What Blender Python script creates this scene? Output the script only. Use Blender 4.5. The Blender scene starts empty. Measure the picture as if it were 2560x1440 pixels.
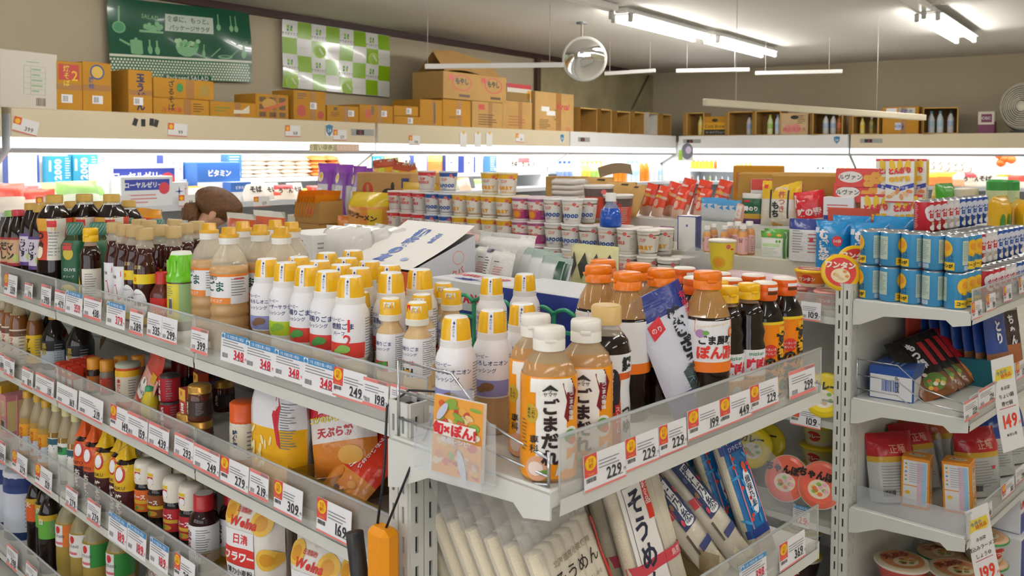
import bpy, bmesh, math, random
from mathutils import Vector, Matrix, noise
random.seed(7)
sc = bpy.context.scene
COL = sc.collection

# ---------------------------------------------------------------- camera
F, PX, PY, CZ = 2260.0, 1280.0, 484.0, 1.6        # focal length and principal point in pixels of a 2560x1440 frame
PITCH, ROLL = math.radians(2.5), math.radians(0.23)
_f = Vector((0, math.cos(PITCH), -math.sin(PITCH))); _r = Vector((1, 0, 0)); _u = _r.cross(_f)
CR = _r*math.cos(ROLL)+_u*math.sin(ROLL); CU = -_r*math.sin(ROLL)+_u*math.cos(ROLL)
cam = bpy.data.cameras.new('camera'); camo = bpy.data.objects.new('camera', cam); COL.objects.link(camo)
m = Matrix.Identity(4)
for i, c in enumerate((CR, CU, -_f)):
    for j in range(3): m[j][i] = c[j]
m.translation = (0, 0, CZ); camo.matrix_world = m
cam.sensor_width = 36; cam.lens = F/2560*36; cam.shift_y = (PY-720)/2560; cam.clip_start = 0.05
cam.dof.use_dof = True; cam.dof.focus_distance = 2.0; cam.dof.aperture_fstop = 9
sc.camera = camo
# ---------------------------------------------------------------- world and exposure
w = bpy.data.worlds.new('shop_air'); sc.world = w; w.use_nodes = True
w.node_tree.nodes['Background'].inputs[0].default_value = (1, .985, .95, 1)
w.node_tree.nodes['Background'].inputs[1].default_value = 0.35
sc.view_settings.view_transform = 'Standard'; sc.view_settings.look = 'None'
sc.view_settings.gamma = 1; sc.view_settings.use_curve_mapping = False
sc.view_settings.exposure = 0.85
LAMP_W = 1.0
FILL_LIGHT = 1.25                                     # radiance of the added fill panes behind the camera
cy = sc.cycles
cy.max_bounces = 5; cy.diffuse_bounces = 3; cy.glossy_bounces = 2; cy.transmission_bounces = 2; cy.transparent_max_bounces = 12
cy.caustics_reflective = False; cy.caustics_refractive = False; cy.sample_clamp_indirect = 4; cy.adaptive_threshold = .03; cy.use_light_tree = False

# ---------------------------------------------------------------- geometry of the shop: two tilted grids
A1 = math.radians(46)                              # gondola grid: dL runs along the gondolas, dR across them
dL = Vector((-math.sin(A1), math.cos(A1), 0)); dR = Vector((math.cos(A1), math.sin(A1), 0)); O1 = Vector((-.155, 1.455, 0))
RZ_FACE, RZ_END = A1-math.pi/2, A1
A2 = math.radians(35.6)                            # room grid: wL runs along the left wall, wB along the back wall
wL = Vector((math.sin(A2), math.cos(A2), 0)); wB = Vector((math.cos(A2), -math.sin(A2), 0)); OC = Vector((2.61, 14.4, 0))
CEIL = 3.0
def ray(px, py): return CR*((px-PX)/F)-CU*((py-PY)/F)+_f
def P(px, py, z):
    d = ray(px, py); t = (z-CZ)/d.z; return Vector((d.x*t, d.y*t, z))
def G(u, v, z): return O1+dL*u+dR*v+Vector((0, 0, z))
def W(a, b, z): return OC-wL*a+wB*b+Vector((0, 0, z))   # a: back from the corner along the left cases, b: along the back cases
def uv(p): d = p-O1; return d.dot(dL), d.dot(dR)
def onplane(px, py, pt, n):
    d = ray(px, py); t = (pt-Vector((0, 0, CZ))).dot(n)/d.dot(n); return Vector((0, 0, CZ))+d*t

# ---------------------------------------------------------------- materials
MATS = {}
def lin(c): return c/12.92 if c <= .04045 else ((c+.055)/1.055)**2.4
def rgb(h): h = h.lstrip('#'); return tuple(lin(int(h[i:i+2], 16)/255) for i in (0, 2, 4))
def K(h, rough=.4, alpha=1, metal=0, emit=0, trans=0, bump=0, bscale=40, vary=0, vscale=12, name=None, coat=0):
    key = (h, rough, alpha, metal, emit, trans, bump, bscale, vary, vscale, coat)
    if key in MATS: return MATS[key]
    mt = bpy.data.materials.new(name or 'print_'+h.lstrip('#')); mt.use_nodes = True
    nt = mt.node_tree; b = nt.nodes['Principled BSDF']; c = rgb(h)+(1,)
    b.inputs['Base Color'].default_value = c; b.inputs['Roughness'].default_value = rough; b.inputs['Metallic'].default_value = metal
    b.inputs['Alpha'].default_value = alpha; b.inputs['Transmission Weight'].default_value = trans
    if coat: b.inputs['Coat Weight'].default_value = coat; b.inputs['Coat Roughness'].default_value = .05
    if emit: b.inputs['Emission Color'].default_value = c; b.inputs['Emission Strength'].default_value = emit
    if vary or bump:
        tc = nt.nodes.new('ShaderNodeTexCoord')
    if vary:
        n = nt.nodes.new('ShaderNodeTexNoise'); n.inputs['Scale'].default_value = vscale; n.inputs['Detail'].default_value = 5
        r = nt.nodes.new('ShaderNodeValToRGB'); r.color_ramp.elements[0].position = .3; r.color_ramp.elements[1].position = .7
        r.color_ramp.elements[0].color = tuple(x*(1-vary) for x in c[:3])+(1,); r.color_ramp.elements[1].color = tuple(min(1, x*(1+vary*.5)) for x in c[:3])+(1,)
        nt.links.new(tc.outputs['Object'], n.inputs['Vector']); nt.links.new(n.outputs['Fac'], r.inputs['Fac']); nt.links.new(r.outputs['Color'], b.inputs['Base Color'])
    if bump:
        n = nt.nodes.new('ShaderNodeTexNoise'); n.inputs['Scale'].default_value = bscale; n.inputs['Detail'].default_value = 3
        q = nt.nodes.new('ShaderNodeBump'); q.inputs['Strength'].default_value = bump; q.inputs['Distance'].default_value = .01
        nt.links.new(tc.outputs['Object'], n.inputs['Vector']); nt.links.new(n.outputs['Fac'], q.inputs['Height']); nt.links.new(q.outputs['Normal'], b.inputs['Normal'])
    MATS[key] = mt; return mt
def film(h): return K(h, .22, bump=.45, bscale=28, name='bag_film_'+h.lstrip('#'))      # wrinkled glossy bag film
def gloss(h): return K(h, .12, name='gloss_'+h.lstrip('#'))
def clear(h='ffffff', a=.18, rough=.05): return K(h, rough, alpha=a, name='clear_plastic')
CARD = lambda h='c48c26': K(h, .85, bump=.1, bscale=15, vary=.08, vscale=6, name='cardboard_'+h)
METAL = K('dedfd8', .38, vary=.03, vscale=9, name='painted_shelf_metal')
WHITE, BLACK, NAVY, RED = K('f4f4f0'), K('151515'), K('1d2a6b'), K('d8201f')
GREY = K('8c8f90')

# ---------------------------------------------------------------- mesh builder with print decals laid on surfaces
GLY = {}
def glyph(ch, bold):
    k = (ch, bold)
    if k not in GLY:
        c = bpy.data.curves.new('t', 'FONT'); c.body = ch; c.size = 1; c.resolution_u = 2; c.offset = bold
        o = bpy.data.objects.new('t', c); me = bpy.data.meshes.new_from_object(o)
        vs = [(v.co.x, v.co.y) for v in me.vertices]; fs = [tuple(p.vertices) for p in me.polygons]
        bpy.data.objects.remove(o); bpy.data.curves.remove(c); bpy.data.meshes.remove(me)
        x1 = max([v[0] for v in vs], default=.3)
        adv = 1.0 if ord(ch) > 0x2000 else (.28 if ch in ' .,' else x1+.06)
        GLY[k] = (vs, fs, adv)
    return GLY[k]
class MB:
    def __init__(s): s.v = []; s.f = []; s.m = []; s.sm = []; s.mats = []
    def mi(s, mat):
        if mat not in s.mats: s.mats.append(mat)
        return s.mats.index(mat)
    def add(s, vs, fs, mat, smooth=False):
        b = len(s.v); s.v += [tuple(v) for v in vs]; i = s.mi(mat)
        for f in fs: s.f.append(tuple(b+k for k in f)); s.m.append(i); s.sm.append(smooth)
        return s
    def box(s, c, d, mat, rot=None, ch=0):
        h = [x/2 for x in d]; T = (lambda p: Vector(p)+Vector(c)) if rot is None else (lambda p: rot @ Vector(p)+Vector(c))
        if ch <= 0:
            vs = [T((x*h[0], y*h[1], z*h[2])) for z in (-1, 1) for y in (-1, 1) for x in (-1, 1)]
            return s.add(vs, [(0, 2, 3, 1), (4, 5, 7, 6), (0, 1, 5, 4), (2, 6, 7, 3), (0, 4, 6, 2), (1, 3, 7, 5)], mat)
        bm = bmesh.new()
        for x in (-1, 1):
            for y in (-1, 1):
                for z in (-1, 1):
                    for k in range(3):
                        q = [x*(h[0]-ch), y*(h[1]-ch), z*(h[2]-ch)]; q[k] = (x, y, z)[k]*h[k]; bm.verts.new(T(q))
        bmesh.ops.convex_hull(bm, input=bm.verts); bmesh.ops.dissolve_limit(bm, angle_limit=.01, verts=bm.verts, edges=bm.edges)
        bm.verts.index_update(); s.add([v.co for v in bm.verts], [[v.index for v in f.verts] for f in bm.faces], mat); bm.free(); return s
    def lathe(s, prof, mat, seg=20, sq=0, c=(0, 0), cap=True, sy=1):
        """prof: (r, z) from bottom to top; sq>0 squares the section; ends close when r is 0."""
        n = len(prof); vs = []
        for r, z in prof:
            for k in range(seg):
                a = 2*math.pi*(k+.5)/seg; ca, sa = math.cos(a), math.sin(a)
                q = r if not sq else r/((abs(ca)**(2+sq)+abs(sa)**(2+sq))**(1/(2+sq)))
                vs.append((c[0]+q*ca, c[1]+q*sa*sy, z))
        fs = [(i*seg+k, i*seg+(k+1) % seg, (i+1)*seg+(k+1) % seg, (i+1)*seg+k) for i in range(n-1) for k in range(seg)]
        s.add(vs, fs, mat, True)
        if cap and prof[0][0] > 1e-4: s.add(vs[:seg], [tuple(range(seg))[::-1]], mat)
        if cap and prof[-1][0] > 1e-4: s.add(vs[-seg:], [tuple(range(seg))], mat)
        return s
    def tube(s, pts, r, mat, seg=8):
        pts = [Vector(p) for p in pts]; vs = []
        for i, p in enumerate(pts):
            t = (pts[min(i+1, len(pts)-1)]-pts[max(i-1, 0)]).normalized()
            a = t.orthogonal() if i == 0 else (a-t*a.dot(t))
            a = a.normalized(); b = t.cross(a)
            vs += [p+(a*math.cos(2*math.pi*k/seg)+b*math.sin(2*math.pi*k/seg))*r for k in range(seg)]
        fs = [(i*seg+k, i*seg+(k+1) % seg, (i+1)*seg+(k+1) % seg, (i+1)*seg+k) for i in range(len(pts)-1) for k in range(seg)]
        fs += [tuple(range(seg))[::-1], tuple(range((len(pts)-1)*seg, len(pts)*seg))]
        return s.add(vs, fs, mat, True)
    def grid(s, fn, nu, nv, mat, smooth=True, flip=False):
        vs = [fn(i/nu, j/nv) for j in range(nv+1) for i in range(nu+1)]; q = nu+1
        fs = [(j*q+i, j*q+i+1, (j+1)*q+i+1, (j+1)*q+i) for j in range(nv) for i in range(nu)]
        if flip: fs = [f[::-1] for f in fs]
        if callable(mat):
            b = len(s.v); s.v += [tuple(v) for v in vs]
            for k, f in enumerate(fs):
                s.f.append(tuple(b+x for x in f)); s.m.append(s.mi(mat((k % nu+.5)/nu, (k//nu+.5)/nv))); s.sm.append(smooth)
            return s
        return s.add(vs, fs, mat, smooth)
    # print on a surface map fn(x, y, off)
    def rect(s, fn, x0, y0, x1, y1, mat, k=1, step=.012):
        nx = max(1, min(16, int(abs(x1-x0)/step+.99))); ny = max(1, min(16, int(abs(y1-y0)/step+.99)))
        return s.grid(lambda a, b: fn(x0+(x1-x0)*a, y0+(y1-y0)*b, .0004*k), nx, ny, mat)
    def ell(s, fn, cx, cy, rx, ry, mat, k=1, n=18, rot=0):
        ca, sa = math.cos(rot), math.sin(rot); vs = [fn(cx, cy, .0004*k)]
        for rr in (.55, 1):
            for i in range(n):
                a = 2*math.pi*i/n; x, y = rx*rr*math.cos(a), ry*rr*math.sin(a); vs.append(fn(cx+x*ca-y*sa, cy+x*sa+y*ca, .0004*k))
        fs = [(0, 1+i, 1+(i+1) % n) for i in range(n)]+[(1+i, 1+n+i, 1+n+(i+1) % n, 1+(i+1) % n) for i in range(n)]
        return s.add(vs, fs, mat)
    def poly(s, fn, pts, mat, k=1):
        cx = sum(p[0] for p in pts)/len(pts); cy = sum(p[1] for p in pts)/len(pts); n = len(pts)
        vs = [fn(cx, cy, .0004*k)]+[fn(x, y, .0004*k) for x, y in pts]
        return s.add(vs, [(0, 1+i, 1+(i+1) % n) for i in range(n)], mat)
    def text(s, fn, txt, x, y, size, mat, al='c', vert=False, sx=1, bold=.012, k=2, slant=0, rot=0):
        if vert:
            for ch in txt:
                if ch == 'ー': ch = '|'
                vs, fs, adv = glyph(ch, bold)
                s.add([fn(x+(a-adv/2)*size*sx, y+(b-.85)*size, .0004*k) for a, b in vs], fs, mat); y -= size*1.02
            return s
        W_ = sum(glyph(c, bold)[2] for c in txt)*size*sx; X = x-(W_/2 if al == 'c' else W_ if al == 'r' else 0); cr, sr = math.cos(rot), math.sin(rot)
        for ch in txt:
            vs, fs, adv = glyph(ch, bold); q = []
            for a, b in vs:
                dx, dy = X+(a*sx+b*slant)*size-x, (b-.37)*size
                q.append(fn(x+dx*cr-dy*sr, y+dx*sr+dy*cr, .0004*k))
            s.add(q, fs, mat); X += adv*size*sx
        return s
    def lines(s, fn, x0, y0, x1, y1, n, mat, k=2, th=.35, seed=1):
        rnd = random.Random(seed); dy = (y1-y0)/n                      # rows of small print, too fine to read in the photo
        for i in range(n):
            s.rect(fn, x0, y0+dy*(i+.5-th/2), x0+(x1-x0)*rnd.uniform(.6, 1), y0+dy*(i+.5+th/2), mat, k)
        return s
    def bars(s, fn, x0, y0, x1, y1, mat, k=2, n=11):
        rnd = random.Random(n); w_ = (x1-x0)/n
        for i in range(n): s.rect(fn, x0+i*w_, y0, x0+(i+rnd.uniform(.3, .8))*w_, y1, mat, k, step=1)
        return s
    def xf(s, M):
        s.v = [tuple(M @ Vector(v)) for v in s.v]; return s
    def mesh(s, name):
        me = bpy.data.meshes.new(name); me.from_pydata(s.v, [], s.f)
        for mt in s.mats: me.materials.append(mt)
        me.polygons.foreach_set('material_index', s.m); me.polygons.foreach_set('use_smooth', s.sm); me.update(); return me
def cyl(r, a0=0):                       # print map round a bottle: x round the girth from the front, y up
    rf = r if callable(r) else (lambda z: r); r0 = r(0) if callable(r) else r
    def fn(x, y, off):
        a = a0+x/r0; q = rf(y)+off; return (q*math.sin(a), -q*math.cos(a), y)
    return fn
def face(side, w_, d, h, z0=0):         # print maps on the faces of a box centred in x, y
    return {'F': lambda x, y, o: (x, -d/2-o, y+z0), 'B': lambda x, y, o: (-x, d/2+o, y+z0), 'R': lambda x, y, o: (w_/2+o, x, y+z0),
            'L': lambda x, y, o: (-w_/2-o, -x, y+z0), 'T': lambda x, y, o: (x, y, h+z0+o)}[side]

# ---------------------------------------------------------------- objects
def new(name, me, parent=None):
    o = bpy.data.objects.new(name, me); COL.objects.link(o)
    if parent: o.parent = parent
    return o
def tag(o, label=None, cat=None, group=None, kind=None):
    for k_, v_ in (('label', label), ('category', cat), ('group', group), ('kind', kind)):
        if v_: o[k_] = v_
    return o
def empty(name, label, cat, group=None, loc=(0, 0, 0), rz=0):
    o = new(name, None); o.location = loc; o.rotation_euler = (0, 0, rz); o.empty_display_size = .02
    return tag(o, label, cat, group)
def part(parent, name, mb, label=None):
    o = new(name, mb.mesh(name), parent)
    if label: o['label'] = label
    return o
def struct(name, mb, parent=None): return tag(new(name, mb.mesh(name), parent), kind='structure')
class Proto:
    """A product: named part meshes shared by every copy; inst() links one copy with its own label."""
    def __init__(s, name, cat, H=.1): s.name = name; s.cat = cat; s.parts = []; s.H = H
    def p(s, name, mb, sub=None, label=None): s.parts.append((name, mb.mesh(name), sub, label)); return s
def inst(pr, loc, rz, label, group=None, rx=0, ry=0, s=1):
    R_ = Matrix.Rotation(rz, 4, 'Z') @ Matrix.Rotation(rx, 4, 'X') @ Matrix.Rotation(ry, 4, 'Y')
    if len(pr.parts) == 1:
        r = new(pr.name, pr.parts[0][1])
    else:
        r = new(pr.name, None); r.empty_display_size = .02; done = {}
        for n, me, sub, lb in pr.parts:
            o = new(n, me, done[sub] if sub else r); done[n] = o
            if lb: o['label'] = lb
    r.rotation_euler = R_.to_euler(); r.location = loc
    if s != 1: r.scale = (s, s, s) if not isinstance(s, tuple) else s
    return tag(r, label, pr.cat, group)
ORD = ['first', 'second', 'third', 'fourth', 'fifth', 'sixth', 'seventh', 'eighth', 'ninth', 'tenth', 'eleventh', 'twelfth', 'thirteenth', 'fourteenth', 'fifteenth', 'sixteenth', 'seventeenth', 'eighteenth', 'nineteenth', 'twentieth']
# ================================================================ room shell
WALLM = K('c4b79c', .75, vary=.05, vscale=.8, bump=.03, bscale=60, name='painted_wall')
CEILM = K('d9d5cd', .8, vary=.05, vscale=.5, bump=.04, bscale=25, name='painted_ceiling')
CONC = K('a89c78', .9, vary=.25, vscale=2.2, bump=.25, bscale=18, name='bare_board')
FLOORM = K('b9b4a6', .35, vary=.12, vscale=3, name='vinyl_floor')
BROWN = K('3d2320', .5, name='dark_brown_paint')
def quad(mb, pts, mat): return mb.add(pts, [tuple(range(len(pts)))], mat)
struct('floor', quad(MB(), [W(17, -.9, 0), W(17, 11, 0), W(-.9, 11, 0), W(-.9, -.9, 0)], FLOORM))
struct('ceiling', quad(MB(), [W(17, -.9, CEIL), W(-.9, -.9, CEIL), W(-.9, 11, CEIL), W(17, 11, CEIL)], CEILM))
struct('wall_left', quad(MB(), [W(17, -.9, 0), W(-.9, -.9, 0), W(-.9, -.9, CEIL), W(17, -.9, CEIL)], WALLM))
struct('wall_back', quad(MB(), [W(-.9, -.9, 0), W(-.9, 11, 0), W(-.9, 11, CEIL), W(-.9, -.9, CEIL)], WALLM))
struct('wall_right', quad(MB(), [W(-.9, 11, 0), W(17, 11, 0), W(17, 11, CEIL), W(-.9, 11, CEIL)], WALLM))
struct('wall_front', quad(MB(), [W(17, 11, 0), W(17, -.9, 0), W(17, -.9, CEIL), W(17, 11, CEIL)], WALLM))
FILL_GLOW = K('f4f6ff', .5, emit=FILL_LIGHT, name='fill_glow_pane'); FRM = K('b9bcc0', .35, metal=.5)
for i in range(4):                        # assumed shop front behind the camera: glowing panes added to light the near shelves
    b0 = 1.4+i*2.3; wd = struct(f'fill_window_{i+1}', quad(MB(), [W(16.97, b0, .5), W(16.97, b0+2.1, .5), W(16.97, b0+2.1, 2.6), W(16.97, b0, 2.6)], FILL_GLOW))
    fm_ = MB(); [fm_.tube([W(16.96, x0, z0), W(16.96, x1, z1)], .035, FRM, 6) for x0, z0, x1, z1 in ((b0, .5, b0+2.1, .5), (b0, 2.6, b0+2.1, 2.6), (b0, .5, b0, 2.6), (b0+2.1, .5, b0+2.1, 2.6))]; new('fill_window_frame', fm_.mesh('fill_window_frame'), wd)
RW = Matrix.Rotation(-A2, 4, 'Z')         # room grid: local y along wL, local x along wB
def roomrot(mb, p): return mb.xf(Matrix.Translation(p) @ RW)
def wallpt(px, py, b=-.9): return onplane(px, py, W(0, b, 0), wB)
bm_ = MB(); bm_.box((0, 8, -.035), (.05, 18, .07), BROWN)
struct('trim_1', roomrot(bm_, W(17, -.87, CEIL)))
pb = wallpt(1338, 250); a_b = (OC-pb).dot(wL)
q = MB(); q.box((0, (a_b+.9)/2, .55), (.03, a_b+.9, 1.1), CONC); struct('wall_corner_board', roomrot(q, W(a_b, -.885, 1.86)))
q = MB(); q.box((0, 0, .55), (.05, .09, 1.1), K('4a3426', .6)); struct('trim_2', roomrot(q, W(a_b, -.86, 1.86)))
pa, pb2 = wallpt(1621, 190, -.86), wallpt(1580, 272, -.86)
tag(new('wall_pipe', MB().tube([pa, pb2], .018, K('6b5a3a', .5)).mesh('wall_pipe')), 'thin brown diagonal brace on the bare board in the wall corner', 'pipe')

# ================================================================ ceiling lights
TUBE = K('fffcf8', .3, emit=26*LAMP_W, name='lit_tube'); HOUS = K('eceae4', .35, name='lamp_enamel'); SOCK = K('b9b8b2', .5)
def lamp(a0, a1, b, ntube, label, lit=True):
    Ln = a0-a1; e = empty('ceiling_light', label, 'ceiling light', 'fluorescent battens on the ceiling', W(a0, b, CEIL), -A2)
    h = MB(); h.box((0, Ln/2, -.03), (.13, Ln, .06), HOUS, ch=.012); part(e, 'housing', h)
    xs = (0,) if ntube == 1 else (-.09, .09)
    if ntube == 2: part(e, 'reflector', MB().box((0, Ln/2, -.066), (.26, Ln-.1, .012), HOUS))
    for x in xs:
        for y in (.03, Ln-.03): part(e, 'socket', MB().box((x, y, -.10), (.045, .04, .08), SOCK, ch=.008))
        if lit:
            t = MB(); t.tube([(x, .05, -.115), (x, Ln-.05, -.115)], .019, TUBE, 6); part(e, 'tube', t)
lamp(5.6, 3.72, 2.06, 2, 'lit twin fluorescent batten just beyond the round hanging mirror')
lamp(3.62, 1.7, 2.1, 2, 'lit fluorescent batten farthest along the row past the round mirror')
lamp(8.2, 5.75, 2.06, 1, 'unlit white batten above the round hanging mirror', lit=False)
lamp(4.05, 1.95, 4.45, 2, 'lit twin fluorescent batten above the right back wall')
lamp(6.6, 4.15, 4.45, 1, 'unlit white batten beside the lit twin lamp at the right', lit=False)
for i, (a0, b) in enumerate(((10.4, 1.6), (14.4, 1.6), (9.4, 4.45), (12.0, 4.45), (14.6, 4.45), (6.2, 7.0), (9.2, 7.0), (12.2, 7.0), (15.0, 7.0), (4.0, 9.4), (9.0, 9.4), (14.0, 9.4))):  # unseen rows carried on overhead; the pair nearest the left wall added as fill
    lamp(a0, a0-2, b, 1, f'{ORD[i]} fluorescent batten over the aisles outside the picture')

# ================================================================ round mirror, hanging rods
mc = P(1455, 58, CEIL-.01); mr = .225; e = empty('round_mirror', 'round convex security mirror hanging from the ceiling', 'mirror', None, (mc.x, mc.y, CEIL))
s_ = MB(); s_.lathe([(.06, -.02), (.06, 0)], K('8d9290', .4, metal=.6), 16); s_.lathe([(.012, -.2), (.012, -.02)], K('b0a890', .4), 8); part(e, 'stem', s_)
dm = MB(); prof = [(mr*math.sin(t*1.25)/math.sin(1.25), -.12*math.cos(t*1.25)+.04) for t in [i/8 for i in range(9)]]
dm.lathe(prof, K('f4f6f8', .02, metal=1, name='mirror_silver'), 32); rm_ = MB(); rm_.lathe([(mr, -.015), (mr+.012, -.012), (mr+.012, .012), (mr, .015)], K('c9c9c2', .3), 32)
M_ = Matrix.Translation((.02, -.12, -.40)) @ Matrix.Rotation(math.radians(-78), 4, 'X') @ Matrix.Rotation(.2, 4, 'Y')
part(e, 'dome', dm.xf(M_)); part(e, 'rim', rm_.xf(M_))
def rod(p0, p1, z0, z1, label, wires, col='efeeea', r=.022):
    a, b = P(*p0, z0), P(*p1, z1); e = empty('hanging_rod', label, 'rod', 'white rods hanging from the ceiling', a)
    part(e, 'bar', MB().box((0, 0, 0), ((b-a).length, r*2, r*2), K(col, .4), rot=(b-a).to_track_quat('X', 'Z').to_matrix(), ch=.004).xf(Matrix.Translation((b-a)/2)))
    for t in wires:
        q = (b-a)*t; part(e, 'wire', MB().tube([q, (q.x, q.y, CEIL-a.z)], .003, K('cfcfcb', .4), 5))
rod((1062, 166), (1408, 162), 2.40, 2.44, 'long white rod hanging in front of the big cardboard carton', (.02, .9))
rod((1512, 184), (1638, 176), 2.62, 2.64, 'short white rod hanging before the bare board corner', (.1, .9))
rod((1690, 177), (1874, 174), 2.62, 2.62, 'white rod hanging near the back wall, left one of two', (.15, .8))
rod((1888, 183), (2106, 178), 2.6, 2.6, 'white rod hanging near the back wall, right one of two', (.12, .85))
rod((1762, 255), (2310, 294), 2.06, 2.0, 'long cream rod hanging low before the open drink cartons', (.12, .75), 'e6dcc0', .03)

# ================================================================ gondolas
CLR = K('e2e2da', .08, alpha=.27, name='clear_rail')
CLRT = K('d5dbdc', .1, alpha=.55, name='clear_rail_edge')
def L(u, v, z): return (-u, v, z)
def ubox(mb, u0, u1, v0, v1, z0, z1, mat, ch=0): return mb.box(L((u0+u1)/2, (v0+v1)/2, (z0+z1)/2), (abs(u1-u0), abs(v1-v0), abs(z1-z0)), mat, ch=ch)
CORE_SHADE = K('23262c', .8)  # dark core colour, stands in for the shade inside the hollow post
def post(parent, u0, u1, v0, v1, zt, name='post'):
    """slotted upright: outer plates pierced by real slots over a dark core that paints the shade of the hollow"""
    mb = MB(); ubox(mb, u0+.003, u1-.003, v0+.003, v1-.003, 0, zt-.012, CORE_SHADE); um = (u0+u1)/2; t = .0025
    def plate(fix, at, lo, hi):
        mid = (lo+hi)/2
        for c0, c1 in ((lo, mid), (mid, hi)):
            w_ = c1-c0; s0, s1 = c0+w_*.38, c0+w_*.62
            for x0, x1 in ((c0+.0012 if c0 == lo else c0+.001, s0), (s1, c1-.001)):
                (ubox(mb, at-t, at+t, x0, x1, 0, zt, METAL) if fix == 'u' else ubox(mb, x0, x1, at-t, at+t, 0, zt, METAL))
            z = zt
            while z > .05:
                za = max(0, z-.022); (ubox(mb, at-t, at+t, s0, s1, za, z, METAL) if fix == 'u' else ubox(mb, s0, s1, at-t, at+t, za, z, METAL)); z -= .05
    plate('v', v0, u0, u1); plate('u', u0, v0, v1); plate('u', u1, v0, v1); plate('v', v1, u0, u1)
    return part(parent, name, mb)
def rail(parent, u0, u1, v0, v1, z, h=.088, out=(0, -1)):
    """price rail along a shelf edge: white lip, leaning clear plate, rolled top"""
    mb = MB(); du, dv = u1-u0, v1-v0; n = math.hypot(du, dv); ou, ov = out
    pt = lambda t, o, zz: L(u0+du*t+ou*o, v0+dv*t+ov*o, zz)
    mb.grid(lambda a, b: pt(a, .004, z-.012+(h+.012)*b), 1, 2, CLR); mb.grid(lambda a, b: pt(a, .002, z-.012+(h+.012)*b), 1, 2, CLR)
    mb.tube([pt(0, .003, z+h), pt(1, .003, z+h)], .0028, CLRT, 6)
    for t in (0, 1): mb.tube([pt(t, .004, z), pt(t, .003, z+h)], .0018, CLRT, 5)
    r_ = part(parent, 'price_rail', mb)
    lp = MB(); lp.grid(lambda a, b: pt(a, .0045+.0015*b, z-.034+.024*b), 1, 1, METAL); part(r_, 'lip', lp); return r_
LEV1 = (1.137, .872, .575, .225)
g1 = empty('gondola_shelf', 'long pale grey gondola shelf with the corner post nearest the camera', 'shelf', 'gondola shelves', O1, RZ_FACE)
post(g1, .008, .058, -.008, .052, 1.192)
UJ = (.03, .862, 1.735, 2.61, 3.48)
for z in LEV1:
    for i in range(4):
        mb = MB(); ubox(mb, UJ[i]+.001, UJ[i+1]-.001, .055, .475, z-.03, z, METAL, ch=.003); part(g1, 'shelf_board', mb)
        if z < .3 and i == 0: continue
        rail(g1, (.1 if i == 0 and z < 1.1 else UJ[i]+.003), UJ[i+1]-.003, .055, .055, z-.005)
mb = MB(); ubox(mb, .03, 3.48, .48, .495, .05, 1.10, METAL); part(g1, 'back_panel', mb)
mb = MB(); ubox(mb, .03, 3.48, .5, .93, 1.107, 1.137, METAL, ch=.003); part(g1, 'rear_shelf', mb)
mb = MB(); ubox(mb, .03, 3.48, .1, .9, 0, .12, K('6f716c')); part(g1, 'plinth', mb)
def bracket(parent, vv, u_in, u_out, z, t=.004):
    """folded steel arm under an end shelf, deep at the post and thin at the tip"""
    pts = [(u_in, z), (u_out, z), (u_out, z-.035), (u_out+.05, z-.045), (u_out+.07, z-.028), (u_in-.10, z-.04), (u_in-.025, z-.075), (u_in, z-.08)]
    vs = [L(a, vv-t/2, b) for a, b in pts]+[L(a, vv+t/2, b) for a, b in pts]; n = len(pts)
    part(parent, 'bracket', MB().add(vs, [tuple(range(n)), tuple(range(2*n-1, n-1, -1))]+[(i, i+n, (i+1) % n+n, (i+1) % n) for i in range(n)], METAL))
e1 = empty('end_shelf', 'pale grey end shelf on the gondola corner nearest the camera', 'shelf', 'end shelves', O1, RZ_FACE)
for z in (1.137, .815, .45):
    mb = MB(); ubox(mb, -.31, .04, -.02, .80, z-.028, z, METAL, ch=.003); part(e1, 'shelf_board', mb)
    rail(e1, -.31, -.31, -.005, .80, z-.005, .078, (-1, 0)); bracket(e1, -.024, .04, -.315, z-.004); bracket(e1, .804, .04, -.315, z-.004)
mb = MB(); ubox(mb, .042, .05, .05, .80, .05, 1.10, METAL); part(e1, 'back_panel', mb)
post(e1, .045, .095, .76, .81, 1.10)
WIRE = K('c8ccd0', .2, metal=.9, name='chrome_wire')
def wire_guard(parent, vv, u_in, u_out, z):
    mb = MB()
    for k, (h0, h1) in enumerate(((.125, .10), (.075, .055), (.03, .012))):
        mb.tube([L(u_in, vv, z+h0), L(u_in-.13, vv, z+h0), L(u_in-.21, vv, z+h1-.03 if k else z+h1-.035), L(u_out, vv, z+h1-.06 if k == 0 else z+h1-.04 if k == 1 else z+.004)], .0022, WIRE, 6)
    for uu, zt in ((u_in, .125), (u_out, .05)): mb.tube([L(uu, vv, z), L(uu, vv, z+zt)], .0025, WIRE, 6)
    part(parent, 'wire_guard', mb)
wire_guard(e1, -.012, .03, -.30, 1.137)

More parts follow.
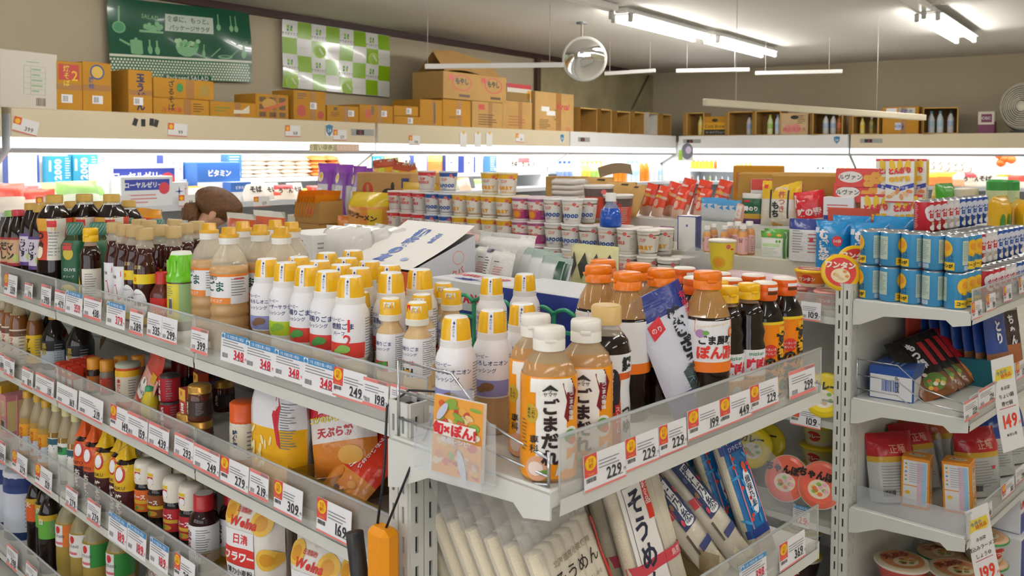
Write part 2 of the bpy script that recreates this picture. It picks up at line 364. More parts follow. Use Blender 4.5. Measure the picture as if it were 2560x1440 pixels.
# G2 and its end shelf (second gondola across the aisle)
V2 = 1.92
g2 = empty('gondola_shelf', 'second gondola shelf across the aisle, stacked with cup noodles on top', 'shelf', 'gondola shelves', O1, RZ_FACE)
LEV2 = (1.085, .735, .38, .1)
for z in LEV2:
    for i in range(4):
        u0, u1 = .16+i*.95, .16+(i+1)*.95
        mb = MB(); ubox(mb, u0, u1-.002, V2+.01, V2+.44, z-.03, z, METAL, ch=.003); part(g2, 'shelf_board', mb)
        if i < 3: rail(g2, u0, u1-.004, V2+.01, V2+.01, z-.008, .06)
post(g2, .105, .155, V2-.01, V2+.055, 1.185)
mb = MB(); ubox(mb, .16, 3.96, V2+.44, V2+.46, .05, 1.05, METAL); part(g2, 'back_panel', mb)
mb = MB(); ubox(mb, .16, 3.96, V2+.32, V2+.62, 1.086, 1.205, K('d3cfbd', .5), ch=.004); part(g2, 'riser', mb)
mb = MB(); ubox(mb, .16, 3.96, V2+.63, V2+1.15, 1.20, 1.305, METAL, ch=.004); part(g2, 'upper_tier', mb)
mb = MB(); ubox(mb, .16, 3.96, V2+.5, V2+1.1, 0, 1.19, METAL); part(g2, 'core', mb)
e2 = empty('end_shelf', 'pale grey end shelf of the second gondola, loaded with soup cans', 'shelf', 'end shelves', O1, RZ_FACE)
for z in (1.137, .815, .455, .1):
    mb = MB(); ubox(mb, -.25, .10, V2-.0, V2+1.3, z-.028, z, METAL, ch=.003); part(e2, 'shelf_board', mb)
    if z > .2: rail(e2, -.25, -.25, V2+.01, V2+1.3, z-.005, .07, (-1, 0)); bracket(e2, V2-.004, .10, -.255, z-.004)
mb = MB(); ubox(mb, .102, .106, V2+.06, V2+1.3, .05, 1.10, METAL); part(e2, 'back_panel', mb)
wire_guard(e2, V2+.012, .09, -.24, .815)

# ================================================================ refrigerated cases
FASC = K('dccdae', .35, vary=.03, vscale=2, name='case_enamel'); FASW = K('e9e8e6', .35); LIT = K('f3f6ff', .4, emit=1.6*LAMP_W, name='lit_diffuser')
LIP = K('a9a6a6', .4); INNER = K('eef0f2', .35, name='case_liner'); CANOPY = K('ffffff', .3, emit=5.5*LAMP_W, name='case_lamp')
LIT.cycles.emission_sampling = 'NONE'
def case(p, rz, length, label, fm=FASC):
    """open multi-deck case; local x along the front, y into the case; p at the front of the left end"""
    e = empty('display_fridge', label, 'fridge', 'open refrigerated cases', p, rz); x = length/2; l_ = length-.012
    b = MB(); b.box((x, .02, 1.80), (l_, .04, .20), fm, ch=.006); part(e, 'fascia', b)
    b = MB(); b.box((x, .025, 1.665), (l_, .03, .07), LIT); part(e, 'light_strip', b)
    b = MB(); b.box((x, .03, 1.613), (l_, .06, .034), LIP, ch=.004); part(e, 'canopy_lip', b)
    b = MB(); b.box((x, .45, 1.87), (l_, .82, .06), fm); part(e, 'roof', b)
    b = MB(); b.box((x, .16, 1.70), (l_, .06, .03), CANOPY); b.box((x, .40, 1.74), (l_, .06, .03), CANOPY); part(e, 'lamp', b)
    b = MB(); b.box((x, .86, .95), (l_, .04, 1.8), INNER); part(e, 'back', b)
    b = MB(); b.box((x, .44, .45), (l_, .86, .9), FASW, ch=.01); part(e, 'tub', b)
    for z, y0, y1 in ((1.17, .06, .84), (1.36, .44, .84)):
        b = MB(); b.box((x, (y0+y1)/2, z), (l_, y1-y0, .024), INNER); s2 = part(e, 'shelf', b)
        b = MB(); b.box((x, y0-.008, z-.005), (l_, .012, .045), K('d9dde2', .2)); part(s2, 'price_rail', b)
    for xx in (.008, length-.008):
        b = MB(); vs = [(xx, .02, 1.86), (xx, .02, 1.62), (xx, .35, 1.42), (xx, .35, .9), (xx, .84, .9), (xx, .84, 1.86)]
        b.add([(a-.006, y, z) for a, y, z in vs]+[(a+.006, y, z) for a, y, z in vs], [tuple(range(6)), tuple(range(11, 5, -1))]+[(i, i+6, (i+1) % 6+6, (i+1) % 6) for i in range(6)], K('eef2f4', .15))
        part(e, 'end_panel', b)
    return e
RZL, RZB = math.pi/2-A2, -A2
for i, (a0, a1, lb) in enumerate(((12.0, 10.3, 'fridge case at the far left edge of the picture'), (10.25, 6.78, 'long cream fridge case below the green salad poster'), (6.76, 3.2, 'cream fridge case below the green checked poster'))):
    case(W(a0, 0, 0), RZL, a0-a1, lb)
case(W(3.18, 0, 0), RZL, 3.18, 'white corner fridge case of drinks beside the open cartons', FASW)
case(W(0, .03, 0), RZB, 2.63, 'white fridge case on the back wall, left one', FASW)
case(W(0, 2.68, 0), RZB, 3.4, 'cream fridge case on the back wall, right one')
# ================================================================ product builders
def prof_r(prof):
    def rf(z):
        for (r0, z0), (r1, z1) in zip(prof, prof[1:]):
            if z0 <= z <= z1: return r0+(r1-r0)*(z-z0)/max(1e-6, z1-z0)
        return prof[-1][0] if z > prof[-1][1] else prof[0][0]
    return rf
def sqn(fnr, sq):
    def fn(x, y, off, r0=fnr(.001)):
        a = x/fn.r0; ca, sa = math.sin(a), -math.cos(a); q = fnr(y)+off
        if sq: q = (fnr(y)/((abs(ca)**(2+sq)+abs(sa)**(2+sq))**(1/(2+sq))))+off
        return (q*ca, q*sa, y)
    fn.r0 = fnr(.001); return fn
def band(mb, fn, r, z0, z1, mat, a0=-math.pi, a1=math.pi, k=1, ny=None, na=32):
    n = max(3, int(na*(a1-a0)/6.3)); ny = ny or max(2, int((z1-z0)/.007))
    mb.grid(lambda i, j: fn((a0+(a1-a0)*i)*r, z0+(z1-z0)*j, .0003+.0004*k), n, ny, mat); return mb
def bottle(name, H, R, prof, liq, fill, cap, deco=None, sq=0, seg=32, clr=None, cat='bottle', capname='cap', capsub=None):
    """prof in units of R and H from base to neck; liquid up to fill*H, clear plastic above; cap = (MB builder)(z0)"""
    p = [(max(r*R, 0), z*H) for r, z in prof]; rf = prof_r(p); pr = Proto(name, cat, H); pr.R = R
    b = MB(); lo = [q for q in p if q[1] <= fill*H]; hi = [q for q in p if q[1] > fill*H]
    if hi and lo: cut = (rf(fill*H), fill*H); lo = lo+[cut]; hi = [cut]+hi
    if lo: b.lathe([(0.001, lo[0][1])]+lo, liq, seg, sq)
    if hi and lo: b.lathe(hi, clr or clear('f3efe6', .35), seg, sq)
    pr.p('body', b)
    if deco:
        l = MB(); fn = sqn(rf, sq); fn.r0 = R; deco(l, fn, R, H); pr.p('label', l)
    c = MB(); cap(c, p[-1][1], H, p[-1][0]); pr.p(capname, c)
    if capsub: s = MB(); capsub(s, p[-1][1], H, p[-1][0]); pr.p('seal', s, capname)
    return pr
def cap_screw(mat, rk=1.12, ribs=0, top=None):
    def f(c, z0, H, rn):
        r = rn*rk; c.lathe([(r, z0-.002), (r*1.02, z0+(H-z0)*.12), (r, z0+(H-z0)*.15), (r, H-.003), (r*.9, H), (0.001, H)], mat, 18)
        if top: c.lathe([(r*.88, H+.0003), (.001, H+.0004)], top, 16)
    return f
def cap_flip(mat, rk=1.15):
    def f(c, z0, H, rn):
        r = rn*rk; h = H-z0; c.lathe([(r, z0-.002), (r, z0+h*.42), (r*.97, z0+h*.44), (r*.97, z0+h*.47), (r, z0+h*.49), (r, H-.004), (r*.93, H), (.001, H)], mat, 20)
        c.box((0, -r*1.0, z0+h*.46), (r*.7, .006, h*.16), mat, ch=.001)
    return f
def cap_dome(mat, ring, rk=1.0, top=None, taper=.74):
    def f(c, z0, H, rn):
        r = rn*rk; h = H-z0
        c.lathe([(r*1.02, z0-.002), (r*1.06, z0+h*.06), (r*1.03, z0+h*.18), (r*1.05, z0+h*.2), (r*1.02, z0+h*.24)], ring, 22)
        c.lathe([(r, z0+h*.24), (r*.97, z0+h*.45), (r*(taper+.12), z0+h*.85), (r*taper, H-.0015)], mat, 22)
        c.lathe([(r*taper, H-.0015), (r*taper*.93, H), (.001, H)], top or WHITE, 22)
    return f
def seal_dome(rk=1.0, taper=.74, txt='あけぐち', ang=.25):
    def f(c, z0, H, rn):
        h = H-z0; r = rn*rk; rf = prof_r([(r, z0+h*.24), (r*.97, z0+h*.45), (r*(taper+.12), z0+h*.85), (r*taper, H)])
        fn = lambda x, y, o: ((rf(y)+o)*math.sin(ang+x/r), -(rf(y)+o)*math.cos(ang+x/r), y)
        c.rect(fn, -.0052, z0+h*.02, .0052, H-.0012, K('f7f8fb', .4), 2, .008); c.text(fn, '♦', 0, H-.008, .006, NAVY, k=3); c.text(fn, txt, 0, H-.012, .0052, NAVY, vert=True, k=3)
    return f

def pouch(w_, h, d, front, back=None, mode='pillow', pxp=2.6, n=(10, 12), cr=.0025, seed=1, top=0, lean=0, gather=0):
    """film bag standing on its bottom edge; front faces -y. Returns mesh builder and the map of its front print."""
    sx = seed*3.7
    def th(s, t):
        e = max(0, 1-abs(s)**pxp)**.55
        if mode == 'pillow': q = max(0, 1-abs(2*t-1)**3)**.6
        elif mode == 'stand': q = (1-max(0, t)**2.4)**.7*(.75+.25*min(1, t*5))
        elif mode == 'brick': q = 1.0 if t < .72 else max(0, 1-((t-.72)/.28)**1.6)**.8
        else: q = 1.0
        if t > 1-top: q = 0
        return d/2*e*q
    def S(x, y, off, side=-1):
        x = max(-w_/2, min(w_/2, x)); y = max(0, min(h, y)); s, t = 2*x/w_, y/h; k = 1.0
        if gather and t > .75: k = 1-gather*((t-.75)/.25 if t < .88 else (1-(t-.88)/.12*.7) if t <= 1 else 0)
        wv = noise.noise((x*22+sx, y*22, side*3+sx))*cr
        yy = side*(th(s, t)+off)+wv+(math.sin(x*60+sx)*.004*(t-(1-top))/max(top, .01) if top and t > 1-top else 0)
        return (x*k, yy+lean*y*y, y)
    mb = MB(); nu, nv = n
    def warp(a): return -1+2*a
    mb.grid(lambda a, b: S(warp(a)*w_/2, b*h, 0, -1), nu, nv, front)
    bk = back or (front if not callable(front) else front(.5, .5))
    mb.grid(lambda a, b: S(warp(a)*w_/2, b*h, 0, 1), nu, nv, bk, flip=True)
    if mode in ('stand', 'brick'):
        mb.grid(lambda a, b: Vector(S(warp(a)*w_/2, 0, 0, -1)).lerp(Vector(S(warp(a)*w_/2, 0, 0, 1)), b), nu, 1, bk, flip=True)
    return mb, (lambda x, y, off: S(x, y, off+.0006, -1)), (lambda x, y, off: S(-x, y, off+.0006, 1))
def zones(*zs):                        # material by height fraction: (upto, mat), ...
    def f(a, b):
        for t, m_ in zs:
            if b <= t: return m_
        return zs[-1][1]
    return f
def carton(name, w_, d, h, mat, deco=None, cat='box', tape=None, parts=()):
    pr = Proto(name, cat, h); b = MB(); b.box((0, 0, h/2), (w_, d, h), mat, ch=min(.003, w_*.02))
    if deco: deco(b, lambda s: face(s, w_, d, h), w_, d, h)
    pr.p('box', b)
    for n, mb in parts: pr.p(n, mb)
    return pr
def put(pr, px, py, lev, label, rz=RZ_FACE, group=None, jit=0, rx=0, ry=0, s=1, H=None):
    """stand a product on the level lev so that the middle of its top is seen at pixel px, py"""
    q = P(px, py, lev+(H or pr.H)*(s if not isinstance(s, tuple) else s[2])); q.z = lev
    if rz == RZ_FACE and getattr(pr, 'R', 0): rz += .42           # labels turned towards the aisle end
    o = inst(pr, q, rz+jit, label, group, rx, ry, s)
    if getattr(pr, 'R', 0): ROUND.append([o, pr.R*(s if not isinstance(s, tuple) else s[0])+.0008, lev])
    return o
ROUND = []
def settle(lev, bounds=None, it=60):
    """nudge round products on one level apart until none overlap"""
    R_ = [r for r in ROUND if abs(r[2]-lev) < .002]
    for _ in range(it):
        for i, a in enumerate(R_):
            for b in R_[i+1:]:
                d = b[0].location-a[0].location; d.z = 0; g = a[1]+b[1]-d.length
                if g > 1e-5:
                    n = d.normalized() if d.length > 1e-4 else Vector((1, 0, 0)); a[0].location -= n*g*.5; b[0].location += n*g*.5
            if bounds:
                u, v = uv(a[0].location); u0, u1, v0, v1 = bounds; v0 = max(v0, .062) if u > .1 else v0
                du = max(u0+a[1]-u, 0)-max(u-(u1-a[1]), 0); dv = max(v0+a[1]-v, 0)-max(v-(v1-a[1]), 0); a[0].location += dL*du+dR*dv
    ROUND[:] = [r for r in ROUND if abs(r[2]-lev) >= .002]
def jitter(i, a=.35): return random.Random(i*31+5).uniform(-a, a)

# ================================================================ price tags
def tag_mesh(kind, price, w_, h):
    mb = MB(); fn = lambda x, y, o: (x, -.0006-o, y); cardm = K('f6f6f8', .3)
    mb.box((0, 0, 0), (w_, .001, h), cardm); pink = K('e8857f', .5); d = K('35353a'); g = K('8a8a90'); rd = K('d7263d')
    L_, R_, B_, T_ = -w_/2, w_/2, -h/2, h/2
    col = d
    if kind == 'r': mb.rect(fn, L_, T_-h*.12, R_, T_, pink); mb.rect(fn, L_, B_, R_, B_+h*.12, pink); mb.bars(fn, w_*.1, T_-h*.11, w_*.46, T_-h*.02, g)
    if kind == 'd': mb.rect(fn, L_, B_, R_, B_+h*.06, pink); mb.rect(fn, L_, B_+h*.4, L_+w_*.3, T_, K('e0524f')); mb.ell(fn, L_+w_*.15, T_-h*.24, w_*.13, h*.2, K('f6c81e'), 2); mb.text(fn, '毎日', L_+w_*.15, T_-h*.17, h*.13, K('d8342f'), sx=.9, k=3); mb.text(fn, '値打!', L_+w_*.15, T_-h*.31, h*.12, K('d8342f'), sx=.75, k=3); mb.text(fn, 'Daily Value!', L_+w_*.15, T_-h*.53, h*.07, K('f6c81e'), sx=.7, k=2); mb.bars(fn, L_+w_*.04, B_+h*.24, L_+w_*.28, B_+h*.36, d)
    if kind == 'b': mb.rect(fn, L_, T_-h*.2, R_, T_, K('3f8fc9')); mb.text(fn, '7月 月間お買い得品!', w_*.04, T_-h*.105, h*.125, K('e9f3fb'), sx=.62*w_/h/1.05, k=2); col = rd; mb.rect(fn, L_+w_*.02, T_-h*.2, L_+w_*.16, T_-.02*h, WHITE, 2); mb.poly(fn, [(L_+w_*.04, T_-h*.1), (L_+w_*.09, T_-h*.03), (L_+w_*.14, T_-h*.1), (L_+w_*.14, T_-h*.18), (L_+w_*.04, T_-h*.18)], K('3f8fc9'), 3)
    if kind == 'p': mb.rect(fn, L_, B_, R_, B_+h*.08, pink)
    x0 = L_+w_*(.34 if kind == 'd' else .08)
    mb.lines(fn, x0, T_-h*.5, R_-w_*.05, T_-h*.22, 3, g, th=.3, seed=int(price) if price.isdigit() else 3)
    if kind != 'd': mb.bars(fn, x0, B_+h*.14, x0+w_*.22, B_+h*.3, g)
    if price: mb.text(fn, price, R_-w_*.1, B_+h*.33, h*.46, col, 'r', sx=.95, bold=.02); mb.text(fn, '円', R_-w_*.005, B_+h*.26, h*.11, col, 'r'); mb.lines(fn, w_*.1, B_+h*.12, R_-w_*.08, B_+h*.2, 1, g, seed=2)
    return mb
def price_tags(rows, pt, n, rz, off, where, inset=.0045, tilt=-.06):
    """rows: kind, price, px left, px right, py top, py bottom (at the left edge) on the plane through pt with normal n"""
    for i, (kind, price, xl, xr, yt, yb) in enumerate(rows):
        a = onplane(xl, yt, pt, n); b = onplane(xr, yt, pt, n); c = onplane(xl, yb, pt, n); w_ = (Vector((b.x, b.y, 0))-Vector((a.x, a.y, 0))).length; h = a.z-c.z
        mid = (a+b)/2; mid.z = (a.z+c.z)/2
        o = new('price_tag', tag_mesh(kind, price, w_, h).mesh('price_tag')); o.location = mid+off; o.rotation_euler = (tilt, 0, rz)
        kd = {'r': 'pink edged price tag', 'd': 'daily badge price tag', 'b': 'blue headed price tag', 'p': 'plain white price tag'}[kind]
        tag(o, f'{kd} reading {price}, {ORD[i % 20]} {where[0]}', 'price tag', 'price tags on '+where[1])
# ================================================================ top shelf of the long gondola: dressings, oils, soy
S1 = LEV1[0]
YEL, YEL2, OCH = K('f2bd1f', .25), K('f0b429', .3), K('d6a21c', .3)
CREAM, TAN, NVY = K('e6d3ac', .25), K('c7a06c', .25, vary=.06, vscale=60), K('28346f')
SOY, AMB = K('1a0f0c', .08), K('3b1710', .07)
PW = K('f3f3f5', .28, name='white_label')
K380 = [(.93, 0), (1, .02), (1, .10), (.93, .22), (.90, .30), (.97, .325), (1, .36), (1, .66), (.96, .695), (.82, .74), (.77, .755), (.75, .77)]
def kewpie(name, txt, bandc, blob, liq, half=False):
    def deco(l, fn, R, H):
        band(l, fn, R, .30*H, .768*H, PW); band(l, fn, R, .315*H, .45*H, K(bandc, .3), -1.5, 1.3, 2)
        l.ell(fn, .004, .40*H, .013, .008, K(blob), 6); l.ell(fn, -.008, .375*H, .008, .006, K(blob), 6)
        l.text(fn, 'キユーピー', -.012, .645*H, .0075, NVY, k=3); l.text(fn, txt[0], 0, .59*H, .0125 if len(txt[0]) < 7 else .0098, NVY, k=3, bold=.02); l.text(fn, txt[1], -.006, .53*H, .009, NVY, k=3)
        l.lines(fn, .048, .33*H, .075, .66*H, 14, GREY, 3); l.lines(fn, -.085, .35*H, -.055, .62*H, 9, GREY, 3, seed=4)
        if half: l.text(fn, '1', .012, .60*H, .034, RED, k=4); l.text(fn, '2', .012, .47*H, .034, RED, k=4)
    return bottle(name, .226, .0362, K380, liq, .98, cap_dome(YEL, WHITE, 1.0, taper=.78), deco, capsub=seal_dome(taper=.78))
D = {'onion': kewpie('dressing_bottle', ('すりおろしオニオン', 'ドレッシング'), '8f92c9', '7a5638', K('b7976a', .2)),
     'sesame': kewpie('dressing_bottle', ('深煎りごま', 'ドレッシング'), 'd63a2f', '3f8a36', CREAM),
     'caesar': kewpie('dressing_bottle', ('シーザーサラダ', 'ドレッシング'), 'b6cf2a', '7fae2d', K('efe6cf', .25)),
     'half': kewpie('dressing_bottle', ('焙煎ごま', 'ハーフ'), 'd63a2f', '7fae4a', CREAM, True)}
W1 = 'on the top shelf of the long gondola'
fr = [('onion', 667, 646, 'grated onion dressing bottle with lavender band beside the big sesame jugs'), ('caesar', 717, 655, 'dressing bottle with a lime green band in the front row'),
      ('sesame', 773, 665, 'sesame dressing bottle with a red band, next after the lime one'), ('sesame', 827, 676, 'sesame dressing bottle with a red band, second after the lime one'),
      ('half', 885, 687, 'white dressing bottle printed with red figures one over two')]
for i, (k_, x, y, lb) in enumerate(fr): put(D[k_], x, y, S1, lb, group='yellow capped dressings, front row', jit=jitter(i, .15))
bk = [(747, 641), (798, 651), (850, 661), (905, 671), (817, 631), (868, 644), (923, 652), (965, 680), (882, 625), (973, 661), (1032, 671)]
for i, (x, y) in enumerate(bk): put(D['sesame' if i % 3 else 'caesar'], x, y, S1, f'yellow domed dressing cap behind the front row, number {ORD[i]} of eleven counting back', group='yellow capped dressings, back rows', jit=jitter(i+9))
# small flat-capped dressings
K180 = [(.95, 0), (1, .02), (1, .18), (.95, .25), (1, .3), (1, .60), (.93, .66), (.62, .73), (.6, .78)]
def smalld(chili=False):
    def deco(l, fn, R, H):
        band(l, fn, R, .25*H, .64*H, PW); l.text(fn, '深煎りごま', -.008, .54*H, .0085, NVY, k=3); l.text(fn, 'ドレッシング', -.010, .485*H, .0065, NVY, k=3)
        l.lines(fn, .02, .27*H, .05, .62*H, 16, GREY, 3)
        if chili: l.text(fn, 'ラー油', -.01, .40*H, .010, RED, k=3); l.rect(fn, -.022, .255*H, .002, .345*H, K('2b2b28'), 3); l.ell(fn, -.01, .30*H, .009, .006, K('e0a23c'), 4)
        else: l.rect(fn, -.024, .252*H, .006, .36*H, K('cf3d38'), 3); l.ell(fn, -.010, .31*H, .010, .008, K('3f8a36'), 4); l.ell(fn, .0, .335*H, .005, .005, K('59a548'), 5)
    def seal(c, z0, H, rn):
        r = rn*1.32*.86; fn = lambda x, y, o: ((r+.0012+o)*math.sin(.3+x/r), -(r+.0012+o)*math.cos(.3+x/r), y)
        c.rect(fn, -.011, H-.024, .009, H-.006, PW, 2); c.lines(fn, -.009, H-.020, .004, H-.009, 4, GREY, 3); c.rect(fn, .001, H-.02, .008, H-.013, K('e8b04a'), 3)
        if chili: c.rect(fn, -.02, H-.026, -.011, H-.004, RED, 2)
    return bottle('small_dressing_bottle', .185, .027, K180, K('d9b987', .2), .98, cap_dome(YEL, K('f2efe2'), 1.32, taper=.80), deco, capsub=seal)
SM, SMC = smalld(), smalld(True)
for i, (x, y, lb) in enumerate([(983, 720, 'small dressing bottle behind the front three, inner one'), (1050, 716, 'small dressing bottle behind the front three, farthest back'), (1038, 731, 'small dressing bottle just behind the chili one'),
        (1107, 706, 'small dressing bottle nearest the green fence'), (1112, 722, 'small dressing bottle standing alone before the green fence'),
        (927, 731, 'small sesame dressing bottle in front, next to the one over two bottle'), (978, 741, 'small sesame dressing bottle in front, middle of three'), (1043, 754, 'small dressing bottle with a red chili on its cap')]):
    put(SMC if i == 7 else SM, x, y, S1, lb, group='small capped dressings', jit=jitter(i, .15))
for x, y, lb in [(1312, 684, 'onion dressing bottle at the fence, farther of the back pair'), (1229, 692, 'onion dressing bottle at the fence, nearer of the back pair'), (1306, 758, 'onion dressing bottle half hidden behind the sesame sauce bottles'),
                 (1231, 774, 'onion dressing bottle standing clear behind the recipe leaflets'), (1140, 790, 'onion dressing bottle nearest the corner post')]:
    put(D['onion'], x, y, S1, lb, group='onion dressings at the corner', s=.9, jit=.0)
# 1 litre sesame jugs
PJ = [(.92, 0), (1, .03), (1, .08), (.93, .095), (1, .11), (1, .17), (.93, .185), (1, .2), (1, .26), (.93, .275), (1, .29), (1, .35), (.95, .365), (.985, .38), (.985, .62), (1, .64), (.97, .70), (.80, .78), (.52, .84), (.42, .875)]
def djug(l, fn, R, H):
    o = K('ee8a2c'); band(l, fn, R, .39*H, .63*H, PW); band(l, fn, R, .61*H, .63*H, o, k=2); band(l, fn, R, .39*H, .44*H, o, -1.6, .6, 2)
    l.text(fn, 'ごま', -.012, .53*H, .026, K('1f5b52'), k=3, bold=.03); l.text(fn, '深煎り', -.02, .60*H, .011, K('333333'), k=3); l.text(fn, '2種のコク', -.012, .415*H, .009, PW, k=3)
    l.lines(fn, .028, .45*H, .07, .6*H, 7, GREY, 3); l.rect(fn, .035, .585*H, .06, .6*H, K('c9463c'), 3)
def cjug(c, z0, H, rn):
    c.lathe([(rn*1.2, z0-.003), (rn*1.25, z0+.012)], WHITE, 20); c.lathe([(rn*1.28, z0+.012), (rn*1.28, z0+.02), (rn*.98, z0+.021), (rn*.9, H), (.001, H)], OCH, 14)
JUG = bottle('sesame_dressing_jug', .288, .044, PJ, TAN, .70, cjug, djug, clr=clear('efe2c8', .5))
for i, (x, y, lb) in enumerate([(728, 555, 'big tan sesame dressing jug, farthest right of the back row'), (670, 551, 'big tan sesame dressing jug in the middle of the back row'), (605, 554, 'big tan sesame dressing jug, left end of the back row'),
        (703, 568, 'big tan sesame dressing jug, right end of the middle row'), (650, 562, 'big tan sesame dressing jug, middle row, second from the right'), (545, 557, 'big tan sesame dressing jug nearest the amber oil bottles'), (572, 568, 'big tan sesame dressing jug in front, label facing out')]):
    put(JUG, x, y, S1, lb, group='one litre sesame jugs', jit=jitter(i, .2))
# green capped bottle and little red bottles
def dgrn(l, fn, R, H):
    band(l, fn, R, .12*H, .60*H, K('e9dc3c')); band(l, fn, R, .12*H, .60*H, K('a6c98f'), .25, 1.5, 2); l.rect(fn, -.02, .2*H, -.008, .42*H, PW, 3); l.bars(fn, -.0195, .21*H, -.009, .41*H, BLACK, 4); l.lines(fn, -.03, .44*H, -.005, .58*H, 5, GREY, 3)
def cgrn(c, z0, H, rn):
    g = K('6cc11f', .25); c.lathe([(rn*1.12, z0-.004), (rn*1.12, z0+.012), (rn*1.02, z0+.014), (rn*.92, H-.018), (rn*.8, H-.008)], g, 24); c.lathe([(rn*.8, H-.008), (rn*.7, H), (.001, H)], K('e9efe0'), 20)
    for k in range(10):
        a = k*.63; c.box((math.sin(a)*rn*1.0, -math.cos(a)*rn*1.0, (z0+H)/2), (.004, .004, .03), K('8fd94a'), rot=Matrix.Rotation(a, 3, 'Z'))
GRN = bottle('green_capped_bottle', .205, .036, [(.95, 0), (1, .03), (1, .6), (.98, .63), (.95, .64)], K('5e4a33', .2), .9, cgrn, dgrn)
put(GRN, 453, 628, S1, 'yellow labelled bottle with a tall bright green ribbed cap', jit=.25)
def dred(l, fn, R, H):
    band(l, fn, R, .05*H, .55*H, K('c8241d')); l.text(fn, 'チョレギ', 0, .3*H, .013, K('f2c530'), k=3, bold=.03); l.text(fn, 'サラダ', 0, .2*H, .010, K('f2c530'), k=3)
RDS = bottle('red_sauce_bottle', .148, .025, [(.95, 0), (1, .04), (1, .6), (.85, .68), (.55, .78), (.55, .8)], K('5c2417', .15), .98, cap_screw(K('c2292b', .3), 1.25), dred, sq=3)
for x, y, lb in [(382, 670, 'small square red sauce bottle, farther of the pair'), (402, 679, 'small square red sauce bottle, nearer of the pair')]: put(RDS, x, y, S1, lb, group='small red sauce bottles')
# amber oils
PO = [(.95, 0), (1, .02), (1, .58), (.93, .64), (.72, .72), (.80, .80), (.62, .87), (.6, .89)]
def doil(kind):
    def f(l, fn, R, H):
        if kind: band(l, fn, R, .03*H, .56*H, PW, -1.5, 1.5); l.poly(fn, [(-.03, .40*H), (.012, .52*H), (.012, .46*H), (-.012, .36*H), (.012, .22*H), (.002, .2*H), (-.03, .34*H)], K('cf2f3a'), 3); l.text(fn, 'ごま油', -.018, .45*H, .010, BLACK, k=4); band(l, fn, R, .03*H, .16*H, K('b09552'), -1.4, 1.4, 2)
        else: band(l, fn, R, .44*H, .54*H, K('f0d21e'), -1.7, 1.7); l.text(fn, '0', -.006, .49*H, .016, K('d93a1d'), k=3); l.ell(fn, 0, .22*H, .026, .045, PW, 2); l.text(fn, 'ヘルシー', -.004, .34*H, .008, BLACK, k=4); l.text(fn, 'ごま香油', 0, .24*H, .013, BLACK, k=4, bold=.03); band(l, fn, R, .03*H, .10*H, K('ead62c'), -1.4, 1.4, 2); l.text(fn, '日清', 0, .61*H, .011, K('d9c98a'), k=2)
    return bottle('sesame_oil_bottle', .262, .030, PO, AMB, .80, cap_screw(K('b59a63', .35), 1.25), f, clr=clear('e3d6c3', .4))
OA, OB = doil(0), doil(1)
for i, (x, y, k_) in enumerate([(492, 553, 0), (463, 558, 0), (437, 549, 0), (372, 551, 0), (347, 548, 0), (400, 562, 0), (433, 566, 0), (287, 555, 1), (311, 561, 1), (337, 564, 0), (366, 570, 0)]):
    lb = ['amber oil bottle at the right end beside the sesame jugs', 'amber oil bottle, second from the sesame jugs', 'amber oil bottle of the rear row, right one', 'amber oil bottle of the rear row, middle one', 'amber oil bottle of the rear row, left one', 'amber oil bottle behind the green capped bottle, left one', 'amber oil bottle behind the green capped bottle, right one',
          'sesame oil bottle with a red stroke on white label, farther one', 'sesame oil bottle with a red stroke on white label, nearer one', 'oil bottle with yellow band and oval label, left one', 'oil bottle with yellow band and oval label, in front'][i]
    put(OB if k_ else OA, x, y, S1, lb, group='amber oil bottles', jit=jitter(i, .12))
# yellow capped soy, olive oil
def dys(l, fn, R, H): band(l, fn, R, .05*H, .5*H, K('ece7d8'), -.3, 1.6); l.lines(fn, 0, .15*H, .035, .45*H, 10, GREY, 3); band(l, fn, R, .05*H, .14*H, K('e8c62a'), -1.6, 1.6, 2); l.poly(fn, [(-.05, .05*H), (-.02, .05*H), (-.015, .3*H), (-.03, .42*H)], K('f0c61f'), 3)
YS = bottle('dark_sauce_bottle', .238, .032, [(.95, 0), (1, .02), (1, .5), (.9, .58), (.95, .66), (.6, .78), (.5, .84)], K('2a1210', .08), .78, cap_flip(K('eebc16', .3), 1.35), dys, clr=clear('d8c8b0', .45))
put(YS, 226, 570, S1, 'dark sauce bottle with a bright yellow cap before the olive oil', jit=.2)
def dol(l, fn, R, H): band(l, fn, R, .04*H, .78*H, K('1f5a3c')); l.text(fn, 'BOSCO' if 0 else 'OLIVE', .004, .42*H, .013, PW, k=3); l.text(fn, 'オリーブ', 0, .33*H, .009, PW, k=3); l.ell(fn, 0, .62*H, .016, .02, K('c9b936'), 3); l.rect(fn, -.018, .66*H, .012, .75*H, K('b8342c'), 4); l.ell(fn, -.002, .16*H, .024, .018, K('d2be2c'), 3)
def col_(c, z0, H, rn):
    c.lathe([(rn*1.2, z0-.004), (rn*1.25, z0+.004), (rn*1.2, H-.003), (rn*1.1, H), (.001, H)], K('2f6b58', .4), 20)
    for k in range(14): a = k*.449; c.tube([(rn*1.24*math.cos(a+t*.9), rn*1.24*math.sin(a+t*.9), z0+.002+(H-z0-.005)*t) for t in (0, .33, .66, 1)], .0011, K('9db8a6', .4), 4)
OL = bottle('olive_oil_bottle', .246, .034, [(.95, 0), (1, .02), (1, .72), (.6, .84), (.58, .86)], K('31401f', .1), .9, col_, dol, sq=2)
for x, y, lb in [(191, 556, 'olive oil bottle with a twisted green cap, left one'), (241, 556, 'olive oil bottle with a twisted green cap, right one'), (310, 546, 'olive oil bottle cap behind the oil bottles, left one'), (390, 548, 'olive oil bottle cap behind the oil bottles, right one')]: put(OL, x, y, S1, lb, group='olive oil bottles', jit=.15)
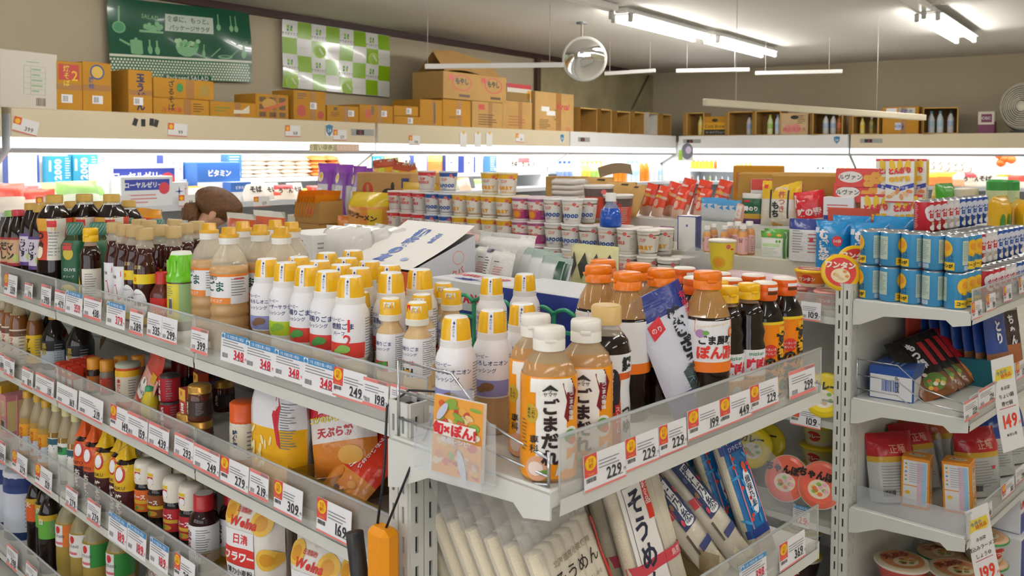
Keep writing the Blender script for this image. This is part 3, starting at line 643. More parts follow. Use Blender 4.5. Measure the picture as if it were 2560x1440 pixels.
# big noodle soup base bottles
PM = [(.94, 0), (1, .02), (1, .33), (.97, .38), (.82, .55), (.80, .60), (.95, .74), (.93, .80), (.55, .89), (.45, .92), (.42, .93)]
def dms(l, fn, R, H):
    band(l, fn, R, .385*H, .78*H, K('c8442c')); band(l, fn, R, .66*H, .78*H, K('e0a840'), -1.6, 1.6, 2); band(l, fn, R, .385*H, .78*H, K('ded9cc'), .25, 1.6, 3); l.rect(fn, .012, .70*H, .04, .76*H, K('cf3434'), 5); l.lines(fn, .014, .42*H, .05, .66*H, 8, GREY, 5)
    l.text(fn, 'つゆ', -.022, .66*H, .030, BLACK, vert=True, k=5, bold=.04); l.ell(fn, -.02, .46*H, .012, .02, K('efe7c8'), 4)
MT = bottle('soup_base_bottle', .329, .045, PM, SOY, .9, cap_screw(K('b8943c', .35), 1.35), dms, sq=2, clr=clear('d9cdb8', .4))
for i, (x, y, lb) in enumerate([(90, 505, 'large soup base bottle behind the others, leftmost'), (178, 503, 'large soup base bottle behind the gap between the first two'), (250, 503, 'large soup base bottle behind the gap between the last two'), (322, 501, 'large soup base bottle behind, at the right end'),
        (135, 487, 'large dark soup base bottle with orange label, leftmost in front'), (208, 485, 'large dark soup base bottle with orange label, middle in front'), (283, 485, 'large dark soup base bottle with orange label, right in front')]): put(MT, x, y, S1, lb, group='large soup base bottles', jit=jitter(i, .1), s=.905 if i < 4 else 1)
def dpu(c1, c2, t): 
    def f(l, fn, R, H): band(l, fn, R, .3*H, .66*H, K(c1)); band(l, fn, R, .3*H, .34*H, K(c2), k=2); band(l, fn, R, .63*H, .66*H, K(c2), k=2); l.text(fn, t, 0, .6*H, .03, BLACK, vert=True, k=3, bold=.05); l.ell(fn, .02, .4*H, .008, .012, K('b7d36a'), 3); l.ell(fn, -.02, .5*H, .008, .01, K(c2), 3)
    return f
PP_ = [(.92, 0), (1, .03), (.96, .1), (1, .16), (.96, .24), (1, .3), (1, .66), (.85, .78), (.5, .9), (.42, .93)]
PU = bottle('soy_sauce_bottle', .293, .036, PP_, SOY, .93, cap_screw(K('b8943c', .35), 1.4), dpu('d8d3df', '5a3a86', 'うす')); 
PR_ = bottle('soy_sauce_bottle', .268, .036, PP_, SOY, .93, cap_screw(K('b5283a', .35), 1.4), dpu('cfa87e', 'a02b2a', 'マン')); PG_ = bottle('soy_sauce_bottle', .262, .036, PP_, SOY, .93, cap_screw(K('7fae5a', .35), 1.4), dpu('c9a27c', 'a02b2a', 'だし'))
put(PU, 76, 508, S1, 'soy bottle with purple banded label, farther of the pair', group='soy bottles'); put(PU, 98, 512, S1, 'soy bottle with purple banded label, nearer of the pair', group='soy bottles')
put(PR_, 33, 526, S1, 'soy bottle with a red cap near the far end', group='soy bottles'); put(PG_, 4, 528, S1, 'soy bottle with a green cap at the picture edge', group='soy bottles')
settle(S1, (-.32, 4, -.02, .56), 25)
# ---- tags on the long gondola
tp = G(0, .04, 0); off = -dR*.004
price_tags([('d', '339', 14, 45, 682, 735), ('r', '179', 65, 84, 705, 743), ('r', '390', 106, 130, 709, 762), ('r', '479', 140, 166, 722, 770), ('b', '359', 168, 209, 724, 779), ('r', '438', 213, 256, 737, 790), ('b', '379', 270, 316, 751, 810), ('r', '289', 328, 361, 770, 830), ('p', '335', 372, 408, 779, 838), ('p', '299', 409, 446, 790, 850),
            ('r', '399', 482, 523, 815, 876), ('b', '348', 557, 622, 828, 898), ('b', '348', 618, 690, 848, 918), ('b', '348', 690, 762, 870, 938), ('b', '348', 762, 846, 890, 965), ('d', '249', 838, 920, 914, 985), ('r', '198', 913, 975, 940, 1008), ('r', '198', 980, 1046, 957, 1012)], tp, dR, RZ_FACE, off, ('along the top rail of the long gondola', 'the top rail'))
price_tags([('r', '189', 0, 14, 880, 920), ('r', '99', 14, 38, 889, 934), ('r', '109', 58, 85, 914, 960), ('r', '119', 92, 137, 928, 975), ('p', '169', 145, 195, 953, 1002), ('p', '219', 200, 260, 975, 1030), ('d', '149', 280, 330, 1008, 1066), ('r', '159', 322, 372, 1025, 1085), ('r', '439', 375, 425, 1050, 1110), ('r', '293', 440, 487, 1078, 1135),
            ('r', '249', 488, 552, 1105, 1165), ('d', '279', 556, 625, 1136, 1200), ('r', '219', 628, 675, 1168, 1232), ('d', '309', 690, 760, 1196, 1268), ('d', '169', 797, 882, 1240, 1322)], tp, dR, RZ_FACE, off, ('along the second rail of the long gondola', 'the second rail'))
price_tags([('r', '199', 0, 16, 1098, 1150), ('d', '279', 34, 70, 1122, 1170), ('d', '129', 92, 132, 1155, 1205), ('r', '279', 168, 196, 1210, 1260), ('r', '279', 222, 254, 1242, 1295), ('b', '189', 275, 320, 1275, 1340), ('b', '189', 322, 368, 1304, 1370), ('b', '189', 378, 424, 1338, 1402), ('d', '298', 440, 490, 1378, 1440)], tp, dR, RZ_FACE, off, ('along the third rail of the long gondola', 'the third rail'))
price_tags([('r', '298', 20, 46, 1355, 1405), ('r', '428', 68, 95, 1400, 1438)], tp, dR, RZ_FACE, off, ('along the lowest rail of the long gondola', 'the lowest rail'))
# ================================================================ lower shelves of the long gondola
S2, S3, S4 = LEV1[1:]
HF = math.hypot
def simple(name, H, R, liq, capm, lab, sq=0, prof=None, fill=.9, clr=None, capk=1.3, cap=None):
    return bottle(name, H, R, prof or [(.95, 0), (1, .02), (1, .62), (.85, .72), (.5, .86), (.45, .9)], liq, fill, cap or cap_screw(capm, capk), lab, sq, clr=clr)
def lab(c, z0, z1, txt=None, tc='222222', size=.014, band2=None, vert=True, k2=None, a=(-1.5, 1.5)):
    def f(l, fn, R, H):
        band(l, fn, R, z0*H, z1*H, K(c), *a)
        if band2: band(l, fn, R, band2[1]*H, band2[2]*H, K(band2[0]), *a, 2)
        if txt: l.text(fn, txt, -.002, (z1-.04)*H if vert else (z0+z1)/2*H, size, K(tc), vert=vert, k=4, bold=.03)
        l.lines(fn, R*.75, (z0+.05)*H, R*1.4, (z1-.05)*H, 8, GREY, 3)
    return f
AMB2 = K('7a4a1c', .1); CCAP = K('d9cf7a', .35)
W2, W3 = 'on the second shelf', 'on the third shelf'
# second shelf, far end: vinegars
VA = simple('vinegar_bottle', .235, .031, AMB2, CCAP, lab('e3d9c2', .05, .55, 'ミツカン', 'b02a22', .016, ('6b4a33', .45, .53)), clr=clear('d9c49a', .5), fill=.75)
VY = simple('vinegar_bottle', .215, .028, AMB2, CCAP, lab('ecc428', .08, .52, 'すし酢', '1c1c1c', .02), clr=clear('d9c49a', .5), fill=.75)
for i, (x, y, k_) in enumerate([(4, 732, 0), (24, 738, 0), (40, 745, 0), (57, 752, 1), (83, 757, 1)]):
    put((VA, VY)[k_], x, y, S2, ['cream labelled vinegar bottle at the picture edge, second shelf', 'cream labelled vinegar bottle, second shelf, next to the edge', 'cream labelled vinegar bottle with red print, second shelf', 'yellow labelled sushi vinegar, farther one', 'yellow labelled sushi vinegar, nearer one'][i], group='vinegars on the second shelf')
BLK = simple('black_vinegar_bottle', .19, .043, K('191712', .08), K('c79a2d', .35), lab('23252a', .05, .52, '黒酢', 'b9a24a', .02, ('c9d3dc', .12, .34)), fill=.99, prof=[(.95, 0), (1, .03), (1, .55), (.8, .68), (.45, .82), (.35, .88)])
for x, y, lb in [(110, 771, 'squat black vinegar bottle, farther one'), (133, 779, 'squat black vinegar bottle, nearer one'), (200, 790, 'dark bottle in the shade behind the black vinegar')]: put(BLK, x, y, S2, lb, group='black vinegar bottles')
def sachet(w_, h, d, c1, c2, t, tc='ffffff', cat='sachet', name='spice_sachet', sz=.016, mode='pillow'):
    mb, f, bk_ = pouch(w_, h, d, zones((.72, film(c2)), (.8, film('f0ece4')), (1, film(c1))), film(c1), mode, n=(6, 10), cr=.001)
    mb.text(f, t, 0, h*.62, sz, K(tc), vert=True, k=3, bold=.04); mb.ell(f, w_*.15, h*.25, w_*.16, w_*.16, K('e0b23c'), 2); pr = Proto(name, cat, h); pr.p('pouch', mb); return pr
SC = sachet(.055, .15, .012, 'd4382b', 'd8d3cc', '七味', '1c1c1c'); SC2 = sachet(.055, .14, .012, 'b3231f', 'c9b07a', '山椒', 'ffffff')
for i in range(6):
    q = P(155+i*9, 905-i*6, S2+.01); inst(SC, q, RZ_FACE-.25, f'red seven spice sachet leaning in a fan, {ORD[i]} from the front', 'fanned spice sachets', rx=-.35, ry=.42)
inst(SC2, P(250, 880, S2+.02)+Vector((0, 0, .02)), RZ_FACE-.3, 'dark red sachet sticking up behind the pepper bottles', 'fanned spice sachets', rx=-.3, ry=.5)
bx = carton('pepper_box', .035, .035, .075, K('cf3a24'), lambda b, f, w_, d, h: (b.rect(f('F'), -.014, .004, .014, .04, PW), b.text(f('F'), '七味', 0, .022, .013, BLACK), b.ell(f('F'), 0, .058, .012, .007, K('e7c65a')), b.rect(f('R'), -.014, .004, .014, .04, PW)))
for i in range(9):
    r_, c_ = divmod(i, 3); u0, v0 = uv(P(178, 960, S2)); q = G(u0-.002-c_*.05+r_*.01, .10+r_*.045+c_*.0, S2); inst(bx, q, RZ_FACE+.05, f'small red pepper box, row {ORD[r_]} from the front, {ORD[c_]} from the far end', 'small pepper boxes')
def spice(capc, bodyc, labc, H, R, name='spice_bottle', t='こしょう'): return simple(name, H, R, K(bodyc, .15), K(capc, .3), lab(labc, .08, .5, t, 'ffffff', .009), prof=[(.95, 0), (1, .03), (1, .62), (.9, .68), (.85, .70)], capk=1.12, fill=.99)
SPA, SPB = spice('e39a2b', '2a1c14', 'b5651f', .105, .021), spice('e39a2b', '8a7f6d', 'c8402c', .105, .021)
for i, (x, y) in enumerate([(302, 890), (345, 888), (235, 894), (267, 899)]): put((SPA, SPB)[i % 2], x, y, S2, f'orange capped pepper bottle, {ORD[i]} of four beside the pepper boxes', group='orange capped pepper bottles')
TUB = simple('seasoning_tub', .125, .034, K('d9552a', .3), K('b5bda6', .4), lab('e6dfcb', .15, .72, '本だし', 'c8321e', .014, ('f0c22a', .72, .86), a=(-3.1, 3.1)), prof=[(.97, 0), (1, .02), (1, .93)], capk=1.02, fill=.99)
put(TUB, 320, 906, S2, 'orange seasoning tub with a flat grey green lid')
zb, f, _ = pouch(.15, .20, .03, zones((.7, film('e9a99a')), (1, film('d8402f'))), film('d98a7a'), 'stand', n=(8, 12), seed=5, top=.08)
zb.ell(f, .0, .085, .035, .03, K('f3efe8'), 2); zb.text(f, '塩', 0, .105, .014, BLACK, k=3); zb.text(f, '塩こしょう', 0, .08, .014, BLACK, k=3, bold=.03); zb.rect(f, -.03, .05, .03, .06, K('c8443a'), 3); zb.ell(f, 0, .03, .03, .018, K('b8894a'), 2); zb.rect(f, .035, .12, .065, .145, K('d7a92c'), 2)
ZB = Proto('salt_pepper_pouch', 'pouch', .20); ZB.p('pouch', zb)
inst(ZB, G(*[a for a in (uv(P(382, 1035, S2))[0], .115)], S2), RZ_FACE-.2, 'large clear topped red salt pepper pouch leaning on the rail', rx=-.3, ry=.18)
inst(ZB, G(uv(P(440, 960, S2))[0]+.02, .27, S2), RZ_FACE-.5, 'red salt pepper pouch behind the leaning one', rx=-.25)
SB1 = spice('8e2222', '2b1a16', 'a6302a', .15, .024, 'spice_jar', 'S&B'); SB2 = spice('a5262a', 'b9a07a', 'b02430', .11, .026, 'spice_jar', 'S&B')
for i, (x, y, lb) in enumerate([(548, 866, 'dark red capped spice jar, back right'), (520, 878, 'dark red capped spice jar, back middle'), (490, 893, 'dark red capped spice jar beside the jars of bean paste'), (452, 898, 'tall dark red capped spice jar with orange label'), (415, 920, 'short red spice jar with brown cap')]): put((SB1, SB1, SB1, SB1, SB2)[i], x, y, S2, lb, group='dark red spice jars')
TINR = simple('curry_tin', .07, .026, K('b3202c', .3), K('3a3a3a', .3), lab('b3202c', .05, .9, 'S&B', 'ffffff', .02, a=(-3.1, 3.1)), prof=[(1, 0), (1, .9)], capk=1.0, fill=.99)
t_ = put(TINR, 425, 1000, S2, 'red curry powder tin, lower of the stacked pair'); inst(TINR, t_.location+Vector((0, 0, .0705)), RZ_FACE, 'red curry powder tin, upper of the stacked pair')
LEM = simple('lemon_bottle', .10, .022, K('e8d23a', .2), K('2f9e6b', .35), lab('efe06a', .1, .5), fill=.99); put(LEM, 375, 965, S2, 'small yellow lemon bottle with a green cap')
JAR = simple('sauce_jar', .085, .029, K('5a2c1a', .12), K('c79a4a', .25, metal=.6), lab('3a2a24', .15, .6, '豆鼓醤', 'e8d9c0', .010, a=(-3.1, 3.1)), prof=[(.95, 0), (1, .04), (1, .72), (.9, .78), (.88, .8)], capk=1.08, fill=.99)
JARR = simple('sauce_jar', .085, .029, K('9a241c', .12), K('c79a4a', .25, metal=.6), lab('b3261e', .15, .6, '辣醤', 'f2d9a0', .012, a=(-3.1, 3.1)), prof=[(.95, 0), (1, .04), (1, .72), (.9, .78), (.88, .8)], capk=1.08, fill=.99)
j1 = put(JAR, 500, 1048, S2, 'brown bean paste jar with gold lid, lower of two'); inst(JAR, j1.location+Vector((0, 0, .0855)), RZ_FACE, 'brown bean paste jar with gold lid, upper of two', 'gold lidded jars')
put(JARR, 470, 1030, S2, 'red sauce jar with gold lid beside the bean paste', group='gold lidded jars'); put(JAR, 560, 950, S2, 'gold lidded jar in the shade behind the paste boxes', group='gold lidded jars')
def tubebox(c, band_, t, tc): return carton('paste_box', .042, .028, .145, K(c), lambda b, f, w_, d, h: (b.rect(f('F'), -w_/2, h*.8, w_/2, h, K(band_)), b.text(f('F'), t, 0, h*.76, .021 if len(t) < 4 else .0135, K(tc), vert=True, bold=.04), b.ell(f('F'), 0, h*.09, .016, .010, K('e0892c')), b.text(f('F'), '10', -.006, h*.92, .016, K('d8301f'))))
inst(tubebox('b8412c', 'e9b84a', '豆板醤', 'ffffff'), G(uv(P(535, 1100, S2))[0], .10, S2), RZ_FACE-.1, 'red boxed bean paste standing on the rail', 'boxed pastes', ry=-.03)
inst(tubebox('26211f', '3a2a20', 'コチュジャン', 'ffffff'), G(uv(P(566, 1112, S2))[0], .105, S2), RZ_FACE-.15, 'black boxed chili paste leaning beside the red one', 'boxed pastes', ry=-.1)
inst(tubebox('a83a22', 'e9b84a', '甜麺醤', 'ffffff'), G(uv(P(590, 1055, S2))[0]+.03, .2, S2), RZ_FACE-.2, 'gold topped paste box standing farther back', 'boxed pastes')
SALT = simple('seasoned_salt_bottle', .155, .034, K('efe8d8', .3), K('dd5a1e', .3), lab('efe6cf', .06, .66, '味付塩', '1c2a5a', .014, ('e0832a', .06, .18)), prof=[(.97, 0), (1, .02), (1, .68), (1.02, .7), (1.0, .72)], capk=1.02, fill=.99)
put(SALT, 612, 1002, S2, 'seasoned salt bottle with an orange cap beside the flour')
# flour bags
def flour(seed):
    mb, f, b_ = pouch(.155, .245, .085, zones((.60, film('efb31c')), (1, film('e9e8ea'))), film('e9e8ea'), 'brick', 6, (10, 14), .003, seed)
    mb.poly(f, [(-.005, .245*.92), (.02, .21), (.015, .17), (.03, .11), (.04, .10), (.035, .15), (.04, .19), (.01, .225)], K('c8283c'), 2); mb.text(f, '薄力小麦粉', -.035, .222, .012, K('555558'), k=2)
    mb.text(f, 'くらし良好', .028, .19, .008, K('c8283c'), k=3, vert=True)
    mb.lines(f, .04, .10, .074, .2, 18, K('777777'), 2)
    for i in range(16):
        r_ = random.Random(i+seed); x, y = r_.uniform(-.07, .03), r_.uniform(.01, .135); mb.ell(f, x, y, .004, .011, K('f4e3a0'), 2, 10, rot=r_.uniform(-.8, .3))
    p = Proto('flour_bag', 'flour', .245); p.p('bag', mb); return p
FL = flour(3)
inst(FL, G(uv(P(700, 1185, S2))[0]-.07, .118, S2), RZ_FACE+.15, 'yellow and white flour bag with wheat pattern at the rail', 'wheat flour bags')
inst(FL, G(uv(P(700, 1185, S2))[0]-.17, .30, S2), RZ_FACE+.1, 'yellow and white flour bag behind the front one', 'wheat flour bags')
tb, f, _ = pouch(.16, .21, .07, zones((.33, film('e08a35')), (.55, film('efeae2')), (.88, film('cf2230')), (1, film('d21f2c'))), film('e9e4dc'), 'pillow', 4, (10, 12), .003, 8, top=.0, gather=.5)
tb.rect(f, -.07, .155, .05, .175, PW, 2); tb.text(f, 'Welna', -.01, .165, .018, K('d21f2c'), k=3, slant=.2, bold=.03); tb.text(f, '日清', -.02, .140, .022, PW, k=2, bold=.03); tb.text(f, 'コツのいらない', -.01, .118, .016, K('f4e02a'), k=3, bold=.04); tb.text(f, '天ぷら粉', .0, .09, .022, K('d21f2c'), k=2, bold=.03); tb.ell(f, .03, .04, .03, .02, K('e8b050'), 2)
TB = Proto('tempura_flour_bag', 'flour', .2); TB.p('bag', tb)
inst(TB, G(uv(onplane(868, 1090, G(0, .165, 0), dR))[0], .165, S2+.055), RZ_FACE+.35, 'red and white tempura flour bag lying aslant', 'red flour pouches', rx=-.25, ry=-.25)
def karaage(seed):
    mb, f, _ = pouch(.13, .21, .045, zones((.45, film('e2913c')), (1, film('d8371f'))), film('d8371f'), 'pillow', 3, (10, 12), .004, seed, gather=.65)
    mb.text(f, 'コツがいらない', .012, .19, .013, PW, vert=True, k=3, bold=.03); mb.text(f, 'から揚げ', -.012, .16, .017, PW, vert=True, k=3, bold=.03)
    for i in range(9):
        r_ = random.Random(i+seed); mb.ell(f, r_.uniform(-.045, .045), r_.uniform(.02, .075), r_.uniform(.008, .018), r_.uniform(.006, .012), K(random.Random(i).choice(['e6a24a', 'd9822f', 'efc27a', '7fae3c', '5a3a4a'])), 2+i % 3, 12)
    p = Proto('fry_coating_pouch', 'pouch', .21); p.p('pouch', mb); return p
KA = karaage(4); KB = karaage(6)
inst(KA, G(uv(P(890, 1240, S2))[0]-.035, .10, S2+.004), RZ_FACE+.15, 'orange red fry coating pouch with a twisted top at the rail', 'red flour pouches', rx=-.8, ry=.25)
inst(KB, G(.155, .13, S2+.02), RZ_FACE-.1, 'orange fry coating pouch beside the corner post', 'red flour pouches', rx=-.4, ry=.3)
inst(KB, G(.2, .25, S2+.02), RZ_FACE+.1, 'orange fry coating pouch behind the twisted one', 'red flour pouches', rx=-.2)
AMBT = K('8a6a1c', .1, alpha=.62, name='amber_plastic')
def divider(u0, u1, v0, v1, z, label):
    mb = MB(); mb.grid(lambda a, b: G(u0+(u1-u0)*a, v0+(v1-v0)*a, z+b*.07), 4, 1, AMBT); mb.grid(lambda a, b: G(u0+(u1-u0)*a, v0+.03*b+(v1-v0)*a, z+.001), 4, 1, AMBT); tag(new('shelf_divider', mb.mesh('shelf_divider')), label, 'divider', 'amber shelf dividers')
divider(.50, .48, .07, .40, S2, 'amber plastic divider beside the wheat flour'); divider(.52, .20, .085, .085, S2, 'amber plastic tray front below the coating pouches'); divider(.40, .38, .07, .4, S2, 'amber plastic divider between the red pouches')
settle(S2, (.1, 4, .064, .475))
# ---------------------------------------------------------------- third shelf
def welna(seed):
    mb, f, _ = pouch(.165, .25, .09, film('f1ece2'), film('efe9df'), 'brick', 5, (10, 14), .004, seed)
    for x, y, r in ((-.05, .21, .025), (.045, .2, .028), (.06, .12, .025), (-.062, .1, .02), (-.05, .03, .025), (.05, .035, .03)):
        mb.ell(f, x, y, r, r, K('efc04a'), 2); mb.ell(f, x, y, r*.6, r*.6, K('d99a24'), 3)
    mb.text(f, 'Welna', -.005, .195, .028, K('d3302a'), k=5, slant=.25, bold=.04); mb.text(f, '日清製粉', -.01, .218, .011, K('d3302a'), k=5)
    mb.rect(f, -.06, .135, .03, .175, PW, 4); mb.text(f, '日清', -.012, .155, .024, K('d3302a'), k=5, bold=.02); mb.rect(f, -.065, .095, .03, .135, K('d3302a'), 4); mb.text(f, 'フラワー', -.015, .115, .023, PW, k=5, bold=.05)
    mb.rect(f, -.06, .065, .03, .094, PW, 4); mb.text(f, '薄力小麦粉', -.015, .08, .016, BLACK, k=5); mb.rect(f, -.078, .0, .07, .045, K('cf2f2c'), 3); mb.text(f, 'レシピ', .0, .025, .015, PW, k=4)
    p = Proto('flour_bag', 'flour', .25); p.p('bag', mb); return p
WA, WB_ = welna(2), welna(5)
uw = uv(P(640, 1460, S3))[0]
inst(WA, G(uv(P(632, 1235, S3+.25))[0], .125, S3), RZ_FACE+.25, 'yellow flower patterned flour bag standing tallest at the third rail', 'patterned flour bags')
inst(WB_, G(uv(P(740, 1300, S3+.25))[0]+.02, .22, S3), RZ_FACE-.05, 'patterned flour bag behind the tallest one', 'patterned flour bags')
inst(WA, G(uv(P(830, 1330, S3+.23))[0], .125, S3), RZ_FACE+.2, 'patterned flour bag under the tag reading 169', 'patterned flour bags', s=(.95, .95, .92))
inst(WB_, G(uv(P(920, 1385, S3+.23))[0]-.01, .14, S3), RZ_FACE+.1, 'patterned flour bag nearest the corner post', 'patterned flour bags', s=(.95, .95, .92))
def dts(l, fn, R, H): band(l, fn, R, .12*H, .62*H, PW); l.text(fn, 'まる', -.02, .55*H, .026, K('7a1f3a'), vert=True, k=3, bold=.05); l.lines(fn, .004, .2*H, .04, .58*H, 12, GREY, 3); l.rect(fn, 0, .22*H, .03, .235*H, K('d8524a'), 4)
TS = bottle('sauce_bottle', .185, .036, [(.95, 0), (1, .03), (1, .66), (.85, .74), (.62, .78), (.6, .8)], K('2a0f10', .08), .99, cap_screw(K('b8252b', .3), 1.15, top=K('d9d5d2')), dts)
put(TS, 573, 1220, S3, 'red capped sauce bottle with a purple character, farther one'); put(TS, 521, 1230, S3, 'red capped sauce bottle with white label, nearer one')
def dcs(c, y): 
    def f(l, fn, R, H): band(l, fn, R, .28*H, .60*H, K(c)); band(l, fn, R, .40*H, .45*H, K(y), -1.2, 1.0, 2); l.text(fn, 'ソース', -.004, .50*H, .014, PW, k=3, bold=.05); l.ell(fn, 0, .34*H, .015, .007, K('d9a03a'), 3); l.ell(fn, -.008, .34*H, .006, .005, K('5aa03a'), 4)
    return f
def ccs(c, z0, H, rn):
    m_ = K('efe9d8', .35); r = rn*1.15; c.lathe([(r, z0-.003), (r*1.06, z0+.01), (r*1.06, H-.012), (r*.98, H-.004), (r*.93, H), (.001, H)], m_, 20)
    fn = cyl(r*1.065); c.rect(fn, -.016, H-.022, .006, H-.014, K('e9c52c'), 1); c.rect(fn, -.016, z0+.012, .004, H-.024, K('cf2f2a'), 1); c.ell(fn, -.004, z0+.02, .010, .009, PW, 2)
CS1 = bottle('curry_sauce_bottle', .185, .030, [(.94, 0), (1, .03), (1, .62), (.95, .66), (.86, .69), (.85, .70)], SOY, .99, ccs, dcs('df6a26', 'e9b63a')); CS2 = bottle('curry_sauce_bottle', .185, .030, [(.94, 0), (1, .03), (1, .62), (.95, .66), (.86, .69), (.85, .70)], SOY, .99, ccs, dcs('b3242e', 'd9b23a')); CS3 = bottle('curry_sauce_bottle', .185, .030, [(.94, 0), (1, .03), (1, .62), (.95, .66), (.86, .69), (.85, .70)], SOY, .99, ccs, dcs('8a4a22', 'e9c52c'))
for i, (x, y, k_) in enumerate([(388, 1119, 0), (418, 1126, 0), (452, 1142, 2), (480, 1160, 1), (512, 1176, 1), (440, 1130, 0), (328, 1132, 0), (362, 1148, 0), (398, 1162, 2), (438, 1192, 1), (478, 1210, 1)]):
    put((CS1, CS2, CS3)[k_], x, y, S3, f'cream capped curry sauce bottle, {ORD[i-6] if i > 5 else ORD[i]} from the far end of the {"front" if i > 5 else "rear"} row', group='cream capped curry sauces', jit=jitter(i, .15))
# twisted film bottles
def wrapped(c1, c2, t, tc, bt):
    def f(l, fn, R, H): band(l, fn, R, .05*H, .72*H, film(c2)); band(l, fn, R, .42*H, .72*H, film(c1), k=2); l.text(fn, t, -.004, .38*H, .022, K(tc), vert=True, k=4, bold=.06); l.ell(fn, 0, .62*H, .018, .024, K('c8301f'), 4); l.ell(fn, 0, .62*H, .012, .018, PW, 5); l.text(fn, bt, 0, .46*H, .013, K('1c1c1c'), k=4)
    def cp(c, z0, H, rn):
        def g(a, b):
            ang = a*2*math.pi; k = 1-b*.55+.8*max(0, b-.6); r = rn*(1.5 if b < .1 else 1.25*k)*(1+.16*math.sin(ang*5+b*3)); return (r*math.cos(ang)+.012*b*b, r*math.sin(ang), z0+(H-z0)*b)
        c.grid(g, 24, 6, film(c1))
    return bottle('wrapped_sauce_bottle', .235, .036, [(.95, 0), (1, .03), (1, .6), (.9, .7), (.6, .76), (.55, .78)], K('2a1412', .1), .99, cp, f, capname='film_twist')
OT1, OT2 = wrapped('d95a1e', '3a1c24', 'お好みソース', 'efe6df', 'OTO'), wrapped('e3b81c', '4a1f22', '焼そばソース', 'f2ede2', 'fUKU')
for i, (x, y, k_, lb) in enumerate([(206, 1047, 0, 'orange wrapped sauce bottle, farther one'), (228, 1060, 0, 'orange wrapped sauce bottle, nearer one'), (318, 1085, 1, 'yellow wrapped sauce bottle farther back'), (258, 1065, 1, 'yellow wrapped sauce bottle in front of the orange ones'), (300, 1100, 1, 'yellow wrapped sauce bottle beside the curry sauces')]): put((OT1, OT2)[k_], x, y, S3, lb, group='wrapped sauce bottles', jit=jitter(i, .2))
MZ = simple('vinegar_bottle', .235, .028, K('8a6a2a', .1), K('dcd69a', .35), lab('eceae2', .06, .55, '三', '1c2a4a', .03, ('2c5a6a', .46, .54)), clr=clear('d9c49a', .5), fill=.62); MZG = simple('vinegar_bottle', .235, .028, K('8a6a2a', .1), K('dcd69a', .35), lab('e9ece6', .06, .55, '酢', '2a2a2a', .02, ('2f9a55', .40, .50)), clr=clear('d9c49a', .5), fill=.62)
MY = simple('vinegar_bottle', .225, .028, K('b08a3a', .1), K('dca92a', .35), lab('e3a01f', .06, .52, 'カンタン酢', 'b8281f', .014, ('dfe9f2', .12, .34)), clr=clear('dcc79a', .5), fill=.6)
for i, (x, y, k_) in enumerate([(70, 975, 0), (97, 985, 0), (117, 998, 0), (143, 1006, 1), (168, 1018, 2), (192, 1031, 1)]):
    put((MY, MZ, MZG)[k_], x, y, S3, ['yellow capped orange label vinegar, farthest of three', 'yellow capped orange label vinegar, middle of three', 'yellow capped orange label vinegar, nearest of three', 'white label vinegar beside the yellow caps', 'green banded white label vinegar', 'white label vinegar beside the orange wrapped bottle'][i], group='vinegars on the third shelf')
pk = carton('pink_box', .06, .05, .15, K('d98a93'), lambda b, f, w_, d, h: (b.rect(f('F'), -.02, .02, .02, .06, PW), b.bars(f('F'), -.018, .022, .018, .058, BLACK), b.rect(f('F'), -.018, .075, .018, .13, K('d9c98a')), b.lines(f('F'), -.016, .08, .016, .125, 6, GREY, 3), b.rect(f('R'), -.02, .02, .02, .13, K('e6c98a'))))
put(pk, 25, 985, S3, 'pink seasoning box with a barcode, farther one', group='pink boxes'); put(pk, 48, 981, S3, 'pink seasoning box beside the vinegars', group='pink boxes', jit=.2)
pky = carton('yellow_box', .06, .04, .17, K('e0b02c'), lambda b, f, w_, d, h: (b.ell(f('F'), 0, .11, .022, .03, K('c8a23a')), b.text(f('F'), 'だし', 0, .07, .02, BLACK, bold=.04), b.text(f('R'), 'だし', 0, .1, .02, BLACK)))
put(pky, 22, 955, S3, 'yellow seasoning box behind the pink ones', jit=.3); put(pky, 2, 960, S3, 'yellow seasoning box at the picture edge', jit=.3)
divider(.88, .86, .07, .40, S3, 'clear amber divider before the patterned flour')
settle(S3, (.1, 4, .064, .475))
# ---------------------------------------------------------------- lowest shelf
DG = simple('noodle_sauce_bottle', .26, .034, SOY, K('2a2a2a', .4), lab('5da63a', .45, .75, '白', 'e9e9e0', .02, ('c9a22c', .68, .75)), fill=.99, prof=[(.95, 0), (1, .03), (1, .2), (.94, .24), (1, .3), (1, .75), (.7, .88), (.4, .94)]); DO = simple('noodle_sauce_bottle', .26, .034, SOY, K('2a2a2a', .4), lab('df5a1e', .45, .75, '火', 'e9e9e0', .02, ('c9a22c', .68, .75)), fill=.99, prof=[(.95, 0), (1, .03), (1, .2), (.94, .24), (1, .3), (1, .75), (.7, .88), (.4, .94)])
for x, y, p_, lb in [(92, 1192, DO, 'dark noodle sauce bottle with an orange label'), (116, 1206, DG, 'dark noodle sauce bottle with green label, farther one'), (142, 1226, DG, 'dark noodle sauce bottle with green label, nearer one')]: put(p_, x, y, S4, lb, group='dark noodle sauces')
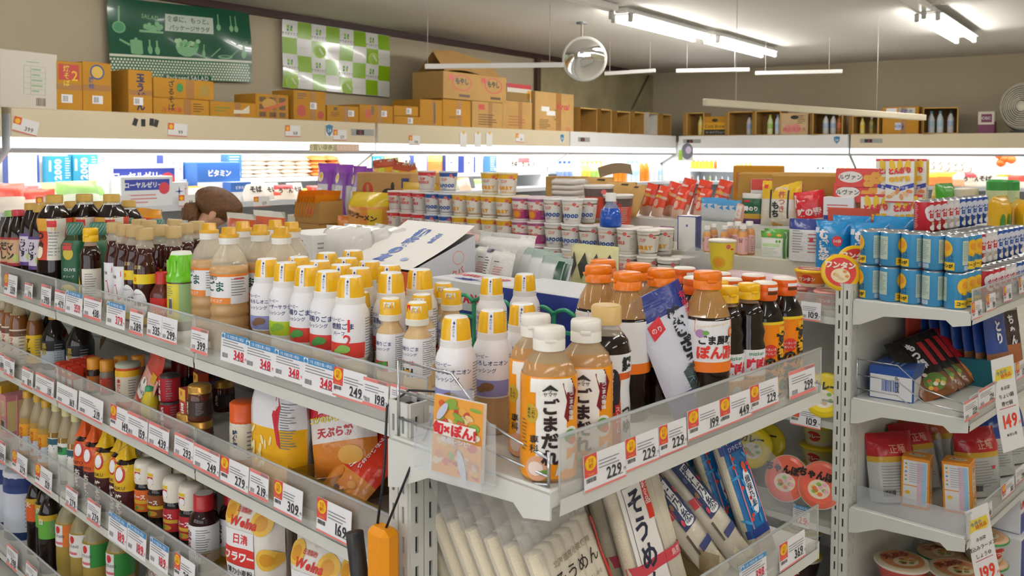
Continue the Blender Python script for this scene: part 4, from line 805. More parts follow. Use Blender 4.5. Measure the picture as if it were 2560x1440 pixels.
def dno(c):
    def f(l, fn, R, H): band(l, fn, R, .45*H, .72*H, K('ecebe6')); band(l, fn, R, .45*H, .72*H, K(c), .3, 2.2, 2); l.ell(fn, -.006, .66*H, .009, .012, K('cf2f35'), 3); l.text(fn, '札下の印', -.004, .58*H, .011, K('2a2a4a'), k=3); l.rect(fn, -.02, .48*H, .012, .51*H, K('d86a74'), 3)
    return bottle('clear_oil_bottle', .26, .040, [(.95, 0), (1, .03), (1, .1), (.95, .14), (1, .2), (1, .72), (.75, .84), (.4, .92), (.36, .94)], K('b59a4a', .08, alpha=.8, name='pale_oil'), .75, cap_screw(K('d9c23a', .35), 1.4), f, clr=clear('e6dcb0', .4))
NO1, NO2, NO3 = dno('ecebe6'), dno('df7a2a'), dno('2f8a3a')
for i, (x, y, p_) in enumerate([(165, 1220, NO1), (195, 1240, NO2), (228, 1262, NO1), (262, 1286, NO3), (300, 1312, NO3), (215, 1235, NO1), (250, 1255, NO3), (290, 1280, NO3)]): put(p_, x, y, S4, f'pale oil bottle with a white label, {ORD[i] if i < 5 else ORD[i-5]} from the far end of the {"front" if i < 5 else "rear"} row', group='pale oils on the lowest shelf')
TIN = simple('blue_tin', .24, .075, K('28407e', .3), K('dfe3ea', .3), lab('d5dbe6', .12, .7, None, band2=('28407e', .7, .8), a=(-3.1, 3.1)), prof=[(1, 0), (1, .93)], capk=1.0, fill=.99)
put(TIN, 10, 1150, S4, 'large blue and white tin at the picture edge'); put(TIN, 60, 1165, S4, 'large blue and white tin behind the first')
mbp, f, _ = pouch(.11, .16, .05, film('eee9e4'), None, 'pillow', 3, (8, 10), .003, 9)
for k_ in range(7): mbp.text(f, '╳', -.04+.013*k_, .11-.012*(k_ % 3), .02, K('d03a4a'), k=2); mbp.text(f, '╳', -.04+.013*k_, .06-.012*(k_ % 2), .02, K('d03a4a'), k=2)
MP = Proto('mesh_print_pack', 'pack', .16); MP.p('pack', mbp); put(MP, 380, 1375, S4, 'white pack printed with a red net beside the oils', rx=-.2)
jr = simple('gold_jar', .09, .04, K('3a2210', .1), K('c7962a', .25, metal=.6), lab('b3261e', .1, .6, a=(-3, 3)), prof=[(.95, 0), (1, .04), (1, .75), (.9, .8)], capk=1.05, fill=.99)
mb = MB(); ubox(mb, .03, 3.48, .055, .475, .085, .11, METAL, ch=.003); part(g1, 'base_deck', mb)
q = onplane(10, 1425, G(0, .12, 0), dR); inst(jr, Vector((q.x, q.y, .11)), RZ_FACE, 'gold lidded jar at the bottom corner of the picture')
settle(S4, (.1, 4, .064, .475))
# ================================================================ end shelf at the near corner: sauces and ponzu
W4 = 'on the near end shelf'
# sesame sauce pouch-bottles
def dgoma(l, fn, R, H):
    band(l, fn, R, .03*H, .70*H, K('f29a0c', .2)); l.rect(fn, -.022, .13*H, .020, .69*H, K('faf7ef', .2), 3, .006); l.rect(fn, -.030, .60*H, .028, .69*H, K('faf7ef', .2), 3, .006)
    l.poly(fn, [(.014, .66*H), (.028, .69*H), (.036, .60*H), (.030, .48*H), (.022, .40*H), (.016, .44*H), (.020, .54*H)], K('7a1c22', .2), 4); l.text(fn, '焙煎ごまの香味', .026, .66*H, .0075, PW, vert=True, k=6)
    l.text(fn, 'ごまだれ', -.003, .56*H, .0235, K('2a1418', .3), vert=True, k=6, bold=.05); l.poly(fn, [(-.014, .615*H), (-.003, .655*H), (.008, .615*H), (.006, .61*H), (-.003, .643*H), (-.012, .61*H)], BLACK, 6); l.text(fn, 'サ', -.003, .618*H, .008, BLACK, k=6); l.text(fn, 'ヤマサ', -.003, .59*H, .0065, BLACK, k=6)
    l.ell(fn, -.028, .46*H, .009, .014, K('c9a42a'), 4); l.text(fn, 'あれも', -.031, .50*H, .005, BLACK, vert=True, k=6); l.text(fn, 'これも', -.025, .50*H, .005, BLACK, vert=True, k=6); l.text(fn, '専科', -.024, .32*H, .013, BLACK, vert=True, k=6)
    l.ell(fn, -.020, .10*H, .016, .018, K('e3a882'), 5); l.ell(fn, -.022, .10*H, .010, .010, K('f0dccd'), 6); l.ell(fn, -.010, .075*H, .006, .004, K('6fae3a'), 7)
    l.ell(fn, .026, .30*H, .013, .016, K('f4efe4'), 5); l.ell(fn, .025, .31*H, .009, .010, K('5fa23a'), 6); l.ell(fn, .028, .28*H, .007, .006, K('d8572f'), 7); l.poly(fn, [(.004, .05*H), (.030, .09*H), (.034, .19*H), (.010, .16*H)], K('e6e2da'), 5); l.lines(fn, -.046, .2*H, -.034, .42*H, 9, K('8a5a14'), 4)
PG = [(.93, 0), (1, .025), (1, .62), (.99, .68), (.85, .76), (.50, .84), (.42, .86)]
GOMA = bottle('sesame_sauce_bottle', .215, .0405, PG, K('b98a55', .15), .78, cap_flip(K('f4f0e4', .3), 1.38), dgoma, sq=.6, clr=clear('d9bd94', .6))
for x, y, lb, j in [(1347, 787, 'sesame sauce bottle behind the front one, cap just showing', .0), (1345, 822, 'sesame sauce bottle in front, behind the wire guard', .28), (1452, 800, 'sesame sauce bottle to the right of the front one', .1)]: put(GOMA, x, y, S1, lb, RZ_END, 'sesame sauce bottles', jit=j-1.0)
def dstr(l, fn, R, H):
    band(l, fn, R, .02*H, .62*H, K('dd5f14', .2)); band(l, fn, R, .55*H, .68*H, K('eef0f2', .2), k=2); band(l, fn, R, .02*H, .5*H, K('eef0f2', .2), .35, 1.5, 2); l.ell(fn, .0, .43*H, .013, .035, K('1c1f2a'), 4); l.text(fn, '鰹かつお節', -.004, .56*H, .009, PW, vert=True, k=6); l.rect(fn, .003, .13*H, .012, .33*H, K('d03026'), 5); l.text(fn, 'ストレート', .0075, .32*H, .0085, PW, vert=True, k=6); l.text(fn, '500ml', .004, .05*H, .009, PW, k=5); l.text(fn, 'つゆ', .026, .32*H, .022, BLACK, vert=True, k=5, bold=.05); l.text(fn, '鰹', .025, .61*H, .022, BLACK, k=5, bold=.05)
STR = bottle('noodle_soup_bottle', .225, .039, [(.95, 0), (1, .03), (.97, .3), (.92, .42), (1, .55), (1, .68), (.9, .76), (.5, .85), (.46, .88)], SOY, .80, cap_screw(K('d9b774', .3), 1.35, top=K('e2c588')), dstr, clr=clear('d9cdb8', .4))
put(STR, 1508, 765, S1, 'straight noodle soup bottle with an orange label behind the sesame sauces', RZ_END, jit=-.6)
# ponzu with orange caps
PZ = [(.94, 0), (1, .02), (.95, .06), (1, .1), (.95, .14), (1, .18), (.96, .24), (1, .30), (1, .66), (.97, .70), (.82, .78), (.5, .87), (.42, .89)]
def dpon(l, fn, R, H):
    band(l, fn, R, .33*H, .68*H, PW); band(l, fn, R, .33*H, .40*H, K('ee7a1a'), k=2); l.poly(fn, [(-.035, .60*H), (-.035, .68*H), (.04, .68*H), (.04, .64*H)], K('ee7a1a'), 3); l.text(fn, 'Kyushu kenko ponzu', 0, .655*H, .0065, K('f6d9b0'), k=5, rot=.12); l.text(fn, 'ごま風味', .004, .55*H, .0165, BLACK, k=4, bold=.04); l.text(fn, 'ぽん酢', .004, .465*H, .0235, K('e03a2a'), k=4, bold=.05); l.ell(fn, -.024, .595*H, .009, .007, K('b68ac0'), 4); l.ell(fn, -.015, .60*H, .006, .004, K('6fae4a'), 5); l.text(fn, '旨', .036, .60*H, .009, PW, k=6); l.ell(fn, .036, .60*H, .007, .008, K('ee7a1a'), 5)
    l.lines(fn, -.075, .36*H, -.045, .64*H, 14, GREY, 3)
PON = bottle('ponzu_bottle', .257, .041, PZ, K('20120d', .08), .70, cap_flip(K('ee7d12', .3), 1.45), dpon, clr=clear('c99a5c', .62))
for i, (x, y, lb) in enumerate([(1515, 650, 'orange capped ponzu bottle, back left'), (1600, 660, 'orange capped ponzu bottle, back middle'), (1497, 663, 'orange capped ponzu bottle, left one, back label showing'), (1578, 679, 'orange capped ponzu bottle behind the seaweed pack, left'), (1672, 672, 'orange capped ponzu bottle behind the seaweed pack, right'), (1765, 678, 'orange capped ponzu bottle with red print, label facing out')]): put(PON, x, y, S1, lb, RZ_END, 'orange capped ponzu', jit=[-2.4, -2.2, -2.3, -2.2, -1.9, -.7][i])
# ajipon
def daji(l, fn, R, H): band(l, fn, R, .04*H, .46*H, PW); band(l, fn, R, .04*H, .24*H, K('f0a41c'), k=2); l.text(fn, '味ぽん', .006, .34*H, .021, K('d41f35'), k=4, bold=.07, sx=.8); l.text(fn, 'mizkan', .0, .43*H, .010, K('2a8a5a'), k=4); l.text(fn, '鍋もの・おろし', .0, .22*H, .0065, K('5a3a1a'), k=4); l.ell(fn, .004, .14*H, .010, .012, K('dfe6f2'), 4); l.ell(fn, .006, .10*H, .012, .007, K('b8302a'), 5)
AJ = bottle('citrus_soy_bottle', .222, .0315, [(.94, 0), (1, .02), (1, .48), (.9, .53), (.98, .6), (.84, .67), (.9, .74), (.6, .84), (.46, .88)], K('17100e', .07), .84, cap_flip(K('f4bf12', .3), 1.45), daji, clr=clear('c9b090', .4))
for x, y, lb in [(1808, 697, 'yellow capped citrus soy bottle hidden behind the others'), (1818, 716, 'yellow capped citrus soy bottle, left of the pair'), (1868, 707, 'yellow capped citrus soy bottle, right of the pair')]: put(AJ, x, y, S1, lb, RZ_END, 'citrus soy bottles', jit=-.5)
# sukiyaki sauce
def dsuk(l, fn, R, H): band(l, fn, R, .03*H, .66*H, K('f08912', .2)); band(l, fn, R, .64*H, .665*H, K('f0d02a'), k=2); band(l, fn, R, .03*H, .62*H, K('f4b51c'), .15, 1.2, 2); l.text(fn, 'すき焼', .012, .58*H, .029, BLACK, vert=True, k=5, bold=.07); l.text(fn, 'のたれ', -.014, .36*H, .027, BLACK, vert=True, k=5, bold=.06); l.ell(fn, -.014, .41*H, .014, .013, K('d63424'), 4); l.text(fn, 'いろいろ', -.014, .425*H, .006, PW, k=6); l.text(fn, 'おいしく', -.014, .39*H, .006, PW, k=6); l.ell(fn, .016, .10*H, .010, .012, K('2f6a3a'), 5)
def csuk(c, z0, H, rn):
    r = rn*1.4; c.lathe([(r*.92, z0-.004), (r, z0), (r, z0+.012), (r*.95, z0+.014), (r, z0+.016), (r, H-.006), (r*.97, H-.003)], K('ea6414', .3), 22); c.lathe([(r*.97, H-.003), (r*.9, H), (.001, H)], K('f2ece0'), 20); fn = cyl(r+.0004); c.rect(fn, -.013, z0+.016, .012, z0+.022, PW, 1); c.rect(fn, -.013, z0+.008, .012, z0+.014, K('5a2a14'), 1)
SUK = bottle('sukiyaki_sauce_bottle', .218, .0335, [(.94, 0), (1, .02), (1, .67), (.93, .73), (.6, .83), (.52, .86)], K('15100f', .07), .99, csuk, dsuk, sq=.5)
for i, (x, y, lb) in enumerate([(1712, 668, 'orange capped sauce bottle at the back, left one'), (1740, 692, 'orange capped sauce bottle peeping behind the ponzu'), (1815, 682, 'orange capped sauce bottle at the back, second'), (1815, 699, 'orange capped sauce bottle behind the yellow caps'), (1872, 685, 'orange capped sauce bottle behind the sukiyaki pair'), (1908, 705, 'sukiyaki sauce bottle with orange label, left of the pair'), (1957, 693, 'sukiyaki sauce bottle with orange label, right of the pair')]): put(SUK, x, y, S1, lb, RZ_END, 'orange capped sukiyaki sauces', jit=-.3)
settle(S1, (-.305, 4, -.012, .79))
# seaweed pack
nb, f, _ = pouch(.115, .255, .03, zones((.24, film('3a4a8c')), (.82, film('dfe3f0')), (1, film('2c3a86'))), film('dfe3f0'), 'pillow', 3, (12, 16), .003, 11, top=.05)
nb.poly(f, [(-.045, .20), (-.015, .212), (-.012, .184), (-.042, .172)], K('d62f3a'), 3); nb.text(f, '焼きざみのり', .016, .215, .029, K('15181f'), vert=True, k=4, bold=.06); nb.text(f, '有明海産', .048, .235, .016, K('d8354a'), vert=True, k=4); nb.text(f, 'のり', -.029, .19, .012, PW, k=4)
nb.poly(f, [(-.012, .10), (.05, .115), (.055, .02), (.0, .01)], K('4a5a5c'), 3)
for i in range(70):
    r_ = random.Random(i); x, y = r_.uniform(-.006, .05), r_.uniform(.015, .108); a = r_.uniform(0, 3); c_, s_ = math.cos(a)*.011, math.sin(a)*.011
    nb.poly(f, [(x-c_, y-s_), (x-s_*.13, y+c_*.13), (x+c_, y+s_), (x+s_*.13, y-c_*.13)], K(r_.choice(['2f3f42', '1f2b2e', '5a6f70', '6f8a94', '3c4a3a'])), 4+i % 4)
for k_ in range(5): nb.rect(f, -.055, .222+k_*.005, .0, .2228+k_*.005, K('5a6ab0'), 3)
NB = Proto('seaweed_pack', 'pack', .25); NB.p('pack', nb)
nq = G(-.262, .47, S1); inst(NB, G(-.272, .43, S1), RZ_END-.45, 'blue and white shredded seaweed pack leaning on the ponzu', rx=-.14, ry=-.36, s=.95)
# green fence
GR = K('1f8a63', .35, name='green_plastic'); fb = MB(); p0, p1 = Vector((-.565, .545, 0)), Vector((-.13, .56, 0))
for k_ in range(8):
    x = p0.x+(p1.x-p0.x)*k_/7; y = p0.y+(p1.y-p0.y)*k_/7; fb.box((x, y, S1+.055), (.011, .007, .11), GR, ch=.002)
    if k_ < 7:
        w_ = (p1.x-p0.x)/7; fb.box((x+w_/2, y, S1+.008), (w_, .007, .014), GR, ch=.002); fb.box((x+w_/2, y, S1+.072), (w_, .006, .009), GR, ch=.002)
        fb.tube([(x+w_*t, y, S1+.11+.012*math.sin(math.pi*t)) for t in (0, .2, .35, .5, .65, .8, 1)], .005, GR, 6)
fe = tag(new('plastic_fence', fb.mesh('plastic_fence')), 'green plastic lattice fence between the dressings and the tonic boxes', 'fence'); fe.location = O1; fe.rotation_euler = (0, 0, RZ_FACE)
# recipe leaflet holder on the wire guard
ho = empty('leaflet_holder', 'clear acrylic pocket clipped to the wire guard', 'holder', None, G(-.145, -.040, 1.122), RZ_FACE)
hb = MB(); AC = K('eef2f4', .04, alpha=.22, name='acrylic')
hb.box((0, -.024, .032), (.145, .002, .065), AC); hb.box((0, .006, .045), (.145, .002, .09), AC); hb.box((0, -.009, .001), (.145, .03, .002), AC)
for x in (-.0725, .0725): hb.box((x, -.009, .032), (.002, .03, .065), AC)
part(ho, 'pocket', hb); part(ho, 'hook', MB().box((0, .008, .10), (.05, .002, .06), AC))
rb = MB(); fw = lambda x, y, o: (x, -.0035-o, y); rb.box((0, 0, .068), (.088, .007, .136), PW)
rb.rect(fw, -.044, .0, .044, .136, K('e9a23c'))
for i in range(60):
    r_ = random.Random(i+3); x, y = r_.uniform(-.036, .036), r_.uniform(.008, .128); a, b = r_.uniform(.004, .012), r_.uniform(.003, .008); x = max(-.043+a, min(.043-a, x))
    rb.ell(fw, x, y, a, b, K(r_.choice(['e9c98a', 'd8622f', 'f2e3c0', 'c8492f', '86a83c', 'e8b050', 'efe0c8', 'd98a5a'])), 2+i % 5, 12, rot=r_.uniform(-.6, .6))
rb.rect(fw, -.040, .068, .034, .092, K('faf3ea'), 8); rb.text(fw, '旬×ぽん!', -.003, .080, .022, K('d8202a'), k=10, bold=.05, sx=.9); rb.text(fw, '簡単レシピ!', 0, .062, .010, PW, k=10, bold=.02); rb.ell(fw, .012, .022, .006, .028, K('cfd9ea'), 9, rot=.25); rb.ell(fw, -.026, .110, .006, .018, K('c9cfe0'), 9, rot=-.5)
lf = tag(new('recipe_leaflet', rb.mesh('recipe_leaflet')), 'recipe leaflets with food photos standing in the clear pocket', 'leaflet'); lf.scale = (1.08, 1, .84); lf.location = G(-.155, -.051, 1.126); lf.rotation_euler = (-.06, 0, RZ_FACE+.12)
# tags on the end shelf
ep = G(-.31, 0, 0); eo = -dL*.006
price_tags([('d', '229', 1452, 1555, 1140, 1230), ('d', '229', 1556, 1638, 1098, 1178), ('d', '229', 1640, 1708, 1066, 1142), ('d', '199', 1712, 1796, 1028, 1100), ('d', '449', 1792, 1872, 998, 1068), ('d', '229', 1868, 1938, 966, 1032), ('r', '299', 1966, 2030, 930, 998)], ep, dL, RZ_END, eo, ('from the near corner of the end shelf', 'the near end shelf'))
price_tags([('b', '398', 1842, 1908, 1416, 1480), ('d', '369', 1942, 2005, 1362, 1428)], ep, dL, RZ_END, eo, ('on the lower end shelf rail', 'the lower near end shelf'))
# ---------------------------------------------------------------- noodles on the lower end shelf
SE = .815
NOODLE = K('ece0c2', .5, bump=.25, bscale=220, name='dry_noodles'); FILMC = K('f2f0ea', .1, alpha=.28, bump=.3, bscale=30, name='clear_film')
def bundle_mesh(w_, h, d, n):
    mb = MB()
    for k_ in range(n): mb.lathe([(.001, 0), (d*.5, .002), (d*.5, h-.002), (.001, h)], NOODLE, 10, c=(-w_/2+w_*(k_+.5)/n, 0), sy=1)
    return mb
def somen_flat(seed, t=True):
    pr = Proto('noodle_pack', 'noodles', .26); w_, h, d = .15, .25, .038
    pr.p('noodles', bundle_mesh(w_*.9, h*.82, d*.8, 6)); mb, f, _ = pouch(w_, h+.05, d*1.08, FILMC, None, 'brick', 6, (8, 10), .004, seed, top=.12)
    if t: mb.text(f, '北海道産小麦使用', 0, h*.70, .011, K('8a7a6a'), k=3); mb.text(f, 'そうめん', 0, h*.60, .026, K('2a2522'), k=3); mb.text(f, 'なめらかで喉ごし楽しめる', 0, h*.48, .008, K('8a7a6a'), k=3); mb.rect(f, w_*.40, 0, w_*.49, h*.8, K('d8321f'), 3)
    pr.p('film', mb); return pr
SF = somen_flat(3); SF0 = somen_flat(5, False)
for i in range(7):
    inst(SF if i == 6 else SF0, G(-.27+i*.0465+.0, .15, SE) if 0 else G(-.265+(6-i)*.044, .155, SE), RZ_END-.05, f'white film somen pack, {ORD[6-i]} from the shelf front', 'somen packs in a row', rx=-.30, ry=-.22)
def somen_band(seed):
    pr = Proto('noodle_pack', 'noodles', .27); w_, h, d = .14, .27, .04
    pr.p('noodles', bundle_mesh(w_*.92, h*.9, d*.8, 6)); mb, f, _ = pouch(w_, h+.03, d*1.1, zones((.9, FILMC), (1, K('2f6fc0', .2, alpha=.8))), None, 'brick', 6, (8, 12), .003, seed, top=.08)
    mb.rect(f, -.058, .06, .01, .265, K('f3efe9'), 2); mb.text(f, 'そうめん', -.026, .225, .045, K('1d2440'), vert=True, k=4, bold=.03); mb.rect(f, -.002, .165, .012, .262, K('d8321f'), 4); mb.text(f, '島原城食品', .005, .255, .013, PW, vert=True, k=5); mb.rect(f, -.07, .085, .07, .105, K('c8414f'), 3); mb.text(f, '島原', .04, .095, .013, K('f0c8c8'), k=4)
    for a, b, c, d_ in ((-.05, .10, -.049, .23), (.012, .03, .013, .16), (-.05, .23, -.002, .231)): mb.rect(f, a, b, c, d_, K('1d2440'), 3)
    pr.p('film', mb); return pr
SBD = somen_band(4)
for i in range(4): inst(SBD, G(-.262+.05*(3-i), .335+.012*(3-i), SE), RZ_END-.05, f'somen pack with blue top and red band, {ORD[3-i]} from the shelf front', 'banded somen packs', rx=-.28, ry=-.10)
def ibo(seed):
    pr = Proto('noodle_pack', 'noodles', .28); w_, h, d = .066, .285, .04
    pr.p('noodles', bundle_mesh(w_*.85, h*.94, d*.85, 2)); mb, f, _ = pouch(w_, h, d*1.15, K('f0e9da', .12, alpha=.45, bump=.2, bscale=30, name='pale_film'), None, 'pillow', 5, (8, 12), .002, seed)
    mb.rect(f, -.024, .105, .026, .225, K('1f2f5c'), 2); mb.rect(f, -.010, .115, .012, .21, PW, 3); mb.text(f, '揖保乃糸', .001, .208, .0225, K('1d2a4a'), vert=True, k=5, bold=.02); mb.ell(f, .001, .115, .015, .008, PW, 4); mb.text(f, '手延素麺', .001, .115, .006, K('1d2a4a'), k=6)
    mb.rect(f, -.018, .058, .024, .072, K('1f2f6c'), 2); mb.ell(f, -.006, .262, .012, .008, PW, 2); mb.rect(f, -.014, .252, .0, .266, K('2a4a9a'), 3); mb.rect(f, .006, .245, .022, .262, K('5a6a1c'), 3); mb.rect(f, -.018, .246, .004, .250, K('d8321f'), 4)
    for k_ in range(6): mb.ell(f, -.018+.038*(k_ % 2), .12+.017*k_, .004, .007, K(['c8324a', '4a5a8c', '8a6a4a'][k_ % 3]), 4, 8)
    mb.bars(f, -.028, .06, -.024, .10, BLACK, 3, 5); mb.rect(f, -.032, .135, -.022, .155, K('c8303a'), 3); pr.p('film', mb); return pr
IB = ibo(3)
for i, (v_, lb) in enumerate([(.47, 'slim fine noodle pack with navy label lying aslant, nearer one'), (.555, 'slim fine noodle pack with navy label lying aslant, farther one')]):
    inst(IB, G(-.268, v_+.03, SE+.012), RZ_END-.05, lb, 'slim noodle packs', rx=-.62, ry=-.34)
inst(IB, G(-.16, .50, SE+.03), RZ_END-.05, 'slim fine noodle pack behind the navy labelled pair', 'slim noodle packs', rx=-.5, ry=-.3); inst(IB, G(-.20, .45, SE+.004), RZ_END+.9, 'slim noodle pack lying flat under the others', 'slim noodle packs', rx=-1.45)
def hiya(seed):
    pr = Proto('noodle_pack', 'noodles', .29); w_, h, d = .07, .285, .034
    pr.p('noodles', bundle_mesh(w_*.9, h*.96, d*.85, 3)); mb, f, _ = pouch(w_, h, d*1.15, zones((.14, K('f0e9da', .12, alpha=.35)), (.78, film('1c6fb0')), (1, K('f0e9da', .12, alpha=.35))), K('f0e9da', .12, alpha=.4), 'brick', 6, (8, 14), .002, seed)
    mb.ell(f, .004, .125, .012, .045, PW, 3); mb.text(f, '揖保乃糸', .004, .155, .015, K('1d2a4a'), vert=True, k=5); mb.rect(f, -.034, .205, .034, .222, K('1d3a86'), 3); mb.text(f, 'ひやむぎ', 0, .213, .011, K('cfe0f2'), k=5); mb.rect(f, -.034, .04, .034, .056, K('1d3a86'), 3); mb.rect(f, -.02, .0, -.017, .28, K('e08a9a'), 2); mb.rect(f, .02, .0, .023, .28, K('e08a9a'), 2); mb.ell(f, .004, .175, .006, .008, K('e05a3a'), 6)
    for k_ in range(10): r_ = random.Random(k_); mb.ell(f, r_.uniform(-.028, .028), r_.uniform(.06, .2), .004, .004, K('e0402f'), 4, 8); mb.ell(f, r_.uniform(-.03, .03), r_.uniform(.06, .2), .010, .003, K('3fa0d8'), 3, 8, rot=r_.uniform(0, 3))
    pr.p('film', mb); return pr
HY = hiya(6)
for i in range(4): inst(HY, G(-.262+.055*i, .665-.004*i, SE), RZ_END-.2, f'blue wave patterned noodle pack, {ORD[i]} from the shelf front', 'blue noodle packs', rx=-.30, ry=-.16)
rod_ = MB(); rod_.box((0, 0, 0), (.03, .27, .03), NOODLE); 
hp = Proto('noodle_bundle', 'noodles', .03); hp.p('noodles', MB().lathe([(.016, -.13), (.016, .13)], NOODLE, 12)); hp.p('band', MB().lathe([(.0168, -.01), (.0168, .01)], K('c8283a'), 12))
inst(hp, G(-.20, .17, SE+.285), RZ_END, 'noodle bundle with a red band lying across the somen packs', rx=0, ry=math.pi/2-.15)
dp = MB(); AC2 = K('c9ccd2', .08, alpha=.35, name='smoke_acrylic'); dp.add([G(-.30, .745, SE), G(-.05, .745, SE), G(-.05, .745, SE+.16), G(-.16, .745, SE+.24), G(-.26, .745, SE+.16), G(-.30, .745, SE+.06)], [(0, 1, 2, 3, 4, 5)], AC2)
tag(new('shelf_divider', dp.mesh('shelf_divider')), 'clear rounded divider at the end of the blue noodle packs', 'divider')
divider(-.29, -.06, .46, .44, SE, 'amber plastic divider below the slim noodle packs')
# orange hook and cord at the post
cp_ = empty('orange_grip', 'orange plastic handle hanging from the post on a black cord', 'handle', None, G(.022, -.05, .79), RZ_FACE); cp_.scale = (1.25, 1.25, 1.1)
gb = MB(); gb.box((0, 0, .09), (.042, .03, .20), K('ef9a10', .3), ch=.008); gb.box((.012, 0, -.02), (.09, .034, .05), K('ef9a10', .3), ch=.012); part(cp_, 'grip', gb)
gb = MB(); gb.tube([(-.03, -.012, -.02), (-.034, -.012, .10), (-.046, -.012, .17)], .012, K('1c1c1e', .45), 10); part(cp_, 'blade', gb); gb = MB(); gb.box((.055, -.004, -.02), (.06, .03, .04), K('1c1c1e', .45), ch=.01); part(cp_, 'clip', gb)
gb = MB(); gb.tube([(-.012, .0, .19), (-.026, .022, .26), (-.03, .03, .355), (-.02, .06, .375), (.01, .08, .375), (.028, .07, .365), (.036, .045, .33), (.03, .02, .28), (.006, .0, .19)], .0018, K('17191f', .5), 6); part(cp_, 'cord', gb)
# ================================================================ rear half of the long gondola
def scaled(pr, q, lev, rz, label, group=None, rx=0, ry=0):
    k = max(.3, (q.z-lev)/pr.H); return inst(pr, Vector((q.x, q.y, lev)), rz, label, group, rx, ry, k)
def putv(pr, px, py, v, lev, label, rz=RZ_FACE, group=None, rx=0, ry=0):
    """stand a product on lev in the row v of the gondola grid, sized so that its top is seen at px, py"""
    return scaled(pr, onplane(px, py, G(0, v, 0), dR), lev, rz, label, group, rx, ry)
def putu(pr, px, py, u, lev, label, rz=RZ_END, group=None, rx=0, ry=0): return scaled(pr, onplane(px, py, G(u, 0, 0), dL), lev, rz, label, group, rx, ry)
def bag(name, w_, h, d, zs, deco=None, mode='pillow', seed=1, cat='bag', back=None, top=0, pxp=3, gather=0, n=(10, 12), cr=.003):
    mb, f, _ = pouch(w_, h, d, zones(*[(t, film(c) if isinstance(c, str) else c) for t, c in zs]), film(back) if back else None, mode, pxp, n, cr, seed, top, gather=gather)
    if deco: deco(mb, f, w_, h)
    pr = Proto(name, cat, h); pr.p('bag', mb); return pr
RS = LEV1[0]; BT = RS+.148
def lipo(side):
    def f(b, fc, w_, d, h):
        b.text(fc('T'), 'リポビタンD', 0, d*.1, .035, K('d8283a'), bold=.05); b.rect(fc('T'), -w_*.4, -d*.3, w_*.4, -d*.29, K('2a3f9a'))
        for k_ in range(8): a = k_*math.pi/4; b.poly(fc('T'), [(-.01*math.sin(a), .01*math.cos(a)-d*.29), (.05*math.cos(a), .02*math.sin(a)-d*.29), (.01*math.sin(a), -.01*math.cos(a)-d*.29)], K('2a3f9a'), 2)
        for s_ in 'FR': b.rect(fc(s_), -1*(w_ if s_ == 'F' else d)/2+.002, .002, (w_ if s_ == 'F' else d)/2-.002, h*.5, K('24358c')); b.text(fc(s_), 'LIPOVITAN-D', 0, h*.72, .03 if s_ == 'F' else .018, K('d8283a'), bold=.06)
    return f
lb_ = carton('tonic_box', .205, .14, .145, K('eceef2', .3), lipo(0)); lb2 = carton('tonic_box', .29, .17, .15, K('eceef2', .3), lambda b, fc, w_, d, h: (b.rect(fc('F'), -w_/2+.002, .002, w_/2-.002, h*.97, K('24358c')), b.rect(fc('R'), -d/2+.002, .002, d/2-.002, h*.97, K('24358c')), b.ell(fc('F'), -.02, h*.6, .03, .022, K('d62f3a'), 2), b.rect(fc('F'), -.07, .02, .03, h*.5, PW, 3), b.rect(fc('F'), -.06, .03, .0, h*.45, K('c9d3e6'), 4)))
inst(lb_, G(.545, .665, RS), RZ_FACE, 'white tonic drink box with red lettering behind the green fence', 'tonic boxes'); inst(lb2, G(.26, .672, RS), RZ_FACE, 'blue and white tonic drink carton behind the green fence', 'tonic boxes')
# tilted open box with blue brush lettering
ob = empty('display_box', 'white and orange box with blue brush lettering, lid slanting up', 'box', None, G(.87, .70, RS), RZ_FACE)
w_, d = .30, .24; h0, h1 = .15, .235
mb = MB(); vs = [(-w_/2, -d/2, 0), (w_/2, -d/2, 0), (w_/2, d/2, 0), (-w_/2, d/2, 0), (-w_/2, -d/2, h0), (w_/2, -d/2, h0), (w_/2, d/2, h1), (-w_/2, d/2, h1)]
mb.add(vs, [(0, 3, 2, 1), (0, 4, 7, 3), (2, 3, 7, 6)], K('e6e7ea', .4)); mb.add(vs, [(1, 2, 6, 5)], K('d9dbe2', .4)); mb.add(vs, [(0, 1, 5, 4)], K('e0673c', .4)); sd = lambda x, y, o: (w_/2+o, x, y); mb.text(sd, 'フタバ', .04, .13, .025, K('e0604a'), k=2, rot=.3); mb.ell(sd, .055, .175, .022, .02, K('e8a9a0'), 1); mb.ell(sd, .055, .175, .019, .017, K('d9dbe2'), 2)
part(ob, 'carton', mb)
sl = math.hypot(d, h1-h0); lid = MB(); fl = lambda x, y, o: (x, -d/2+d*y/sl-o*.3, h0+.006+(h1-h0)*y/sl+o+.02*(y/sl)**3); lid.grid(lambda a, b: fl(-w_/2+w_*a, sl*b, 0), 2, 6, K('ece9e2', .5)); lid.text(fl, '御飯の友', -.02, sl*.86, .048, K('3a5aa8'), vert=True, k=3, bold=.06); lid.text(fl, '元祖', .06, sl*.8, .026, K('3a5aa8'), vert=True, k=3, bold=.04); lid.ell(fl, .07, sl*.2, .014, .010, K('8a9ac8'), 3); part(ob, 'lid', lid)
